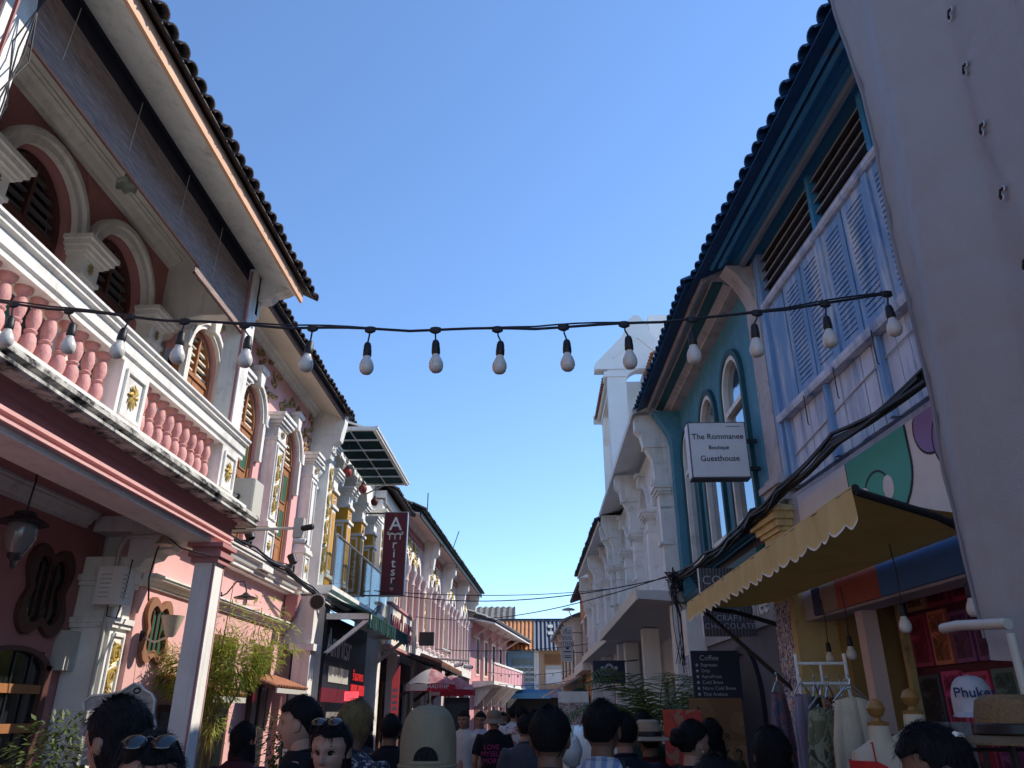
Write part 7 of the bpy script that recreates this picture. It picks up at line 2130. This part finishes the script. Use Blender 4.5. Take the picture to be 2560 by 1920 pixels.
    link('shirt', blend(c, 'shirt', shirt or cloth('black_tee', (0.012, 0.012, 0.016)), vox, 4), P)
    if sleeves != 'none':
        M().tube([sc((0.068 * math.cos(t), 0.064 * math.sin(t) - 0.010, 1.462 - 0.012 * math.sin(t))) for t in [2 * PI * i / 18 for i in range(19)]], 0.009 * s, 6, False).obj('collar', shirt or MATS['black_tee'], P, True)
    # --- trousers
    t_ = M()
    t_.lathe([(0.13, 0.74), (0.165, 0.80), (0.16, 0.90), (0.14, 0.99)], 0, -0.008, 0, 18, fat, 0.74)
    t_.v = [sc(v) for v in t_.v]
    for sg in (-1, 1):
        hp_, kn, an, to = lg[sg]
        t_.tube([sc((hp_[0], hp_[1], 0.84)), sc(kn), sc((an[0], an[1], 0.13))], [0.100 * s, 0.074 * s, 0.060 * s], 12)
    link('trousers', blend(t_, 'trousers', trousers or cloth('dark_trousers', (0.02, 0.022, 0.035)), vox * 1.2, 4), P)
    for sg in (-1, 1):
        an, to = lg[sg][2], lg[sg][3]
        M().tube([sc((an[0], an[1] - 0.07, 0.04)), sc((an[0], an[1] + 0.02, 0.055)), sc((to[0], to[1] + 0.02, 0.035))], [0.038 * s, 0.05 * s, 0.040 * s], 10).obj('shoe', mat('dark_shoe', (0.03, 0.03, 0.03), 0.6, 0.2), P, True)
    P['hm'] = 0
    del P['hm']
    return P, hm, s

def cap_on(P, hm, mt, back=True):
    def surf(th, t, k=1.0):
        t = t * 1.16 - 0.16
        r = max(0.0, 1 - abs(t) ** 3) ** (1 / 3.0)
        seam = 1 - 0.010 * g(((th / (PI / 3)) % 1) - 0.5, 0.05)
        return (0.090 * r * math.cos(th) * seam * k, 0.109 * r * math.sin(th) * seam * k - 0.004, -0.012 + 0.152 * t)
    vs, fs = [], []
    nu, nv = 60, 18
    for j in range(nv + 1):
        ph = 0.5 * PI * j / nv
        for i in range(nu):
            vs.append(surf(2 * PI * i / nu, math.cos(ph) * 0.998))
    for j in range(nv):
        for i in range(nu):
            fs.append((j * nu + i, (j + 1) * nu + i, (j + 1) * nu + (i + 1) % nu, j * nu + (i + 1) % nu))
    fs.append(tuple(range(nu)))
    o = M().add(vs, fs).obj('cap_crown', mt, P, True); o.matrix_local = hm
    o = M().tube([surf(2 * PI * i / 40, 0.0, 1.012) for i in range(41)], 0.006, 6, False).obj('cap_band', mt, P, True); o.matrix_local = hm
    o = M().ball(0, -0.004, 0.140, 0.009, 8, 5, 1, 1, 0.5).obj('cap_button', mt, P, True); o.matrix_local = hm
    if back:
        vs, fs = [], []
        n = 18
        q = lambda rho, al, k: surf(1.5 * PI + 0.46 * rho * math.cos(al), 0.10 + 0.24 * rho * math.sin(al), k)
        vs.append(q(0, 0, 1.012))
        for rho in (0.5, 1.0):
            for a in range(n + 1):
                vs.append(q(rho, PI * a / n, 1.012))
        for a in range(n):
            fs += [(0, 1 + a, 2 + a), (1 + a, 2 + n + a, 3 + n + a, 2 + a)]
        o = M().add(vs, fs).obj('cap_opening', HB, P, True); o.matrix_local = hm
        o = M().tube([q(1.0, PI * a / n, 1.014) for a in range(n + 1)], 0.0032, 5, False).obj('cap_piping', mt, P, True); o.matrix_local = hm
        o = M().tube([surf(1.5 * PI + 0.5 * (a / 9 - 1), 0.06, 1.018) for a in range(19)], 0.007, 6).obj('cap_strap', mt, P, True); o.matrix_local = hm
    vs, fs = [], []
    bz = -0.030
    for i in range(13):
        t = PI * (0.14 + 0.72 * i / 12)
        for k in (0.0, 0.5, 1.0):
            vs.append((0.088 * math.cos(t) * (1 - 0.05 * k), 0.104 * math.sin(t) + 0.075 * k * math.sin(t), bz + 0.010 - 0.022 * k ** 2))
    for i in range(12):
        for j in range(2):
            fs.append((i * 3 + j, i * 3 + j + 1, i * 3 + j + 4, i * 3 + j + 3))
    o = M().add(vs, fs).obj('cap_visor', mt, P, True); o.matrix_local = hm
def hat_on(P, hm, mt, band, rb=0.19, crown=0.105, droop=0.02, dx=0, zoff=0.03):
    o = M().lathe([(0.095, 0), (0.102, 0.02), (0.098, 0.06), (0.088, crown - 0.015), (0.065, crown), (0.02, crown - 0.012), (0.001, crown - 0.014)], 0, -0.004, zoff, 28, 0.95, 1.12).obj('hat_crown', mt, P, True); o.matrix_local = hm
    o = M().lathe([(0.090, 0.004), (rb * 0.75, -droop * 0.3), (rb, -droop), (rb, -droop - 0.005), (rb * 0.75, -droop * 0.3 - 0.006), (0.086, -0.004)], 0, -0.004, zoff, 36, 0.97, 1.1).obj('hat_brim', mt, P, True); o.matrix_local = hm
    if band:
        o = M().lathe([(0.1015, 0.004), (0.1065, 0.008), (0.1055, 0.032), (0.1005, 0.036)], 0, -0.004, zoff, 28, 0.95, 1.12).obj('hat_band', band, P, True); o.matrix_local = hm
def shades_on(P, hm, z=0.075, tilt=55):
    lm = mat('sunglass_lens', (0.012, 0.010, 0.010), 0.08, 0.02, spec=0.9)
    mm = hm @ Matrix.Translation((0, 0.045, z)) @ Matrix.Rotation(R(tilt), 4, 'X')
    for sg in (-1, 1):
        o = M().ball(sg * 0.036, 0.052, 0, 0.031, 14, 8, 1.0, 0.25, 0.82).obj('sunglass_lens', lm, P, True); o.matrix_local = mm
        o = M().tube([(sg * 0.066, 0.050, 0.008), (sg * 0.083, 0.0, 0.0), (sg * 0.085, -0.07, -0.02)], 0.0028, 5).obj('sunglass_arm', lm, P); o.matrix_local = mm
    o = M().tube([(-0.010, 0.058, 0.006), (0, 0.062, 0.009), (0.010, 0.058, 0.006)], 0.0026, 5).obj('sunglass_bridge', lm, P); o.matrix_local = mm

NAVY = cloth('navy_shirt', (0.012, 0.018, 0.06))
BLK_T = cloth('black_tee', (0.010, 0.010, 0.014))
WHT_T = cloth('white_tee', (0.52, 0.52, 0.56))
NV = 0.011
# --- nearest figures
p, hm, s = person('woman with black hair in dark top standing before the crocodile cut-out', -1.27, 2.5, 60, 1.70, 'bob', HB, BLK_T, skin=SK1, vox=NV, tilt=(-14, 0), turn=10, pose='hold')
p, hm, s = person('woman at the bottom left edge with sunglasses pushed up on black hair', -0.985, 2.12, 196, 1.605, 'long', HB, BLK_T, skin=SK1, vox=NV, face=True, tilt=(-6, 0))
shades_on(p, hm)
p, hm, s = person('man with black hair in dark shirt, in profile looking left', -1.18, 4.1, 92, 1.735, 'short', HB, BLK_T, skin=SK3, vox=NV, face=True)
p, hm, s = person('woman facing the camera with sunglasses pushed up in parted black hair', -0.85, 3.42, 172, 1.63, 'long', HB, BLK_T, skin=SK3, vox=NV, face=True, tilt=(-4, 0), fat=0.9)
shades_on(p, hm, 0.08, 60)
p, hm, s = person('person with bleached blond hair in dark patterned shirt', -0.98, 4.35, -25, 1.72, 'fringe', HBL, print_mat('dark_dotted_shirt', [(0.012, 0.016, 0.035), (0.012, 0.016, 0.035), (0.30, 0.31, 0.33)], 45.0), skin=SK2, vox=NV)
p, hm, s = person('man with black hair and black tee seen from behind under the parasols', -1.19, 6.6, 5, 1.65, 'short', HB, BLK_T, skin=SK2, vox=NV)
p, hm, s = person('man in a beige cap and white tee seen from behind in the centre', -0.35, 2.62, 4, 1.665, 'hat', HBR, WHT_T, skin=SK2, vox=NV)
cap_on(p, hm, cloth('beige_cap_cloth', (0.22, 0.185, 0.125)))
p, hm, s = person('man with black hair and navy tee seen from behind right of centre', 0.04, 3.5, -3, 1.68, 'short', HB, NAVY, skin=SK2, vox=NV, fat=1.06)
p, hm, s = person('man in blue and white striped shirt with black shoulder strap', 0.28, 3.8, -18, 1.71, 'short', HB, stripe_mat('blue_white_stripe', (0.46, 0.48, 0.54), (0.20, 0.26, 0.42), 'X', 6.5, 0.85, 0.12, 0.5, 0.0), skin=SK2, vox=NV)
M().tube([(0.10 * s, -0.135, 0.90), (0.115 * s, -0.150, 1.2 * s), (0.10 * s, -0.115, 1.37 * s), (0.09 * s, -0.02, 1.45 * s), (0.10 * s, 0.10, 1.34 * s)], [0.014, 0.02, 0.02, 0.02, 0.016], 6).obj('shoulder_strap', BLACK, p, True)
p, hm, s = person('person in a woven straw hat with dark band seen from behind', 0.76, 5.9, 8, 1.60, 'hat', HB, cloth('maroon_top', (0.05, 0.012, 0.018)), skin=SK2, vox=NV)
hat_on(p, hm, mat('woven_straw', (0.34, 0.26, 0.18), 0.8, 0.2, 90.0, 0.6, 120), BLACK, 0.185, 0.115)
p, hm, s = person('woman with black bun and pearl earring looking right', 0.86, 4.8, -62, 1.62, 'bun', HB, BLK_T, skin=SK3, vox=NV, face=True, sleeves='none')
for sg in (-1, 1):
    o = M().ball(sg * 0.083, -0.002, -0.042, 0.008, 10, 8).obj('earring', EYE, p, True); o.matrix_local = hm
p, hm, s = person('person in navy with dark hair low in front of the offer poster', 0.56, 2.75, -20, 1.53, 'short', HB, NAVY, skin=SK2, vox=NV, fat=1.1)
p, hm, s = person('person in black with loose black hair left of the clothes rack', 1.02, 3.75, -10, 1.60, 'long', HB, BLK_T, skin=SK2, vox=NV)
p, hm, s = person('person with dark hair tied by a pale clip, bent over at the bottom right', 1.13, 2.42, 70, 1.63, 'bob', HB, BLK_T, skin=SK2, vox=NV, face=True, tilt=(-22, 0))
o = M().tube([(-0.05, -0.085, 0.07), (0.0, -0.105, 0.055), (0.05, -0.085, 0.03)], 0.008, 6).obj('hair_clip', WHITE2, p); o.matrix_local = hm
# --- far figures
NV = 0.018
p, hm, s = person('man in open white shirt over black, walking toward the camera on the left', -1.10, 12.0, 165, 1.70, 'short', HB, cloth('open_white_shirt', (0.46, 0.46, 0.45)), cloth('dark_red_shorts', (0.20, 0.02, 0.025)), vox=NV, face=True)
p, hm, s = person('person in pale lavender tee looking down at a phone', -0.90, 12.6, 175, 1.69, 'short', HB, cloth('lavender_tee', (0.42, 0.42, 0.52)), vox=NV, pose='phone', face=True)
p, hm, s = person('person in bucket hat and dark tee with pink lettering and red trousers', -0.61, 11.0, 0, 1.70, 'hat', HB, BLK_T, cloth('red_trousers', (0.22, 0.012, 0.02)), vox=NV)
hat_on(p, hm, cloth('khaki_bucket_hat', (0.20, 0.16, 0.12)), None, 0.155, 0.10, 0.06)
PKL = mat('hot_pink_ink', (0.35, 0.02, 0.14), 0.7, 0.05)
for k, t in enumerate(('LOVE', 'MYSELF', 'MORE')):
    text('shirt_print', t, 0.085, PKL, p, face_cam(-0.02, -0.138, 1.27 - 0.08 * k), 0.002)
M().box(-0.14, 0.12, -0.20, -0.12, 0.86, 1.02).obj('waist_bag', BLACK, p)
p, hm, s = person('person with a white graphic-printed tee seen from behind', -0.27, 12.2, 0, 1.76, 'short', HB, print_mat('graphic_tee', [(0.46, 0.45, 0.43), (0.42, 0.41, 0.40), (0.22, 0.04, 0.05), (0.45, 0.44, 0.42), (0.10, 0.09, 0.09)], 9.0), cloth('khaki_trousers', (0.16, 0.13, 0.10)), vox=NV, pose='walk')
p, hm, s = person('person in white tee with black backpack straps beside the graphic tee', -0.43, 13.6, 0, 1.78, 'short', HB, WHT_T, vox=NV, pose='walk')
for sg in (-1, 1):
    M().tube([(sg * 0.10, -0.15, 1.2), (sg * 0.10, -0.11, 1.46), (sg * 0.10, 0.04, 1.50), (sg * 0.11, 0.12, 1.35)], 0.016, 6).obj('strap', BLACK, p, True)
M().box(-0.13, 0.13, -0.27, -0.14, 1.0, 1.40).obj('backpack', BLACK, p)
p, hm, s = person('bald man facing the camera beside the printed stall board', 0.40, 13.4, 180, 1.66, None, HB, cloth('grey_shirt', (0.14, 0.13, 0.14)), skin=SK2, vox=NV, face=True)
p, hm, s = person('person in dark clothes far down the left side', -0.80, 18.0, 170, 1.70, 'short', HB, BLK_T, vox=NV, face=True)
p, hm, s = person('person in navy top far down the street near the awning', -0.66, 20.5, 0, 1.72, 'long', HB, NAVY, vox=NV, pose='walk')
p, hm, s = person('person in pale shirt far down the middle of the street', -0.12, 16.5, 0, 1.74, 'short', HB, cloth('pale_grey_shirt', (0.36, 0.36, 0.38)), vox=NV, pose='walk')
p, hm, s = person('person in grey tee between the beige cap and the navy tee', -0.12, 7.4, 5, 1.66, 'short', HB, cloth('slate_tee', (0.06, 0.065, 0.08)), vox=NV, pose='walk')
p, hm, s = person('woman with long black hair left of the blond person, farther back', -1.62, 7.6, -10, 1.62, 'long', HB, cloth('charcoal_top', (0.03, 0.03, 0.035)), vox=NV)
for (x_, y_, f_, h_, st_, cl_, lb_) in ((-2.05, 5.7, -15, 1.60, 'long', ('wine_top', (0.05, 0.012, 0.02)), 'woman with long hair in wine top beside the white column'),
        (0.52, 5.2, 6, 1.66, 'short', ('ink_tee', (0.015, 0.016, 0.03)), 'man in ink blue tee between the striped shirt and the straw hat'),
        (1.28, 6.3, -12, 1.62, 'long', ('dark_olive_top', (0.03, 0.03, 0.015)), 'woman with long hair in olive top by the red poster'),
        (-1.52, 5.35, 12, 1.58, 'bob', ('dark_teal_top', (0.01, 0.03, 0.035)), 'woman with bobbed hair behind the man in profile'),
        (0.16, 9.0, -4, 1.70, 'short', ('pale_blue_shirt', (0.26, 0.30, 0.38)), 'man in pale blue shirt just left of the white van'),
        (-1.45, 10.2, 170, 1.62, 'long', ('cream_blouse', (0.4, 0.36, 0.3)), 'woman in cream blouse coming toward the camera on the left')):
    person(lb_, x_, y_, f_, h_, st_, HB, cloth(*cl_), vox=NV, face=f_ > 100)
p, hm, s = person('man in dark polo near the palm', 0.98, 7.9, 12, 1.68, 'short', HB, cloth('dark_green_polo', (0.015, 0.03, 0.025)), vox=NV)
p, hm, s = person('person in dark clothes far down the right side', 0.12, 19.5, 175, 1.68, 'long', HB, cloth('plum_top', (0.05, 0.02, 0.035)), vox=NV, face=True)
bpy.data.scenes.remove(TMP)
# ice-lolly shaped like a carved tile, held up at the left
IL = thing('ice_lolly', 'grey embossed ice lolly held up at the bottom left', 'ice lolly', (-1.46, 2.72, 1.45))
m = M(); m.plan([(-0.035, -0.012), (0.035, -0.012), (0.035, 0.012), (-0.035, 0.012)], 0.06, 0.165)
m.arc(0, 0.165, 0.0, 0.035, -0.012, 0.012, 0, 180, 10)
m.obj('ice', mat('grey_ice', (0.17, 0.165, 0.165), 0.5, 0.3, 40.0, 0.8, 60), IL)
for k in range(4):
    M().tube([(-0.028, -0.013, 0.075 + 0.027 * k), (-0.01, -0.014, 0.085 + 0.027 * k), (0.012, -0.014, 0.072 + 0.027 * k), (0.028, -0.013, 0.083 + 0.027 * k)], 0.004, 5).obj('embossed_wave', GREY, IL)
M().box(-0.008, 0.008, -0.003, 0.003, -0.06, 0.06).obj('stick', mat('pale_wood_stick', (0.4, 0.28, 0.16), 0.7, 0.1), IL)
# ================================================================ clothes shop goods
RK = thing('clothes_rack', 'white metal clothes rack with hangers beside the yellow pier', 'clothes rack', (1.82, 5.25, 0))
m_ = WHITE2
for x in (-0.17, 0.14):
    M().tube([(x, 0, 0.13), (x, 0, 2.02)], 0.012, 7).obj('upright', m_, RK)
for z in (1.96, 1.84):
    M().tube([(-0.17, 0, z), (0.14, 0, z)], 0.010, 7).obj('rail', m_, RK)
M().tube([(-0.02, 0, 1.84), (-0.02, 0, 1.96)], 0.008, 6).obj('rail_strut', m_, RK)
for y in (-0.25, 0.25):
    M().tube([(-0.17, 0, 0.14), (-0.17, y, 0.14)], 0.012, 6).obj('foot', m_, RK); M().tube([(0.14, 0, 0.14), (0.14, y, 0.14)], 0.012, 6).obj('foot', m_, RK)
for k in range(16):
    x = -0.15 + 0.018 * k
    M().tube([(x, 0.0, 1.86), (x, 0.01, 1.83), (x, -0.01, 1.80)], 0.004, 5).obj('hanger_hook', EYE, RK)
def garment(label, x, y, rz, zt, w, L, mt, d=0.05, flare=1.2, seed=1, straps=False):
    t = thing('hanging_dress', label, 'dress', (x, y, zt), R(rz), 'clothes hanging outside the shop')
    vs, fs = [], []
    n, k = 36, 16
    for j in range(k + 1):
        q = j / k
        ww = w * (0.72 + 0.28 * min(1, q * 5)) * (1 + (flare - 1) * q)
        for i in range(n):
            a = 2 * PI * i / n
            fo = 1 + (0.12 + 0.30 * q) * math.sin(7 * a + seed) + 0.10 * math.sin(13 * a + seed * 2)
            vs.append((ww / 2 * math.cos(a) * (1 + 0.05 * math.sin(9 * a + seed)), (d * (0.5 + q)) * math.sin(a) * fo + 0.012 * q * math.sin(5 * a + 3 * q), -L * q - 0.02 * abs(math.cos(a)) * (1 - q)))
    for j in range(k):
        for i in range(n):
            fs.append((j * n + i, j * n + (i + 1) % n, (j + 1) * n + (i + 1) % n, (j + 1) * n + i))
    M().add(vs, fs).obj('garment', mt, t, True, False)
    M().tube([(-w * 0.36, 0, -0.01), (-w * 0.1, 0, 0.05), (0, 0, 0.06), (w * 0.1, 0, 0.05), (w * 0.36, 0, -0.01)], 0.005, 5).obj('hanger', EYE, t)
    M().tube([(0, 0, 0.06), (0.01, 0, 0.09), (0.0, 0, 0.115), (-0.015, 0, 0.10)], 0.004, 5).obj('hook', EYE, t)
    return t
CRM = mat('cream_linen', (0.58, 0.47, 0.34), 0.85, 0.15, 10.0, 0.5, 40)
garment('long cream linen dress, front of the hanging clothes', 1.70, 4.55, 10, 1.75, 0.26, 1.05, CRM, 0.055, 1.25, 2)
garment('pale lilac chiffon dress at the left end of the rack', 1.62, 5.12, 40, 1.78, 0.24, 0.9, mat('lilac_chiffon', (0.34, 0.26, 0.32), 0.8, 0.15, 10), 0.04, 1.15, 5)
garment('dark patterned dress on the rack between lilac and black-white prints', 1.72, 5.17, 60, 1.77, 0.26, 0.95, print_mat('dark_green_leaf_print', [(0.03, 0.035, 0.035), (0.05, 0.055, 0.05), (0.02, 0.02, 0.03)], 12.0), 0.035, 1.15, 7)
garment('black and white printed dress on the rack', 1.80, 5.20, 70, 1.77, 0.26, 0.98, print_mat('mono_print', [(0.02, 0.02, 0.025), (0.02, 0.02, 0.025), (0.26, 0.25, 0.26), (0.03, 0.03, 0.035)], 26.0), 0.035, 1.15, 9)
garment('pink floral dress low on the near side of the rack', 1.66, 4.98, 30, 1.60, 0.22, 0.9, print_mat('pink_floral', [(0.32, 0.26, 0.28), (0.30, 0.08, 0.12), (0.34, 0.28, 0.30), (0.10, 0.03, 0.05)], 18.0), 0.04, 1.1, 11)
garment('blue floral blouse at the far end of the rack', 1.56, 5.42, 50, 1.80, 0.24, 0.6, print_mat('blue_floral', [(0.10, 0.12, 0.18), (0.28, 0.12, 0.14), (0.06, 0.09, 0.14)], 18.0), 0.04, 1.1, 13)
MANQ = mat('mannequin_linen', (0.56, 0.45, 0.33), 0.7, 0.06, 20, 0.2, 90)
def mannequin(label, x, y, rz, zt, mt_dress, cross):
    t = thing('mannequin', label, 'mannequin', (x, y, 0), R(rz), 'dress forms outside the shop')
    b = zt - 0.10
    vs, fs = [], []
    prof = [(-0.62, 0.13, 0.09), (-0.52, 0.155, 0.105), (-0.40, 0.115, 0.085), (-0.26, 0.135, 0.10), (-0.16, 0.15, 0.095), (-0.10, 0.14, 0.07), (-0.075, 0.09, 0.055), (-0.05, 0.052, 0.05), (0.0, 0.048, 0.046), (0.012, 0.046, 0.044)]
    n = 24
    for (z, rx, ry) in prof:
        for i in range(n):
            a = 2 * PI * i / n
            by = ry * (1 + (0.22 * g(z + 0.2, 0.06) * max(0, -math.sin(a)) * (0.6 + 0.4 * abs(math.cos(a)))))
            vs.append((rx * math.cos(a), by * math.sin(a), b + z))
    for j in range(len(prof) - 1):
        for i in range(n):
            fs.append((j * n + i, j * n + (i + 1) % n, (j + 1) * n + (i + 1) % n, (j + 1) * n + i))
    fs.append(tuple(range(n))); fs.append(tuple((len(prof) - 1) * n + i for i in range(n)))
    M().add(vs, fs).obj('torso', MANQ, t, True)
    M().lathe([(0.046, 0), (0.05, 0.012), (0.02, 0.02), (0.014, 0.035), (0.03, 0.045), (0.044, 0.075), (0.03, 0.105), (0.005, 0.118)], 0, 0, b + 0.012, 16).obj('wooden_knob', mat('turned_wood_knob', (0.34, 0.17, 0.05), 0.45, 0.1), t, True)
    M().tube([(0, 0, 0.13), (0, 0, b - 0.6)], 0.016, 8).obj('stand', IRON, t)
    for k in range(3):
        M().tube([(0, 0, 0.2), (0.25 * math.cos(k * 2.1), 0.25 * math.sin(k * 2.1), 0.14)], 0.012, 6).obj('stand_leg', IRON, t)
    d = M()
    vs, fs = [], []
    for j in range(13):
        q = j / 12; z = b - 0.135 - 0.80 * q
        rx = 0.158 * (1 - 0.18 * g(q - 0.28, 0.14)) * (1 + 0.3 * q); ry = 0.118 * (1 - 0.15 * g(q - 0.28, 0.14)) * (1 + 0.35 * q)
        for i in range(n):
            a = 2 * PI * i / n
            dip = 0.10 * g(math.cos(a) - 0.0, 0.18) * (1 if math.sin(a) < 0 else 0) * (1 - q) ** 3 if cross else 0
            vs.append((rx * math.cos(a), ry * math.sin(a) * (1.14 if math.sin(a) < 0 and q < .2 else 1.05), z - dip * 1.6))
    for j in range(12):
        for i in range(n):
            fs.append((j * n + i, j * n + (i + 1) % n, (j + 1) * n + (i + 1) % n, (j + 1) * n + i))
    d.add(vs, fs).obj('dress', mt_dress, t, True, False)
    for sg in (-1, 1):
        M().tube([(sg * 0.085, -0.118, b - 0.14), (sg * 0.075, -0.085, b - 0.09), (sg * 0.062, -0.05, b - 0.06), (sg * 0.05, 0.05, b - 0.07)], 0.004, 5).obj('strap', mt_dress, t)
mannequin('dress form in a bright red strappy dress', 1.60, 4.0, 0, 1.70, mat('bright_red_cloth', (0.60, 0.02, 0.02), 0.7, 0.12, 10, 0.4, 40), True)
mannequin('dress form in a dark blue printed dress right of the red one', 1.84, 4.15, -8, 1.75, print_mat('navy_violet_print', [(0.02, 0.02, 0.06), (0.03, 0.025, 0.08), (0.08, 0.06, 0.12)], 10.0), True)
# hats on a stand near the tarpaulin
HS = thing('hat_stand', 'dark wire hat stand at the bottom right', 'stand', (1.46, 2.66, 0))
M().tube([(0, 0, 0), (0, 0, 1.58)], 0.012, 7).obj('post', IRON, HS)
for z in (1.56, 1.38):
    M().tube([(-0.16, 0, z), (0.16, 0, z)], 0.006, 6).obj('arm', IRON, HS)
M().lathe([(0.15, 0), (0.16, 0.02), (0.02, 0.03)], n=18).obj('base', IRON, HS, True)
def loose_hat(label, x, y, z, kind, mt, rz=0):
    t = thing('sun_hat' if kind == 'hat' else 'baseball_cap', label, 'hat', (x, y, z), R(rz))
    I = Matrix.Identity(4)
    if kind == 'hat':
        hat_on(t, I, mt, BLACK, 0.19, 0.115, 0.015, zoff=0.0)
    else:
        cap_on(t, I, mt, True)
    return t
loose_hat('brown straw boater with black band at the right edge', 1.42, 2.56, 1.60, 'hat', mat('brown_straw', (0.20, 0.12, 0.055), 0.8, 0.25, 90.0, 0.7, 120))
c = loose_hat('white cap lettered Phuket beside the straw boater', 2.04, 3.95, 1.69, 'cap', cloth('white_cap_cloth', (0.50, 0.50, 0.54)), 150)
text('lettering', 'Phuket', 0.062, mat('navy_cap_ink', (0.02, 0.02, 0.10), 0.7, 0.02), c, Matrix.Rotation(R(10), 4, 'Z') @ Matrix.Translation((0.0, 0.103, 0.062)) @ Matrix.Rotation(R(180), 4, 'Z') @ Matrix.Rotation(R(74), 4, 'X'), 0.004)
loose_hat('dull straw hat hanging lowest on the wire stand', 1.44, 2.62, 1.37, 'hat', mat('dull_straw', (0.22, 0.17, 0.11), 0.8, 0.25, 90.0, 0.7, 120))
for i, (x, z, r, lb) in enumerate(((1.425, 1.50, 12, 'blank cream price tag dangling left under the boater'), (1.50, 1.49, -4, 'white price tag with small print under the boater'))):
    t = thing('price_tag', lb, 'tag', (x - 0.05, 2.40, z - 0.05), 0)
    M().box(-0.016, 0.016, 0, 0.002, 0, 0.055).obj('card', WHITE2, t)
    M().tube([(0, 0.001, 0.055), (0.003, 0.02, 0.10)], 0.0015, 4).obj('tag_string', BLACK, t)
CS = thing('cap_stand', 'thin stand carrying the white lettered cap', 'stand', (2.04, 3.95, 0))
M().tube([(0, 0, 0), (0, 0, 1.72)], 0.012, 7).obj('post', IRON, CS)
M().lathe([(0.14, 0), (0.15, 0.02), (0.02, 0.03)], n=16).obj('base', IRON, CS, True)
M().ball(0, 0, 1.76, 0.05, 12, 8).obj('head_form', IRON, CS, True)
garment('olive leaf-print dress between the rack and the cream dress', 1.60, 4.75, 25, 1.70, 0.26, 1.0, print_mat('olive_leaf', [(0.16, 0.15, 0.08), (0.30, 0.27, 0.17), (0.07, 0.07, 0.05)], 14.0), 0.05, 1.2, 3)
garment('white lace blouse tucked behind the cream dress', 1.80, 4.85, -15, 1.74, 0.25, 0.8, mat('white_lace', (0.60, 0.57, 0.54), 0.85, 0.2, 30, 0.6, 60), 0.05, 1.15, 17)
garment('rust red wrap dress at the middle of the rack', 1.76, 5.05, 55, 1.76, 0.25, 0.95, print_mat('rust_dots', [(0.30, 0.07, 0.03), (0.26, 0.06, 0.03), (0.5, 0.3, 0.2)], 30.0), 0.04, 1.15, 19)
garment('grey striped shirt dress near the white rack upright', 1.86, 5.12, 70, 1.77, 0.25, 0.9, stripe_mat('grey_stripe_cloth', (0.10, 0.10, 0.11), (0.36, 0.36, 0.37), 'X', 12.0, 0.8, 0.1, 0.3, 0.0), 0.04, 1.15, 23)
# goods pinned to the back wall: framed pictures and bags in the dim shop
rnd = random.Random(77)
cols = [(0.34, 0.02, 0.09), (0.24, 0.02, 0.06), (0.05, 0.11, 0.11), (0.38, 0.12, 0.07), (0.03, 0.03, 0.05), (0.32, 0.03, 0.13), (0.36, 0.20, 0.09), (0.13, 0.03, 0.13)]
names = ['crimson', 'wine red', 'dark teal', 'rust', 'black', 'magenta', 'ochre', 'plum']
WHB = Vector((2.95, 0, 0)); aw_ = R(4.6)
def onwall(a, o):      # point on the shop's back wall frame
    return (2.95 + (-o) * math.cos(aw_) - a * math.sin(aw_), (-o) * math.sin(aw_) + a * math.cos(aw_))
k = 0
for row, z in enumerate((1.15, 1.58, 2.02, 2.46)):
    a = 3.5 + 0.12 * row
    nn = 0
    while a < 6.75:
        w, h = rnd.uniform(0.24, 0.34), rnd.uniform(0.34, 0.42)
        x, y = onwall(a + w / 2, -0.785)
        ci = rnd.randrange(len(cols))
        pos = ('lowest', 'second', 'third', 'top')[row]
        t = thing('framed_picture', '%s framed print, %s from the tarpaulin in the %s row of the shop wall' % (names[ci], ('first', 'second', 'third', 'fourth', 'fifth', 'sixth', 'seventh', 'eighth', 'ninth', 'tenth', 'eleventh', 'twelfth', 'thirteenth')[nn], pos), 'picture', (x, y, z), R(4.6 - 90), 'pictures on the dim shop wall')
        M().box(-w / 2, w / 2, -0.03, 0.0, 0, h).obj('frame', mat('frame_%d' % ci, tuple(min(1, c * 1.8 + 0.03) for c in cols[ci]), 0.35, 0.2, spec=0.6), t)
        M().box(-w / 2 + 0.03, w / 2 - 0.03, -0.034, -0.03, 0.03, h - 0.03).obj('print', print_mat('goods_%d' % ci, [tuple(c * 0.5 for c in cols[ci]), cols[ci], tuple(min(1, c * 2.2 + 0.02) for c in cols[ci])], 9.0, 0.3), t)
        a += w + 0.035
        k += 1
        nn += 1
for i, (x, y, z, lb) in enumerate(((2.09, 4.6, 2.17, 'unlit white bulb hanging under the awning in front of the pictures'), (2.17, 4.0, 2.19, 'unlit white bulb hanging near the tarpaulin edge'), (2.22, 5.8, 2.10, 'unlit bulb on a looped wire beside the pink shop post'), (2.35, 6.6, 2.12, 'unlit bulb hanging in front of the ochre side wall'))):
    t = thing('hanging_bulb', lb, 'bulb', (x, y, z), 0, 'bulbs under the yellow awning')
    link('socket', sock_me, t, (0, 0, 0.08)); link('bulb', bulb_me, t, (0, 0, 0.08))
    M().tube([(0, 0, 0.08), (0.01, 0, 0.25), (0.0, 0, 0.42)], 0.004, 5).obj('lead', CABLE, t)
TB = thing('magazine_rack', 'dim rack of magazines behind the dress forms', 'rack', (2.30, 4.9, 0))
M().box(-0.2, 0.2, 0, 0.25, 0.13, 1.55).obj('frame', WOODD, TB)
for k in range(3):
    M().box(-0.18 + 0.125 * k, -0.07 + 0.125 * k, -0.02, 0, 1.3, 1.62).obj('magazine', mat('magazine_cover', (0.24, 0.23, 0.25), 0.4, 0.4, 30.0), TB)
bpy.data.scenes.remove(TXT)
